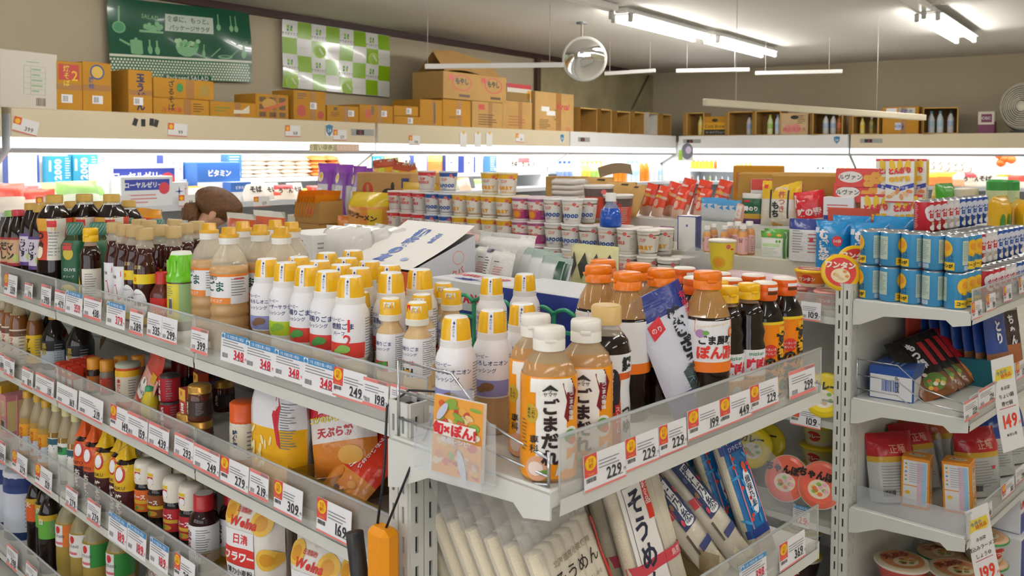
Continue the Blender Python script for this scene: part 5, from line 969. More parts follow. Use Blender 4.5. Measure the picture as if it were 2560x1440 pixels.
# cartons under the packs
wb = carton('white_carton', .30, .25, .145, K('e2dfd6', .6)); inst(wb, G(1.26, .70, RS), RZ_FACE, 'plain pale carton under the film packs'); inst(wb, G(.60, .84, RS), RZ_FACE, 'plain pale carton behind the tonic box', s=(.85, .5, .57)) ; inst(wb, G(.26, .85, RS), RZ_FACE, 'plain pale carton at the end of the gondola', s=(.9, .55, .57))
rwb = carton('soup_box', .075, .15, .165, K('ecebe8'), lambda b, f, w_, d, h: (b.rect(f('F'), -.033, .01, .033, .10, K('e0a23c')), b.ell(f('F'), -.005, .055, .022, .02, K('efe3cf'), 2), b.ell(f('F'), .018, .08, .010, .010, K('b83a2a'), 3), b.lines(f('F'), -.03, .115, .02, .155, 4, GREY, 2), b.rect(f('R'), -.06, .01, -.03, .07, K('c8283a')), b.lines(f('R'), -.06, .09, .05, .15, 6, GREY, 2)))
for i, (x, lb) in enumerate(((773, 'white soup box with orange picture, nearest the jugs'), (800, 'white soup box with a red square, middle one'), (826, 'white soup box with a red square, right one'))): putv(rwb, x, 577+i*1.5, .66, RS, lb, RZ_FACE, 'white soup boxes')
RICE = bag('rice_pack', .15, .12, .09, [(.3, K('cfc9bd', .15, alpha=.8)), (1, K('eeebe4', .12, alpha=.85, bump=.4, bscale=30))], lambda m_, f, w_, h: (m_.ell(f, .055, .055, .006, .012, K('8aa84a'), 2), m_.lines(f, -.05, .01, .04, .04, 4, K('8a8a80'), 2)), 'pillow', 3, 'pack')
for i, (x, y, v) in enumerate(((870, 566, .66), (930, 567, .74), (985, 566, .80), (1035, 570, .86), (905, 562, .82), (965, 562, .88))): putv(RICE, x, y, v, RS+.085, f'clear white dried rice pack, {ORD[i]} behind the brush lettered box', RZ_FACE+jitter(i), 'dried rice packs')
MOZ = bag('soup_pack', .17, .16, .05, [(1, 'e9e7e2')], lambda m_, f, w_, h: (m_.rect(f, -.07, .03, -.02, .13, K('f4f2ee'), 1), m_.lines(f, -.068, .03, -.03, .12, 9, K('55565c'), 2), m_.lines(f, .0, .02, .06, .09, 8, K('d88a80'), 2), m_.lines(f, .0, .10, .05, .11, 1, K('555555'), 3), m_.rect(f, -.08, .135, -.04, .15, K('3a4258'), 2)), 'pillow', 4, 'pack', top=.1)
for i, (x, y, v) in enumerate(((1160, 600, .90), (1195, 607, .86), (1235, 618, .82))): putv(MOZ, x, y, v, RS+.085, f'white printed seaweed soup pack, {ORD[i]} from the back, leaning on the cartons', RZ_FACE-.15, 'seaweed soup packs', rx=-.25)
PKK = bag('pink_pack', .16, .14, .06, [(.6, 'e8dcd4'), (1, 'e9c9bd')], None, 'pillow', 6, 'pack', top=.1); putv(PKK, 1150, 572, .95, RS+.085, 'pale pink topped pack behind the soup packs', RZ_FACE, rx=-.1)
WP = bag('white_pack', .20, .13, .06, [(1, 'e9e8e4')], None, 'pillow', 9, 'pack', top=.12); putv(WP, 1255, 583, .93, RS+.085, 'plain white film pack at the back of the soup packs', RZ_FACE, rx=-.15)
TEA = bag('green_tea_pack', .15, .15, .04, [(.86, 'c9cfd0'), (1, '9fb0a8')], lambda m_, f, w_, h: (m_.rect(f, .02, .0, .05, .135, K('1d4a36', .2), 2), m_.rect(f, .055, .0, .07, .13, K('1d4a36', .2), 2), m_.rect(f, -.07, .02, .015, .12, K('e6e9ea', .2), 1)), 'pillow', 7, 'pack', top=.08)
for i, (x, y, v) in enumerate(((1318, 618, .90), (1345, 626, .85), (1372, 640, .80))): putv(TEA, x, y, v, RS+.085, f'dark green edged tea pack, {ORD[i]} from the back beside the soup packs', RZ_FACE-.1, 'tea packs', rx=-.3)
DIA = bag('diamond_print_pouch', .16, .20, .07, [(.5, 'dcd9cf'), (.55, 'd8d49a'), (1, 'd9d39c')], lambda m_, f, w_, h: ([m_.poly(f, [(x-.018, .145), (x, .18), (x+.018, .145), (x, .11)], K('3a3a34', .2), 3) for x in (-.06, -.02, .02, .06)], m_.ell(f, -.03, .05, .012, .012, K('c8303a'), 2), m_.lines(f, -.06, .0, -.01, .03, 4, GREY, 2)), 'stand', 8, 'pouch', top=.08)
putv(DIA, 1486, 612, 1.02, RS, 'pale gold pouch with black diamonds standing behind the ponzu', RZ_FACE)
PR2 = bag('seasoning_pouch', .14, .17, .04, [(.75, 'e2dfd2'), (.9, 'd9623c'), (1, 'e9e6da')], lambda m_, f, w_, h: (m_.rect(f, .02, .05, .06, .12, K('a9c3d8'), 2), m_.text(f, '鶏がら', -.02, .09, .03, K('333333'), k=2)), 'stand', 9, 'pouch', top=.06)
putv(PR2, 602, 533, .75, RS, 'white seasoning pouch with a red band behind the jugs, left one', group='white seasoning pouches'); putv(PR2, 672, 527, .80, RS, 'white seasoning pouch with a red band behind the jugs, right one', group='white seasoning pouches')
OR = bag('orange_pouch', .17, .15, .05, [(.5, 'e9e2d2'), (.8, 'd9392c'), (1, 'e89a1c')], None, 'pillow', 4, 'pouch', top=.06); putv(OR, 370, 521, .8, RS, 'orange topped pouch behind the oil bottles'); putv(PR2, 445, 548, .7, RS, 'yellow white pouch behind the last oil bottles', group='white seasoning pouches')
# ================================================================ second gondola: cup noodles and packs
T1, T2, T3 = LEV2[0], 1.205, 1.305
W5 = 'on the second gondola'
CUPP = [(.034, 0), (.036, .004), (.0455, .098), (.0485, .1), (.0485, .104), (.046, .107)]
def cup(name, topc, bands, txt, tc, pic=None, big=None):
    pr = Proto(name, 'cup noodle', .107); mb = MB(); mb.lathe([(.001, 0)]+CUPP[:3], K('efece4', .4), 28); rf = prof_r(CUPP[:3]); fn = sqn(rf, 0); fn.r0 = .042
    for c, z0, z1 in bands: band(mb, fn, .042, z0, z1, K(c, .35), na=28)
    for i, t in enumerate(txt): mb.text(fn, t, -.004, .066-i*.017, .0175, K(tc), k=4, bold=.06, sx=.85)
    if big: mb.text(fn, big[0], -.004, .036, .021, K(big[1]), k=4, bold=.08, slant=.1); mb.lines(fn, -.015, .016, .012, .024, 2, K(big[1]), 4)
    mb.ell(fn, .030, .085, .008, .008, K('d86a6a'), 4); mb.ell(fn, .045, .076, .007, .003, K('d0303a'), 4); mb.lines(fn, .05, .02, .075, .07, 8, K('b9b6ae'), 3)
    if pic: mb.ell(fn, -.003, .030, .026, .022, K(pic), 3); mb.ell(fn, -.003, .030, .018, .014, K('e89a2c'), 4)
    pr.p('cup', mb); l = MB(); l.lathe([(.0455, .098), (.0485, .0995), (.0485, .104), (.0455, .1068), (.001, .107)], K(topc, .3), 28); pr.p('lid', l); return pr
CUPN = {'red': cup('cup_noodle', 'e9d9d2', [('cf3034', .082, .098), ('d8d0c6', .008, .080), ('c8494a', .012, .014)], ['CUP', 'NOODLE'], 'cf3a3c'),
      'blue': cup('cup_noodle', 'd5dae6', [('2c5296', .080, .098), ('e3e1db', .01, .079), ('2c5296', .012, .016)], ['CUP'], 'df8d7a', big=('SEAFOOD', '2a4f9c')),
      'yellow': cup('cup_noodle', 'efe2bd', [('eab020', .078, .098), ('e9e4d8', .01, .077), ('eab020', .012, .018)], ['CUP'], 'e0a08c', big=('CURRY', 'e8a010')),
      'purple': cup('cup_noodle', 'e6d2d8', [('b0588a', .088, .098), ('ece6da', .05, .087), ('a83a78', .008, .05)], ['CUP', 'NOODLES'], 'd8706a', pic='d9762f'),
      'sea': cup('cup_noodle', 'e9e7e2', [('ebe8e0', .01, .098), ('ecb667', .080, .086), ('ecb667', .014, .017)], ['CUP'], 'e39a86', big=('SEAFOOD', '2a4f9c')),
      'beige': cup('cup_noodle', 'ece8de', [('ebe6da', .01, .098), ('c8b48a', .083, .088), ('c8b48a', .012, .016)], ['CUP', 'NOODLE'], 'cf5a50'),
      'bcurry': cup('cup_noodle', 'ece8de', [('ebe6da', .01, .098), ('c8b48a', .083, .088), ('c8b48a', .012, .016)], ['CUP'], 'e0a08c', big=('CURRY', 'e8a010'))}
NM = {'red': 'red banded cup noodle', 'blue': 'blue banded seafood cup noodle', 'yellow': 'yellow banded curry cup noodle', 'purple': 'purple cup noodle with a noodle picture', 'sea': 'white seafood cup noodle with orange stripes', 'beige': 'cream cup noodle with red lettering', 'bcurry': 'cream curry cup noodle'}
def ucol(px, py): return uv(onplane(px, py, G(0, 2.055, 0), dR))[0]
u0, u1 = ucol(1673, 640), ucol(990, 550); n = round((u1-u0)/.099); cnt = {}
for i in range(n+1):
    u = u0+(u1-u0)*i/n; px = PX+F*G(u, 2.055, 1.2).dot(CR)/(G(u, 2.055, 1.2)-Vector((0, 0, CZ))).dot(_f)
    k_ = 'beige' if px > 1640 else 'bcurry' if px > 1600 else 'beige' if px > 1548 else 'sea' if px > 1362 else 'purple' if px > 1272 else 'yellow' if px > 1152 else 'blue' if px > 1078 else 'red'
    rows = 1 if px > 1645 else 2 if px > 1455 else 3
    for v_ in (2.055, 2.155):
        for r in range(rows):
            if v_ > 2.1 and r < rows-1: continue
            kk = (k_, r, v_); cnt[kk] = cnt.get(kk, 0)+1; j = jitter(i*7+r, .5)
            inst(CUPN[k_], G(u+jitter(i*3+r, .004), v_, T1+r*.1075), RZ_FACE+j+.1, f'{NM[k_]}, {ORD[cnt[kk]-1]} from the right, {["bottom", "middle", "top"][r] if rows == 3 else ["lower", "upper"][r] if rows == 2 else "single"} {"front" if v_ < 2.1 else "rear"} row', 'stacked cup noodles')
for px, py, k_, lb in ((1067, 422, 'red', 'red film wrapped cup noodle standing alone above the red stack'), (1121, 422, 'blue', 'blue cup noodle standing alone above the blue stack'), (1226, 427, 'yellow', 'curry cup noodle on top of the stack, left of the pair'), (1270, 430, 'yellow', 'curry cup noodle on top of the stack, right of the pair')):
    q = onplane(px, py+8, G(0, 2.08, 0), dR); inst(CUPN[k_], Vector((q.x, q.y, T1+3*.1075)), RZ_FACE+.4, lb, 'stacked cup noodles')
q = G(ucol(1497, 560)+.02, 2.14, T1+.215); q.z = T1+2*.1075
# soups, wonton bowls and low packs in front
SPC = cup('soup_cup', 'efe9dc', [('ecd23c', .0, .098)], [], '222222', pic='e0b52c'); pr_ = SPC
sq_ = putv(SPC, 1806, 598, 2.03, T1+.085, 'yellow noodle soup cup standing on a lower cup', RZ_FACE+.3); inst(SPC, Vector((sq_.location.x, sq_.location.y, T1)), RZ_FACE, 'yellow noodle soup cup under the upper one', s=.79); 
WONP = [(.040, 0), (.043, .004), (.056, .05), (.060, .052), (.060, .056), (.056, .06)]
def bowl(name, bc, lidc, txt, tc, H=.06, R=.06, pic=None, rim=None):
    k = R/.06; pf = [(r*k, z*H/.06) for r, z in WONP]; pr = Proto(name, 'noodle bowl', H); mb = MB(); mb.lathe([(.001, 0)]+pf[:3], K(bc, .35), 28); fn = sqn(prof_r(pf[:3]), 0); fn.r0 = .05*k
    mb.ell(fn, 0, H*.48, .020*k, .016*k, K('cf3026'), 2); mb.text(fn, txt, 0, H*.48, .014*k, K('f4ead8'), k=4, bold=.06); band(mb, fn, .05*k, .001, H*.22, K('efe4c8'), na=28); pr.p('bowl', mb)
    l = MB(); l.lathe([(pf[2][0], pf[2][1]), pf[3], pf[4], (pf[5][0], H*.99), (.001, H)], K(lidc, .25), 32); ft = lambda x, y, o: (x, y, H+o)
    if pic: l.ell(ft, 0, 0, .048*k, .048*k, K(pic[0]), 2, 28); l.ell(ft, .0, -.012*k, .030*k, .024*k, K(pic[1]), 3); [l.ell(ft, random.Random(i).uniform(-.022, .022)*k, -.012*k+random.Random(i+9).uniform(-.015, .015)*k, .007*k, .005*k, K(random.Random(i+4).choice(pic[2])), 4+i % 3, 10) for i in range(12)]
    l.text(ft, txt, -.002, .022*k, .024*k, K(tc), k=8, bold=.06)
    if rim: l.lathe([(.0605*k, H*.86), (.0615*k, H*.9), (.0605*k, H*.94)], K(rim), 32)
    pr.p('lid', l); return pr
WON = bowl('wonton_bowl', 'e88a28', 'efc21c', 'ワンタン', 'f4ead8', pic=('cf3026', 'efdcae', ['f2e6c4', 'e0c48a', 'd98a4a']), rim='f0c81c')
WONR = bowl('wonton_bowl', 'd9705a', 'e8a9a0', 'ワンタン', 'f4ead8', pic=('d98a84', 'efdcae', ['f2e6c4', 'e0c48a']))
for x, y, v, lv, lb, p_ in ((1990, 700, 2.02, T1, 'pink lidded wonton bowl below the orange one', WONR), (2080, 712, 2.0, T1, 'red wonton bowl beside the slotted post', WONR), (2030, 675, 2.03, T1+.062, 'orange wonton bowl with a red oval, stacked on top', WON)):
    q = onplane(x, y, G(0, v, 0), dR); inst(p_, Vector((q.x, q.y, lv)), RZ_FACE+.1, lb, 'wonton bowls')
q = onplane(2112, 690, G(0, V2+.05, 0), dR); inst(WON, q+Vector((0, 0, 0))+dL*.02, RZ_FACE+.35, 'yellow lidded wonton bowl tipped up on the post with its lid facing out', 'wonton bowls', rx=1.25, ry=.15)
q = onplane(2135, 668, G(0, V2+.11, 0), dR); inst(WON, q, RZ_FACE+.3, 'yellow lidded wonton bowl behind the tipped one', 'wonton bowls', rx=1.2, ry=.2)
HP = bag('jelly_pack', .12, .05, .05, [(1, 'e3c9d0')], lambda m_, f, w_, h: [m_.ell(f, x, .03, .007, .007, K('e0709a'), 2) for x in (-.04, -.01, .03)], 'pillow', 4, 'pack')
for i, (x, y) in enumerate(((1860, 676), (1920, 683), (1970, 690))): putv(HP, x, y, 2.03, T1, f'pink film jelly pack, {ORD[i]} of three in the low row', RZ_FACE, 'jelly packs')
dm_ = MB(); AC3 = K('c4c4c8', .06, alpha=.5, name='smoke_plastic'); cq = onplane(1738, 690, G(0, 1.98, 0), dR); dm_.add([cq+dL*(.075*math.cos(a))*-1+Vector((0, 0, .11*math.sin(a))) for a in [math.pi*i/14 for i in range(15)]], [tuple(range(15))], AC3); tag(new('shelf_divider', dm_.mesh('shelf_divider')), 'grey half round divider beside the yellow soup cup', 'divider')
bk_ = simple('black_jar', .06, .045, K('1c1c20', .1), K('2a2a2e', .2), lab('26262a', .1, .8), prof=[(1, 0), (1, .9)], capk=1.0, fill=.99); putv(bk_, 1742, 665, 2.07, T1, 'black lidded cup behind the half round divider')
price_tags([('b', '149', 1398, 1440, 660, 700)], G(0, V2, 0), dR, RZ_FACE, -dR*.004, ('on the cup noodle rail', 'the cup noodle rail'))
price_tags([('p', '109', 2004, 2054, 752, 798), ], G(0, V2, 0), dR, RZ_FACE, -dR*.004, ('on the wonton bowl rail', 'the wonton rail'))
price_tags([('d', '109', 1978, 2054, 1008, 1058)], G(0, V2, 0), dR, RZ_FACE, -dR*.004, ('on the yellow bowl rail', 'the yellow bowl rail')); price_tags([('b', '129', 1984, 2026, 1258, 1310)], G(0, V2, 0), dR, RZ_FACE, -dR*.004, ('on the champon bowl rail', 'the champon rail'))
# bowls on the lower face shelves
YB = bowl('noodle_bowl', 'e9dc8a', 'f0d62a', 'カレー', '2a2a2a', .08, .075, ('f0d62a', 'f4efe0', ['e9e2d0', 'c8b48a', '7fae4a']), 'e6c81c'); CH = bowl('champon_bowl', 'ede6dc', 'e8725a', 'ちゃんぽん', '1c1c1c', .085, .078, ('e86a52', 'f3e2c8', ['f2b8c8', '8ab84a', 'f0d060', 'e07a4a']), 'e9e2d8'); BK = bowl('dark_noodle_bowl', '3a2622', 'e0c82a', '焼そば', '1c1c1c', .09, .075, ('e0c82a', '2a1f1c', ['3a3a2a', 'c8b03a']), 'e9e2d8')
def lean(pr, px, py, v, label, group, rx=1.15, rz=0): q = onplane(px, py, G(0, v, 0), dR); inst(pr, q, RZ_FACE+rz, label, group, rx=rx)
lean(YB, 2022, 985, V2+.10, 'yellow noodle bowl tipped with its lid facing out, left one', 'yellow noodle bowls'); lean(YB, 2085, 1000, V2+.09, 'yellow noodle bowl tipped with its lid facing out, right one', 'yellow noodle bowls')
lean(YB, 1895, 1125, V2+.20, 'yellow noodle bowl tipped behind the blue noodle packs', 'yellow noodle bowls', rz=.2); lean(YB, 1925, 1115, V2+.26, 'yellow noodle bowl behind the tipped one', 'yellow noodle bowls', rz=.2)
for i in range(3): inst(YB, G(.34, V2+.30, .38+.081*i), RZ_FACE, f'yellow noodle bowl in the upright stack, {ORD[i]} from the bottom', 'yellow noodle bowls')
lean(CH, 1990, 1205, V2+.09, 'champon noodle bowl with a red lid facing out, left one', 'champon bowls'); lean(CH, 2075, 1222, V2+.08, 'champon noodle bowl with a red lid facing out, right one', 'champon bowls')
inst(BK, G(.33, V2+.13, .1), RZ_FACE, 'dark noodle bowl at the bottom of the shelf, left one', 'dark noodle bowls'); inst(BK, G(.33, V2+.13, .192), RZ_FACE, 'dark noodle bowl stacked on the lowest shelf', 'dark noodle bowls')
# ---- riser tier
WBX = carton('white_blue_box', .085, .07, .15, K('eceae6', .35), lambda b, f, w_, d, h: (b.rect(f('R'), -d/2+.001, .001, d/2-.001, h-.001, K('2a3a8c')), [b.rect(f('F'), *r, K('2a3a8c')) for r in ((-w_/2, 0, -w_/2+.004, h), (w_/2-.004, 0, w_/2, h), (-w_/2, h-.004, w_/2, h))], b.ell(f('F'), 0, h*.72, .005, .006, K('5a6aa0'))))
putv(WBX, 1724, 539, V2+.36, T2, 'upright white box with blue sides beside the pink bottles', RZ_FACE+.25); 
HB = bag('dotted_house_pack', .10, .13, .05, [(.35, 'e3dfd2'), (1, '9a4f86')], lambda m_, f, w_, h: ([m_.ell(f, random.Random(i).uniform(-.04, .04), random.Random(i+50).uniform(.055, .12), .004, .004, PW, 2, 10) for i in range(22)], m_.rect(f, -.03, .085, .03, .10, PW, 3), m_.text(f, '160g/10袋', 0, .092, .011, K('5a3a5a'), k=5), m_.poly(f, [(-.03, .03), (0, .06), (.03, .03)], K('efe9dc'), 3), m_.rect(f, -.012, .0, -.007, .022, K('4a4a44'), 3), m_.rect(f, .002, .0, .007, .022, K('4a4a44'), 3)), 'brick', 3, 'pack'); putv(HB, 1668, 566, V2+.36, T2, 'purple white dotted pack with a little house print')
PKB = simple('pink_drink_bottle', .13, .0215, K('d99a5a', .1), K('f2f0ec', .35), lab('f0bcb8', .05, .6, '甘', '8a5a4a', .02), fill=.78, clr=clear('f2e9dc', .4), prof=[(.95, 0), (1, .02), (1, .62), (.85, .74), (.5, .85), (.5, .88)], capk=1.35)
for i, (x, y, v) in enumerate(((1784, 557, .40), (1812, 562, .36), (1826, 553, .42), (1845, 552, .36), (1874, 551, .38), (1768, 563, .34), (1858, 560, .34))): putv(PKB, x, y+2, V2+v, T2, f'pink labelled drink bottle with white cap, {ORD[i]} of the seven in the cluster', RZ_FACE+jitter(i), 'pink drink bottles')
GP = bag('green_pouch', .13, .13, .035, [(.72, 'e3e8dc'), (1, '5a9a3a')], lambda m_, f, w_, h: (m_.rect(f, -.055, .01, .045, .09, K('f0f2ec'), 1), m_.lines(f, -.05, .015, .03, .05, 5, K('b9c8b0'), 2), m_.rect(f, -.05, .055, .035, .07, K('bfe0a8'), 2), m_.ell(f, .02, .082, .006, .007, K('6fae3a'), 3), m_.ell(f, .035, .082, .006, .007, K('6fae3a'), 3), m_.rect(f, .05, .0, .062, .12, K('3f7a2a'), 2), m_.ell(f, -.02, .112, .012, .006, K('e0832a'), 2), m_.ell(f, .03, .112, .012, .006, K('e8c02a'), 2)), 'stand', 4, 'pouch', top=.06)
putv(GP, 1935, 578, V2+.34, T2, 'green and white soup pouch beside the pink bottles', RZ_FACE+.1); putv(GP, 1945, 572, V2+.40, T2, 'green and white soup pouch behind the front one', RZ_FACE+.1)
WP2 = bag('white_pouch', .14, .16, .07, [(.78, 'dfdfdd'), (1, '2f3f86')], lambda m_, f, w_, h: (m_.lines(f, -.05, .03, -.005, .12, 9, GREY, 2), m_.lines(f, .01, .03, .05, .11, 6, K('b06a6a'), 2), m_.rect(f, .015, .075, .03, .09, K('b8303a'), 3)), 'brick', 5, 'pouch'); putv(WP2, 2020, 547, V2+.34, T2, 'white printed pouch with a navy top beside the blue tea bags', RZ_FACE+.2)
MUG = bag('barley_tea_bag', .15, .20, .10, [(.88, '1f86c4'), (.93, '1a78b4'), (1, '1f86c4')], lambda m_, f, w_, h: (m_.text(f, '茶ぎむ'[::-1], -.025, .165, .042, PW, vert=True, k=4, bold=.07), m_.ell(f, .030, .12, .020, .022, K('d63a3a'), 3), m_.text(f, '54袋', .03, .12, .015, PW, k=5), m_.ell(f, .02, .05, .02, .018, K('c8a27a'), 3), m_.rect(f, -.068, .15, -.048, .172, K('cfe0ee'), 3), m_.rect(f, .05, .02, .062, .06, PW, 3)), 'brick', 6, 'bag')
for i, (x, y, v, lb) in enumerate(((2085, 556, .34, 'blue barley tea bag, left one with lettering in full'), (2175, 560, .33, 'blue barley tea bag, second from the left'), (2130, 543, .48, 'blue barley tea bag behind, left'), (2235, 545, .5, 'blue barley tea bag behind, right'))): putv(MUG, x, y-4, V2+v, T2-.02, lb, RZ_FACE+.12, 'barley tea bags')
# ---- upper tier
HAM = bag('red_snack_bag', .10, .21, .05, [(.3, 'd9b8a4'), (.55, 'dd4a2e'), (.7, 'dcb9a6'), (1, 'e0432a')], lambda m_, f, w_, h: (m_.rect(f, -.03, .16, .02, .172, K('f0c8b8'), 2), m_.ell(f, .0, .09, .035, .035, K('e0502f'), 2), m_.ell(f, -.01, .09, .02, .026, K('f0c0ae'), 3), m_.ell(f, -.015, .135, .010, .010, K('f0c02a'), 3), m_.ell(f, .012, .135, .010, .010, K('f0c02a'), 3)), 'pillow', 5, 'bag', top=.05)
for i, (x, y, v) in enumerate(((1700, 443, .86), (1740, 447, .9), (1790, 447, .92), (1665, 452, .80), (1610, 456, .74), (1640, 461, .68), (1690, 467, .67), (1745, 468, .68))): putv(HAM, x, y, V2+v, T3, f'red topped snack bag, {ORD[i]} counting from the back of the slanting rows', RZ_FACE-.2, 'red snack bags', rx=-.25, ry=.15)
LBB = bag('light_blue_bag', .14, .11, .05, [(.75, 'cfd6da'), (1, '4a94c8')], lambda m_, f, w_, h: [m_.poly(f, [(-.04+i*.035, .07), (-.02+i*.035, .085), (-.015+i*.035, .06)], K('3a84c8'), 2) for i in range(3)], 'pillow', 6, 'bag'); putv(LBB, 1785, 494, V2+.66, T3, 'clear bag with light blue top, left one', RZ_FACE, 'light blue bags'); putv(LBB, 1822, 500, V2+.65, T3, 'clear bag with light blue top, right one', RZ_FACE, 'light blue bags')
KAZ = bag('bonito_pack', .07, .12, .03, [(1, 'd8a89a')], lambda m_, f, w_, h: (m_.rect(f, -.02, .03, .02, .11, K('efe6dc'), 2), m_.text(f, 'ふし', 0, .09, .022, K('c8303a'), vert=True, k=4)), 'pillow', 4, 'pack'); putv(KAZ, 1845, 508, V2+.64, T3, 'pink bonito pack leaning beside the green seaweed pouch', RZ_FACE-.1, ry=.2)
AON = bag('green_seaweed_pouch', .085, .12, .03, [(.2, '5a3a6a'), (.35, 'b8923a'), (.85, '1f5a3c'), (1, 'd8d6cf')], lambda m_, f, w_, h: (m_.text(f, '青のり', 0, .06, .02, PW, k=3, bold=.04), m_.rect(f, -.03, .085, -.005, .093, K('c8303a'), 3)), 'pillow', 3, 'pouch'); putv(AON, 1882, 483, V2+.65, T3, 'dark green seaweed pouch with white lettering', RZ_FACE+.1)
MOC = bag('rice_cake_bag', .17, .19, .07, [(.3, 'ddd6c4'), (.62, 'e6e0d2'), (.8, 'e8bb2a'), (1, 'ecc42c')], lambda m_, f, w_, h: (m_.poly(f, [(-.03, .02), (-.02, .16), (.035, .16), (.03, .02)], K('efe8da'), 2), m_.rect(f, -.038, .03, -.031, .15, K('2a2a24'), 3), m_.rect(f, .036, .03, .043, .15, K('2a2a24'), 3), m_.text(f, '杵つき', .014, .145, .03, K('b03a2a'), vert=True, k=4), m_.text(f, 'もち', -.012, .10, .034, BLACK, vert=True, k=4, bold=.05), m_.rect(f, -.07, .155, -.05, .172, K('d8402f'), 3)), 'pillow', 7, 'bag', top=.06)
putv(MOC, 1952, 452, V2+.64, T3, 'yellow topped rice cake bag with black brush lettering', RZ_FACE+.15, rx=-.1)
RSU = bag('red_flour_bag', .13, .16, .07, [(.25, 'd8d2c8'), (1, 'cc2730')], lambda m_, f, w_, h: (m_.text(f, '味の素', 0, .07, .034, K('f2dcd8'), k=3, bold=.06), m_.poly(f, [(-.06, .15), (-.06, .09), (-.01, .12)], K('e9e2d8'), 2)), 'pillow', 8, 'bag', top=.06); putv(RSU, 2035, 477, V2+.64, T3, 'red bag with white brush lettering beside the rice cakes', RZ_FACE+.2, ry=-.15)
VIT = carton('supplement_box', .08, .05, .09, K('e9e9ea'), lambda b, f, w_, d, h: (b.rect(f('F'), -w_/2+.001, .001, w_/2-.001, h*.45, K('2a3a8c')), b.lines(f('F'), -.03, h*.55, .03, h*.8, 3, K('c84a4a'), 2))); putv(VIT, 2102, 492, V2+.62, T3-.0, 'white and navy supplement box between red bag and crackers', RZ_FACE+.2); 
RUV = carton('cracker_box', .17, .06, .075, K('d23a2c', .3), lambda b, f, w_, d, h: (b.ell(f('F'), -.03, h*.55, .045, .022, K('efe9df'), 2, 24), b.text(f('F'), 'ルヴァン', -.03, h*.55, .022, BLACK, k=4), [b.ell(f('F'), .03+.014*(i % 4), .015+.012*(i//2 % 4), .012, .012, K('e0a23c'), 2+i % 3) for i in range(8)], b.rect(f('R'), -d/2+.002, .002, d/2-.002, h-.002, K('7aa0b8'))))
for i, (x, y, lb) in enumerate(((2150, 421, 'red cracker box with oval name, top of the stack'), (2143, 459, 'red cracker box with oval name, below the top one'))):
    q = onplane(x, y, G(0, V2+.64, 0), dR); inst(RUV, Vector((q.x, q.y, q.z-.075)), RZ_FACE+.25, lb, 'cracker boxes')
inst(carton('cracker_case', .2, .1, .09, K('c0492f', .4)), Vector((q.x, q.y, T3)), RZ_FACE+.25, 'red case under the cracker boxes')
COR = carton('corn_snack_box', .115, .055, .185, K('efe9da', .3), lambda b, f, w_, d, h: (b.rect(f('F'), -w_/2, h*.95, w_/2, h, K('d0323a')), b.ell(f('F'), 0, h*.66, .052, .045, K('f2ede2'), 2), [b.ell(f('F'), x, h*.85, .012, .025, K('edc42a'), 3, rot=-x*8) for x in (-.03, 0, .03)], b.text(f('F'), 'とんがり', 0, h*.73, .026, K('d8302f'), k=9, bold=.09, rot=.1, sx=.9), b.text(f('F'), 'corn', 0, h*.57, .036, K('f0b81c'), k=9, bold=.08, rot=.1), b.poly(f('F'), [(-.057, h*.42), (0, h*.35), (.057, h*.46), (.057, h*.36), (0, h*.26), (-.057, h*.34)], K('2a3a9a'), 3), b.text(f('F'), 'あっさり塩', 0, h*.34, .014, PW, k=5), [b.ell(f('F'), -.04+.016*i, h*.13+.012*(i % 3), .014, .008, K(['e0a060', 'efc08a', 'd98a4a'][i % 3]), 3+i % 3, rot=.6*i) for i in range(6)], b.rect(f('F'), -w_/2, 0, w_/2, h*.03, K('d0323a'), 6), b.rect(f('R'), -d/2+.002, h*.4, d/2-.002, h*.95, K('edc42a')), b.lines(f('R'), -.02, h*.05, .02, h*.35, 7, GREY, 2), b.rect(f('T'), -w_/2, -d/2, w_/2, d/2, K('d0323a'))))
q2 = onplane(2255, 397, G(0, V2+.66, 0), dR)
for i, (x, v, lb) in enumerate(((2229, .66, 'corn snack box, left of the upper three'), (2254, .63, 'corn snack box, middle one with its front in full view'), (2284, .68, 'corn snack box, right of the upper three'))):
    q = onplane(x, 397, G(0, V2+v, 0), dR); inst(COR, Vector((q.x, q.y, q.z-.165)), RZ_FACE+.15, lb, 'corn snack boxes', s=.89)
for i, x in enumerate((2195, 2270)):
    q = onplane(x, 486, G(0, V2+.64, 0), dR); inst(COR, Vector((q.x, q.y, q.z-.185)), RZ_FACE+.15, f'corn snack box of the lower row, {["left", "right"][i]} one', 'corn snack boxes')
cb = carton('shipping_carton', .14, .12, .16, CARD(), lambda b, f, w_, d, h: b.rect(f('F'), -.06, .08, -.035, .14, K('b5622f'))); cb2 = carton('shipping_carton', .26, .16, .12, CARD('b0853c'), lambda b, f, w_, d, h: (b.rect(f('F'), -.1, .07, -.06, .1, K('b5422f')), b.text(f('F'), '48', .09, .075, .03, BLACK), b.rect(f('F'), -.13, .055, .13, .06, K('9a7a4a'))))
putv(cb, 1898, 414, V2+1.0, T3, 'small upright cardboard carton on the top tier', RZ_FACE+.4, 'cartons on the top tier'); putv(cb2, 1990, 432, V2+.92, T3, 'wide cardboard carton with a red mark on the top tier', RZ_FACE+.4, 'cartons on the top tier'); putv(cb2, 2070, 437, V2+.85, T3, 'open cardboard carton next to the cracker boxes', RZ_FACE+.5, 'cartons on the top tier')
pb_ = carton('medicine_box', .03, .05, .09, K('ecebe8'), lambda b, f, w_, d, h: (b.rect(f('F'), -.014, h*.75, .014, h, K('d0402f')), b.ell(f('F'), 0, h*.4, .008, .016, K('4a6ab0')), b.rect(f('F'), -.014, 0, .014, h*.12, K('d0402f'))))
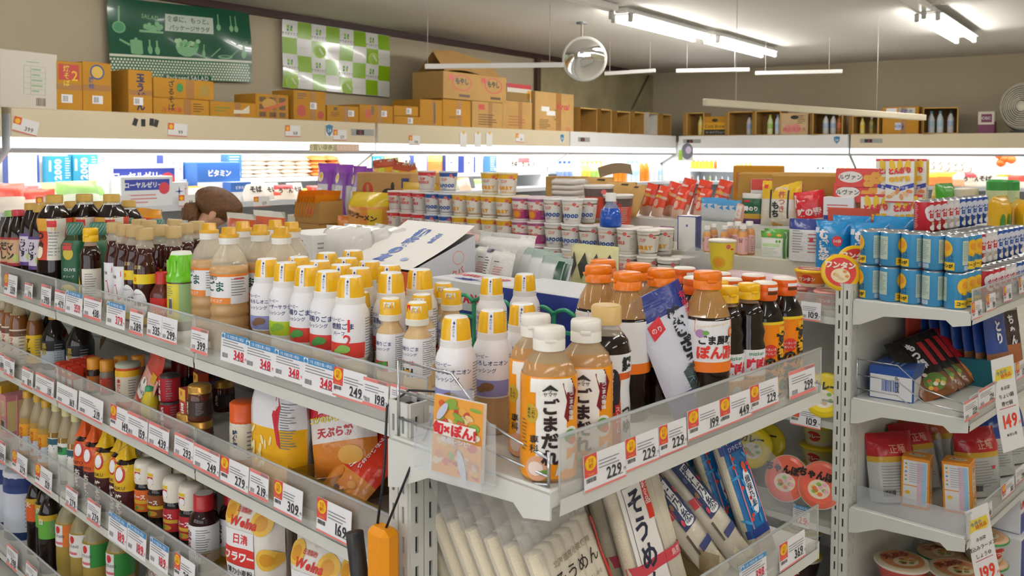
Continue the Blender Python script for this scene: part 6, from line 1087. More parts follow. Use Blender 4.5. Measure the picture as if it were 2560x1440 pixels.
for i, x in enumerate((1902, 1938, 1950, 1962)): putv(pb_, x, 447, V2+.75, T3, f'slim white medicine box with red ends, {ORD[i]} from the left', RZ_FACE+.3, 'slim medicine boxes')
# left part of the top: trays, brown bags, cup, blue spray, ramen and purple bags
TR = bag('tray_pack', .17, .035, .13, [(1, K('dcd6cb', .2, bump=.3, bscale=25))], None, 'pillow', 5, 'tray', pxp=6)
for i in range(4): q = onplane(1425, 446+i*13, G(0, V2+.42, 0), dR); inst(TR, Vector((q.x, q.y, q.z-.035)), RZ_FACE+.1, f'film wrapped white tray pack, {ORD[i]} from the top', 'film wrapped tray packs')
inst(carton('tray_case', .2, .18, 1, CARD('a57f45')), G(uv(q)[0], V2+.44, T2), RZ_FACE+.1, 'cardboard case under the tray packs', s=(1, 1, max(.02, q.z-.036-T2)))
RC = cup('ramen_cup', 'e9e4da', [('d24a34', .005, .07), ('5a4a44', .07, .095)], [], 'ffffff'); putv(RC, 1497, 461, V2+.38, T2+.10, 'red ramen cup behind the blue spray bottle', RZ_FACE+.3); putv(RC, 1545, 485, V2+.40, T2+.06, 'ramen cup on its stack beside the snack bags', RZ_FACE-.3)
def dsp(l, fn, R, H): l.text(fn, 'ママクリーン', -.01, .48*H, .012, K('b9c8ea'), k=3)
BSP = bottle('blue_detergent_bottle', .13, .042, [(.95, 0), (1, .04), (1, .3), (.85, .5), (.45, .68), (.38, .76)], K('1f4fb0', .08), .55, cap_screw(K('eceae6'), 1.3), dsp, clr=clear('9fb3d8', .5)); putv(BSP, 1527, 482, 2.05, T1+.2155, 'round shouldered blue detergent bottle with a white cap')
inst(carton('cup_case', .2, .12, .128, K('e3dfd6', .4)), G(uv(onplane(1527, 520, G(0, 2.02, 0), dR))[0]-.03, 2.06, T1), RZ_FACE, 'pale film case under the blue bottle') if 0 else None
BPB = bag('brown_paper_pack', .15, .13, .05, [(1, K('c79d5a', .6, bump=.4, bscale=20))], lambda m_, f, w_, h: m_.rect(f, .02, .11, .05, .118, K('3a3020'), 2), 'pillow', 5, 'pack')
for i, (x, y, v) in enumerate(((1470, 436, .75), (1530, 448, .60), (1560, 455, .62))): putv(BPB, x, y, V2+v, T3, f'brown paper noodle pack, {ORD[i]} of three behind the trays', RZ_FACE+jitter(i), 'brown paper packs', rx=-.4)
fp = MB(); fp.grid(lambda a, b: Vector((-.11+.22*a, .03*math.sin(a*2), .12*b+.02*math.sin(a*3))), 8, 2, CARD('b5a58a')); fo = tag(new('carton_flap', fp.mesh('carton_flap')), 'grey cardboard flap standing open behind the brown packs', 'cardboard'); fq = onplane(1540, 445, G(0, V2+.8, 0), dR); fo.location = fq; fo.rotation_euler = (.9, 0, RZ_FACE+.5); fo.scale = (.75, .75, .7)
GC = carton('green_edged_carton', .2, .16, .2, CARD('b08a4f'), lambda b, f, w_, d, h: b.rect(f('L'), -.07, h*.7, .07, h*.98, K('5a9a2a'))); putv(GC, 1418, 441, V2+.75, T3, 'open carton with a green edge behind the trays', RZ_FACE+.2)
# ramen packs and bags at the far end
ow = empty('ramen_case', 'open cardboard case holding orange ramen packs', 'box', None, G(*uv(P(800, 572, 1.085)), T1), RZ_FACE)
q = onplane(790, 556, G(0, 2.08, 0), dR); zb_ = max(q.z, T1+.02); inst(carton('ramen_carton', .24, .2, 1, CARD('b48a4c')), Vector((q.x, q.y, T1))+dR*.03, RZ_FACE, 'plain cardboard carton under the orange ramen case', s=(1, 1, zb_-T1-.002)); ow.location = Vector((q.x, q.y, zb_)); ow.scale = (1.15, 1.0, 1.0); mb = MB(); C_ = CARD('b48a4c')
mb.box((0, -.06, .06), (.22, .004, .12), C_); mb.box((0, .10, .07), (.22, .004, .14), C_); mb.box((.11, .02, .065), (.004, .16, .13), C_); mb.box((-.11, .02, .04), (.004, .16, .08), C_); mb.box((0, .02, .002), (.22, .16, .004), C_); mb.box((.03, -.0625, .07), (.05, .002, .03), K('c85a3a')); part(ow, 'case', mb)
ORP = bag('ramen_pack', .16, .15, .022, [(.9, 'e88a1c'), (1, 'd8741a')], None, 'pillow', 4, 'noodles', n=(8, 8))
for i in range(7): inst(ORP, ow.location+dL*(.03*i-.05)+dR*.02+Vector((0, 0, .03)), RZ_FACE+math.pi/2, f'orange ramen pack standing in the open case, {ORD[i]} from the right', 'orange ramen packs', rx=.32, s=1.1)
R5 = bag('ramen_five_pack', .16, .17, .10, [(.35, 'ead9b8'), (.75, 'e9a04a'), (1, 'e0c02a')], lambda m_, f, w_, h: (m_.text(f, 'チキンラーメン', 0, .10, .019, K('4a2a1a'), k=3, bold=.06, rot=-.15), m_.ell(f, -.01, .04, .03, .024, PW, 2), m_.ell(f, -.01, .04, .013, .012, K('f0a02a'), 3), m_.rect(f, .04, .03, .075, .12, K('e0b81c'), 2), [m_.rect(f, .01, .01+.018*i, .035, .018+.018*i, K('e88a3a'), 2) for i in range(7)]), 'brick', 5, 'noodles'); putv(R5, 925, 480, 2.09, T1, 'orange and yellow five pack of ramen beside the red cups', RZ_FACE+.1)
putv(ORP, 868, 540, 2.05, T1, 'small red and white pack beside the open case', RZ_FACE)
PUR = bag('purple_bag', .13, .20, .06, [(.62, 'c9c6c6'), (.85, '7a3aa0'), (1, '8a3fae')], lambda m_, f, w_, h: (m_.rect(f, .025, .0, .045, .17, K('7a2f9c'), 2), m_.ell(f, -.025, .145, .018, .02, K('f0d8b0'), 3), m_.ell(f, -.025, .15, .010, .010, K('e0a82a'), 4), m_.rect(f, -.055, .04, -.01, .10, K('e2e0e2'), 3)), 'stand', 6, 'bag', top=.06)
for i, (x, y, v) in enumerate(((822, 408, .62), (862, 411, .60), (900, 415, .58), (925, 420, .60))): putv(PUR, x, y, V2+v, T2, f'purple and silver snack bag, {ORD[i]} from the left', RZ_FACE+jitter(i, .3), 'purple snack bags')
NGS = carton('ramen_carton', .30, .2, .2, CARD('b9925a'), lambda b, f, w_, d, h: (b.ell(f('F'), -.085, h*.64, .03, .033, K('b83a2a'), 2), b.ell(f('F'), -.085, h*.68, .009, .018, CARD('b9925a'), 3), b.text(f('F'), 'NONGSHIM', -.085, h*.42, .017, BLACK, k=2), b.ell(f('F'), .03, h*.6, .035, .018, K('2f2a28'), 2), b.ell(f('F'), .052, h*.72, .010, .02, K('2f2a28'), 2), b.rect(f('F'), .10, h*.7, .14, h*.9, K('2a3f7a'), 2), b.rect(f('F'), .0, 0, .15, h*.3, K('b8442f'), 2)))
putv(NGS, 1000, 431, V2+.5, T2, 'cardboard ramen carton with a red ring logo behind the red cups', RZ_FACE+.15)
NGP = bag('ramen_snack_pack', .17, .16, .05, [(.6, 'd9cfc0'), (.75, 'd8a42a'), (1, 'a8492f')], lambda m_, f, w_, h: m_.rect(f, -.02, .05, .02, .12, K('c8d02a'), 2), 'pillow', 7, 'pack', top=.1)
for i, (x, y) in enumerate(((968, 397), (1000, 405), (1030, 412))): putv(NGP, x, y, V2+.54, T3+.05, f'foil ramen pack sticking up from the ring logo carton, {ORD[i]} from the left', RZ_FACE+jitter(i), 'foil ramen packs', ry=jitter(i+3, .3))
GFB = bag('gold_film_pack', .15, .12, .05, [(1, 'cfa83a')], None, 'pillow', 5, 'pack'); putv(GFB, 1050, 456, V2+.34, T2, 'gold film pack between the carton and red cups', RZ_FACE)
# ================================================================ end shelf of the second gondola
SX = 1.137
def can(name, H, R, base, deco):
    pr = Proto(name, 'can', H); mb = MB(); rf = lambda z: R; mb.lathe([(.001, 0), (R*.86, 0), (R, .005), (R, H-.006)], K(base, .3), 24); fn = sqn(rf, 0); fn.r0 = R; deco(mb, fn, R, H); pr.p('can', mb)
    l = MB(); l.lathe([(R, H-.006), (R*.9, H-.001), (R*.88, H-.001), (R*.86, H-.004), (.001, H-.004)], K('c9ccd0', .25, metal=.8), 24); l.box((0, -R*.3, H-.003), (R*.35, R*.6, .0015), K('b5b8bc', .3, metal=.8)); pr.p('lid', l); return pr
CORN = can('corn_soup_can', .112, .0315, '3f92c4', lambda m_, f, R, H: (m_.ell(f, 0, H*.62, .024, .026, K('f0bd2a'), 2), m_.ell(f, .004, H*.66, .014, .012, K('e8982f'), 3), m_.rect(f, -.03, H*.05, .03, H*.26, K('f0c832'), 2), m_.text(f, 'じっくり', .008, H*.42, .010, BLACK, k=4), m_.text(f, 'コトコト', .008, H*.33, .010, BLACK, k=4), m_.text(f, 'コーンが', 0, H*.16, .013, BLACK, k=4, bold=.04), m_.rect(f, .052, H*.2, .085, H*.85, K('c3d2c2'), 2), m_.lines(f, .054, H*.3, .083, H*.8, 12, K('7f9a92'), 3), m_.bars(f, .058, H*.06, .082, H*.18, K('ddeaf2'), 3), m_.rect(f, -.09, H*.2, -.055, H*.85, K('c3d2c2'), 2), m_.lines(f, -.088, H*.3, -.057, H*.8, 12, K('7f9a92'), 3)))
for t in range(2):
    for i in range(5):
        for j in range(3):
            if t == 0 and j and i < 4: continue
            if t and j == 2 and i < 3: continue
            inst(CORN, G(.068-.0655*i, 1.965+.0655*j, SX+t*.1125), RZ_END+[-2.2, 0.6, -2.1, 2.4, -2.0][i]*(1 if j == 0 and not (t == 0 and i == 4) else 0)-.35, f'blue corn soup can, {["lower", "upper"][t]} layer, {ORD[i]} from the post, row {ORD[j]} in', 'corn soup cans')
def ama(c1, c2, tc): return can('amazake_can', .105, .0305, c1, lambda m_, f, R, H: (m_.ell(f, .0, H*.6, .022, .028, K(c2), 2), m_.ell(f, -.012, H*.66, .012, .016, K(c2), 2), m_.ell(f, .012, H*.5, .014, .016, K(c2), 2), m_.text(f, '甘', .0, H*.56, .026, K(tc), k=4, bold=.06), m_.rect(f, .0, H*.2, .016, H*.32, K('c8b088'), 3), m_.ell(f, .008, H*.14, .016, .010, K('f0ece4'), 4), m_.lines(f, -.06, H*.1, -.045, H*.9, 14, K('e8c8c0'), 2)))
AM = [ama('c22a36', 'e9e6ea', 'c22a36'), ama('dfe0de', 'f1f0ee', 'c8303c'), ama('2a52a4', 'e4e8f2', '2a52a4')]; AMN = ['red', 'white', 'blue']
for t, us in enumerate(((-.21, -.148, -.086, -.024), (-.148, -.086, -.024), (-.024,))):
    for r, u in enumerate(us):
        for i in range(10):
            k_ = 0 if i < 3 else 1 if i < 5 else 2
            if r and t < 2 and i > 7: continue
            inst(AM[k_], G(u+.002, 2.175+.0625*i, SX+t*.1055), RZ_END-.35, f'{AMN[k_]} sweet drink can, {["bottom", "middle", "top"][t]} layer, {ORD[r]} row in, {ORD[i]} from the soup cans', 'sweet drink cans')
# flats behind on the far right
GCN = simple('green_snack_tube', .14, .03, K('2f8a3a', .3), K('3a9a44', .3), lab('2f8a3a', .1, .95, None, a=(-3.1, 3.1), band2=('c8d8a8', .45, .75)), prof=[(1, 0), (1, .93)], capk=1.0, fill=.99); putu(GCN, 2492, 449, .14, 1.30, 'green snack tube with pale lettering, left one', RZ_END, 'green snack tubes'); putu(GCN, 2524, 450, .13, 1.30, 'green snack tube with pale lettering, right one', RZ_END, 'green snack tubes')
YBG = bag('yellow_snack_bag', .17, .15, .06, [(.35, 'dcc79a'), (1, 'e3b32a')], lambda m_, f, w_, h: [m_.ell(f, x, .06, .018, .03, K('3a7a2a'), 2, 14) or m_.ell(f, x, .06, .015, .027, K('dcb02a'), 3, 14) for x in (-.05, 0, .05)], 'pillow', 5, 'bag'); putu(YBG, 2500, 490, .05, 1.25, 'yellow snack bag with green curls beyond the drink cans', RZ_END, 'yellow snack bags'); putu(YBG, 2550, 497, .02, 1.22, 'yellow snack bag at the right picture edge', RZ_END+.4, 'yellow snack bags')
GBG = bag('green_snack_bag', .18, .13, .06, [(.5, 'd8c23a'), (1, '3f9a2a')], None, 'pillow', 6, 'bag'); putu(GBG, 2360, 458, .28, 1.33, 'green and yellow snack bag behind the drink cans', RZ_END)
BRB = carton('biscuit_box', .20, .06, .09, K('e2d9c4', .4), lambda b, f, w_, d, h: (b.ell(f('F'), 0, h*.35, .07, .03, K('b5622f'), 2), b.ell(f('F'), 0, h*.3, .055, .02, K('d98a5a'), 3), b.rect(f('R'), -.02, .01, .02, .07, K('8a4a2f')))); putu(BRB, 2410, 471, .24, 1.36, 'cream biscuit box with a brown arch print', RZ_END)
rk = MB()
for i in range(7): rk.tube([G(-.20, 2.86+.03*i, SX+.02), G(-.05, 2.87+.03*i, SX+.16)], .003, WIRE, 5)
rk.box(tuple(G(-.12, 2.95, SX+.10)), (.22, .16, .006), K('b9bcc0', .3, metal=.7), rot=Matrix.Rotation(RZ_END, 3, 'Z') @ Matrix.Rotation(.7, 3, 'X')); tag(new('wire_rack', rk.mesh('wire_rack')), 'slanted grey wire rack at the right picture edge', 'rack')
price_tags([('d', '149', 2424, 2450, 757, 800), ('d', '98', 2461, 2484, 738, 779), ('d', '98', 2504, 2524, 716, 756), ('d', '98', 2543, 2560, 694, 735)], G(-.25, 0, 0), dL, RZ_END, -dL*.006, ('on the drink can rail, from the post', 'the drink can rail'))
price_tags([('r', '229', 2405, 2440, 1006, 1055), ('r', '229', 2442, 2482, 976, 1022), ('d', '178', 2536, 2560, 908, 950)], G(-.25, 0, 0), dL, RZ_END, -dL*.006, ('on the soup pouch rail', 'the soup pouch rail'))
price_tags([('p', '388', 2448, 2475, 1275, 1310), ('d', '388', 2500, 2530, 1215, 1250), ('p', '298', 2535, 2558, 1175, 1212)], G(-.25, 0, 0), dL, RZ_END, -dL*.006, ('on the ramen bag rail', 'the ramen bag rail'))
# shelf two: soup packs
SY = .815
SCB = carton('blue_cup_box', .19, .15, .115, K('2a4f9c', .3), lambda b, f, w_, d, h: (b.rect(f('L'), -.07, .004, .07, h*.75, PW), b.text(f('L'), 'S-CUP', .02, h*.5, .02, BLACK, k=2, rot=1.57), b.bars(f('L'), -.03, .03, .03, .07, K('2a4f9c'), 2), b.lines(f('T'), -.06, -.03, .05, .03, 3, K('8fa3d8'), 1), b.rect(f('F'), -.09, .004, .0, h*.7, PW))); inst(SCB, G(.005, 2.06, SY), RZ_END+.1, 'blue box of paper cups behind the wire guard', s=.92)
NBE = bag('hotpot_soup_pouch', .15, .22, .03, [(.3, '7a4a2a'), (.8, '26221f'), (1, '1c1a1c')], lambda m_, f, w_, h: (m_.ell(f, 0, .05, .045, .03, K('5a7a34'), 2), [m_.ell(f, random.Random(i).uniform(-.04, .04), random.Random(i+7).uniform(.02, .08), .010, .007, K(random.Random(i+3).choice(['d8643a', 'e0b04a', '7aa04a', 'e9dcc8'])), 3+i % 3, 10) for i in range(10)], m_.rect(f, -.02, .10, .02, .2, K('1c1c1e'), 3), m_.text(f, 'もつ鍋', 0, .195, .032, PW, vert=True, k=5, bold=.06), m_.rect(f, .035, .10, .06, .19, K('b3232c'), 3)), 'pillow', 4, 'pouch', top=.05)
NBR = bag('hotpot_soup_pouch', .15, .22, .03, [(.3, 'c8743a'), (1, 'b3232c')], lambda m_, f, w_, h: (m_.text(f, 'キムチ', -.01, .19, .036, PW, vert=True, k=5, bold=.06), m_.ell(f, 0, .04, .05, .03, K('d98a3a'), 2)), 'pillow', 6, 'pouch', top=.05)
for i in range(4): inst(NBE if i < 3 else NBR, G(-.12-.0*i, 2.10+.075*i, SY+.01), RZ_END-.6, f'{"black hotpot soup pouch" if i < 3 else "red hotpot soup pouch"} leaning in a fan, {ORD[i]} from the post', 'hotpot soup pouches', rx=-.75, ry=-.25)
BPO = bag('soup_pouch', .13, .20, .03, [(.25, '8a5a3a'), (.9, '2a4a94'), (1, 'c9c9d0')], lambda m_, f, w_, h: (m_.text(f, 'とり', 0, .16, .04, PW, vert=True, k=4, bold=.05),), 'stand', 3, 'pouch', top=.05)
DPO = bag('soup_pouch', .13, .20, .03, [(.35, 'a8623a'), (.9, '3a2a2c'), (1, 'b5b0b0')], lambda m_, f, w_, h: (m_.text(f, 'ちゃん', 0, .17, .035, PW, vert=True, k=4, bold=.05),), 'stand', 5, 'pouch', top=.05)
trb = MB(); trb.box((0, 0, .045), (.22, .12, .09), K('1f6a7a', .5)); tb_o = tag(new('teal_tray', trb.mesh('teal_tray')), 'teal cardboard tray under the blue soup pouches', 'tray'); tb_o.location = G(-.11, 2.42, SY); tb_o.rotation_euler = (0, 0, RZ_END+math.pi/2)
for i in range(7): inst(BPO, G(-.19+.036*i, 2.44, SY+.06), RZ_END-.25, f'blue soup pouch standing in the teal tray, {ORD[i]} from the front', 'blue soup pouches', rx=-.15)
for i in range(6): inst(DPO, G(-.19+.036*i, 2.60, SY+.05), RZ_END-.25, f'dark soup pouch in the row behind the blue ones, {ORD[i]} from the front', 'dark soup pouches', rx=-.15)
rbk = MB(); rbk.box((0, 0, .12), (.01, .30, .24), K('b5402f', .6)); ro = tag(new('red_backing_card', rbk.mesh('red_backing_card')), 'red cardboard backing behind the blue soup pouches', 'card'); ro.location = G(.06, 2.42, SY); ro.rotation_euler = (0, 0, RZ_END+math.pi/2)
# shelf three: ramen bags and orange boxes
SZ = .455
RAM = bag('ramen_bag', .17, .22, .10, [(.62, 'bfc0bd'), (.68, 'c9a23a'), (1, 'b3242c')], lambda m_, f, w_, h: (m_.lines(f, -.06, .03, .05, .12, 10, K('8f918e'), 2), m_.bars(f, -.06, .02, -.02, .04, BLACK, 3), m_.rect(f, .02, .09, .035, .10, K('b3242c'), 3), m_.text(f, '正麺', 0, .17, .03, K('e0a08a'), k=3)), 'brick', 6, 'noodles')
RAO = bag('ramen_bag', .17, .22, .10, [(.62, 'bfc0bd'), (.68, 'c9a23a'), (1, 'c8622a')], None, 'brick', 8, 'noodles'); RAB = bag('ramen_bag', .17, .22, .10, [(.55, 'c3c4c2'), (.62, 'd8b03a'), (1, '2a4a9c')], lambda m_, f, w_, h: m_.lines(f, -.06, .03, .05, .11, 9, K('8f918e'), 2), 'brick', 9, 'noodles')
for p_, u, v, rx, rz, lb in ((RAM, .02, 2.08, -.2, -.6, 'red topped ramen bag beside the post panel'), (RAM, -.16, 2.34, -.12, -.5, 'red topped ramen bag in front beside the orange boxes'), (RAM, .0, 2.25, -.3, -.5, 'red topped ramen bag behind the orange boxes'), (RAO, .04, 2.36, -.3, -.4, 'orange topped ramen bag at the back, left one'), (RAO, -.04, 2.48, -.3, -.4, 'orange topped ramen bag at the back, right one'), (RAB, -.14, 2.58, -.2, -.5, 'blue topped ramen bag under the hanging price card'), (RAB, -.14, 2.76, -.2, -.5, 'blue topped ramen bag at the right edge')): inst(p_, G(u, v, SZ), RZ_END+rz, lb, 'ramen bags', rx=rx)
OBX = carton('orange_noodle_box', .085, .075, .165, K('e8962a', .35), lambda b, f, w_, d, h: (b.rect(f('F'), -.036, h*.45, .036, h*.94, K('efeeee'), 1), b.rect(f('F'), -.036, h*.06, .036, h*.43, K('efeeee'), 1), b.rect(f('F'), .006, h*.08, .02, h*.92, K('e6c3d6'), 2), b.rect(f('F'), .02, h*.08, .034, h*.92, K('a9cfe8'), 2), b.ell(f('F'), -.022, h*.3, .008, .006, K('f0c02a'), 3), [b.ell(f('F'), -.028, h*(.55+.08*i), .004, .003, K(['7ab03a', 'e88a8a', '5a9ac8', 'f0b02a', '7ab03a'][i]), 3, 8) for i in range(5)], b.lines(f('F'), -.018, h*.5, .03, h*.9, 9, K('b9bcc4'), 3), b.ell(f('T'), 0, 0, .028, .014, K('efe6cc'), 1), b.text(f('T'), '煮込み', 0, 0, .013, BLACK, k=3), b.ell(f('R'), .0, h*.6, .022, .05, K('f2ead2'), 1), b.text(f('R'), '煮込みうどん', 0, h*.88, .02, BLACK, vert=True, k=3), b.ell(f('R'), 0, h*.15, .028, .02, K('efd28a'), 2)))
inst(OBX, G(-.05, 2.09, SZ), RZ_FACE+.2, 'orange noodle box with a printed chart, left one', 'orange noodle boxes'); inst(OBX, G(-.17, 2.14, SZ), RZ_FACE+.12, 'orange noodle box with a printed chart, right one', 'orange noodle boxes', ry=-.06)
apn = MB(); apn.box((0, 0, .035), (.33, .002, .07), AC2); ao = tag(new('shelf_divider', apn.mesh('shelf_divider')), 'clear low guard in front of the orange noodle boxes', 'divider'); ao.location = G(-.08, V2+.02, SZ); ao.rotation_euler = (0, 0, RZ_FACE)
# bottom: red bowls
RB = bowl('red_noodle_bowl', 'c8524a', 'd8c8a8', '天ぷら', '8a2a1a', .085, .085, ('cf8a5a', 'e6d6b0', ['d8a04a', 'c8643a', 'efe2c0', '8aa04a']), 'e9e2d8'); GB = bowl('green_noodle_bowl', 'd8e0d2', 'd9b08a', 'きつね', '8a2a1a', .085, .08, ('d8a878', 'e6d6b0', ['d8a04a', 'c8643a', 'efe2c0', '8aa04a']), '3a9a5a')
for i, (u, v, z) in enumerate(((-.02, 2.06, .1), (-.17, 2.12, .1), (-.02, 2.06, .186), (-.17, 2.28, .1), (-.05, 2.25, .1), (-.17, 2.12, .186))): inst(RB, G(u, v, z), RZ_END-.5, f'red noodle bowl on the lowest shelf, {ORD[i]} counting from the post', 'red noodle bowls')
for i, (u, v, z) in enumerate(((-.15, 2.46, .1), (-.15, 2.46, .19), (-.02, 2.42, .1), (-.02, 2.5, .19))): inst(GB, G(u, v, z), RZ_END-.5, f'green rimmed noodle bowl on the lowest shelf, {ORD[i]} from the red ones', 'green noodle bowls')
for k_, z in enumerate((.1, .252)): inst(lb_ if k_ else lb2, G(-.16, 2.70, z), RZ_END, f'white and blue tonic carton on the lowest end shelf, {["lower", "upper"][k_]} one', 'tonic cartons on the end shelf')
# hanging price cards
def pcard(px, py, h, price, name, label, tilt):
    q = onplane(px, py, G(-.262, 0, 0), dL); mb = MB(); w_ = .095; bend = lambda x, y, o: (x, -.02*(y/h)**2*(-1 if y > 0 else 1)-o, y); mb.grid(lambda a, b: bend(-w_/2+w_*a, -h+h*b, 0), 4, 8, K('f4f4f2', .4)); mb.grid(lambda a, b: bend(-w_/2+w_*a, -h+h*b, -.0008), 4, 8, K('e9e9e6', .4), flip=True)
    mb.poly(bend, [(-.04, -.075), (-.03, -.035), (.035, -.035), (.04, -.06), (.03, -.075), (-.02, -.07)], K('f0d84a'), 2); mb.text(bend, '今月の', -.01, -.048, .015, K('3a6aa8'), k=4, rot=.1); mb.text(bend, '特売品', .008, -.06, .015, K('d8402f'), k=4, rot=.1)
    mb.text(bend, name[0], 0, -.10, .013, K('444444'), k=3); mb.text(bend, name[1], 0, -.125, .016, K('444444'), k=3); mb.text(bend, name[2], 0, -.15, .016, K('444444'), k=3); mb.rect(bend, -.035, -.165, .035, -.163, K('d8402f'), 3); mb.text(bend, price, 0, -.205, .058, K('e8432f'), k=3, sx=.8, bold=.03); mb.text(bend, '円', .042, -.22, .012, K('e8432f'), k=3); mb.text(bend, '本体価格', 0, -.25, .011, K('444444'), k=3)
    o = tag(new('price_card', mb.mesh('price_card')), label, 'price card', 'hanging price cards'); o.location = q; o.rotation_euler = (0, tilt, RZ_END-.45)
pcard(2505, 893, .30, '149', ('永谷園', 'ちょい鍋', '寄せ鍋'), 'hanging price card reading 149 beside the soup pouches', -.14); pcard(2440, 1268, .30, '199', ('永谷園', '煮込みラーメン', 'しょうゆ'), 'hanging price card reading 199 below the ramen bags', -.2)
# ================================================================ goods in the refrigerated cases
def putb(pr, px, py, depth, lev, label, group=None, rz=0, rx=0, ry=0): return scaled(pr, onplane(px, py, W(0, -depth, 0), wB), lev, RZL+rz, label, group, rx, ry)
def puta(pr, px, py, depth, lev, label, group=None, rz=0, rx=0, ry=0): return scaled(pr, onplane(px, py, W(-depth, 0, 0), wL), lev, RZB+rz, label, group, rx, ry)
DK, UP = 1.183, 1.373
TEAL = carton('teal_box', .22, .10, .24, K('2f8fb5', .35), lambda b, f, w_, d, h: (b.text(f('F'), '2000', -.02, h*.5, .085, K('dff0f4'), k=2, rot=1.57, bold=.04), b.lines(f('F'), .05, .03, .10, h*.95, 9, K('cfe6ee'), 1), b.rect(f('F'), -.10, .1, -.08, .2, K('d8f0f4'), 1), b.rect(f('R'), -.04, 0, .04, h, K('e6ecee'))))
WB0 = carton('white_box', .26, .10, .24, K('eef0f2', .35), lambda b, f, w_, d, h: (b.rect(f('L'), -d/2, 0, d/2, h, K('4a5fae')), b.rect(f('F'), w_/2-.02, 0, w_/2, h, K('4a5fae')), b.rect(f('F'), -.02, h*.5, .03, h*.58, K('c5cfe6'))))
WBR = carton('tonic_case', .28, .16, .15, K('eef0f2', .35), lambda b, f, w_, d, h: (b.rect(f('F'), -.12, h*.55, .12, h*.9, K('3a4aa8')), b.text(f('F'), 'ローヤルゼリー', -.02, h*.72, .030, PW, k=2, bold=.04), b.ell(f('F'), .09, h*.6, .03, .03, K('d84a5a'), 3), b.lines(f('F'), -.11, h*.1, .06, h*.45, 3, K('d88a8a'), 1)))
STAR = carton('star_box', .20, .10, .22, K('eef0f4', .35), lambda b, f, w_, d, h: ([b.poly(f('F'), [(-.008*math.sin(k_*.785), h*.6-.008*math.cos(k_*.785)), (.05*math.cos(k_*.785), h*.6+.05*math.sin(k_*.785)), (.008*math.sin(k_*.785), h*.6+.008*math.cos(k_*.785))], K('3a4fa8')) for k_ in range(8)], b.rect(f('L'), -d/2, 0, d/2, h, K('3a4fa8')), b.text(f('F'), 'リポビタン', .07, h*.9, .03, K('d8485a'), k=2, vert=True)))
BLB = carton('blue_box', .22, .14, .17, K('3f74c4', .35), lambda b, f, w_, d, h: (b.rect(f('F'), -w_/2, 0, w_/2, h*.5, PW), b.text(f('F'), 'ビタミン', 0, h*.72, .03, PW, k=2, bold=.05), b.rect(f('T'), -.08, -.04, .08, .04, PW)))
BLT = carton('tall_blue_box', .16, .10, .22, K('4a86c8', .35), lambda b, f, w_, d, h: (b.lines(f('F'), -.06, .02, .06, h*.95, 8, K('dbe6f2'), 1), b.rect(f('F'), .03, .02, .06, .06, PW, 3)))
def pk(name, zs, t=None, tc='222222', seed=1, w_=.2, h=.14): return bag(name, w_, h, .05, zs, (lambda m_, f, a, b: m_.text(f, t, 0, b*.55, .05, K(tc), k=3, bold=.05)) if t else None, 'pillow', seed, 'pack', n=(6, 6))
PKS = [pk('noodle_pack', [(.5, 'efe4d6'), (1, 'e0584a')], seed=2), pk('noodle_pack', [(.4, 'efd2b8'), (.8, 'f2e8dc'), (1, 'e8a23a')], seed=3), pk('noodle_pack', [(1, 'f1eae2')], 'そば', '3a3a3a', 4), pk('salad_pack', [(.5, 'e9f0dc'), (1, '9fcf7a')], seed=5), pk('noodle_pack', [(.6, 'f0e2d2'), (1, 'c8505a')], 'うどん', '4a3a3a', 6), pk('noodle_pack', [(.5, 'e8b48a'), (1, 'f0ece6')], seed=7), pk('noodle_pack', [(.6, 'e88a4a'), (1, 'f0d24a')], seed=8)]
PN = ['red topped noodle pack', 'orange edged noodle pack', 'white noodle pack with brush lettering', 'green salad pack', 'crimson topped noodle pack', 'tan noodle pack', 'orange and yellow noodle pack']
GRP = 'goods in the left fridge cases'
for pr, x, y, d, lv, lb in [(WB0, 52, 387, .62, UP, 'white box with blue edges at the left end of the fridge'), (WB0, 120, 391, .64, UP, 'white box with blue edges, second in the fridge'), (TEAL, 142, 390, .52, UP, 'teal box printed 2000, left one'), (TEAL, 207, 386, .5, UP, 'teal box printed 2000, right one'),
        (WBR, 330, 410, .36, DK, 'white drink case behind the front one'), (WBR, 345, 440, .18, DK, 'white drink case with a navy panel at the fridge edge'), (STAR, 425, 388, .5, UP, 'white box with a blue star, leaning left one'), (STAR, 452, 386, .55, UP, 'white box with a blue star, right one'), (BLB, 523, 405, .42, DK, 'blue and white bag box on the fridge deck'), (BLT, 578, 386, .5, UP, 'tall light blue box beside the flat packs'), (BLB, 590, 455, .24, DK, 'small blue box at the fridge edge'), (STAR, 440, 455, .12, DK, 'white and blue star box at the deck front'),
        (WB0, 1045, 388, .5, UP, 'white box with blue edges near the middle of the fridge'), (STAR, 1120, 388, .55, UP, 'white star box in the second fridge, left'), (STAR, 1165, 390, .5, UP, 'white star box in the second fridge, right'), (BLT, 1225, 390, .5, UP, 'light blue box before the glass end panel'), (WB0, 1195, 392, .6, UP, 'white box behind the light blue one'), (TEAL, 940, 390, .6, UP, 'teal box behind the foil packs')]: putb(pr, x, y, d, lv, lb, GRP)
seq = [(20, 455, 0), (55, 462, 4), (95, 470, 0), (165, 452, 3), (205, 448, 3), (250, 462, 3), (120, 478, 5), (500, 462, 1), (540, 470, 1), (470, 480, 5), (640, 452, 2), (680, 455, 2), (715, 460, 4), (745, 455, 2), (700, 478, 0), (760, 470, 6), (790, 462, 0), (1130, 440, 3), (1165, 442, 1), (1205, 446, 3), (1245, 444, 6), (870, 460, 1), (960, 455, 0), (1040, 450, 6)]
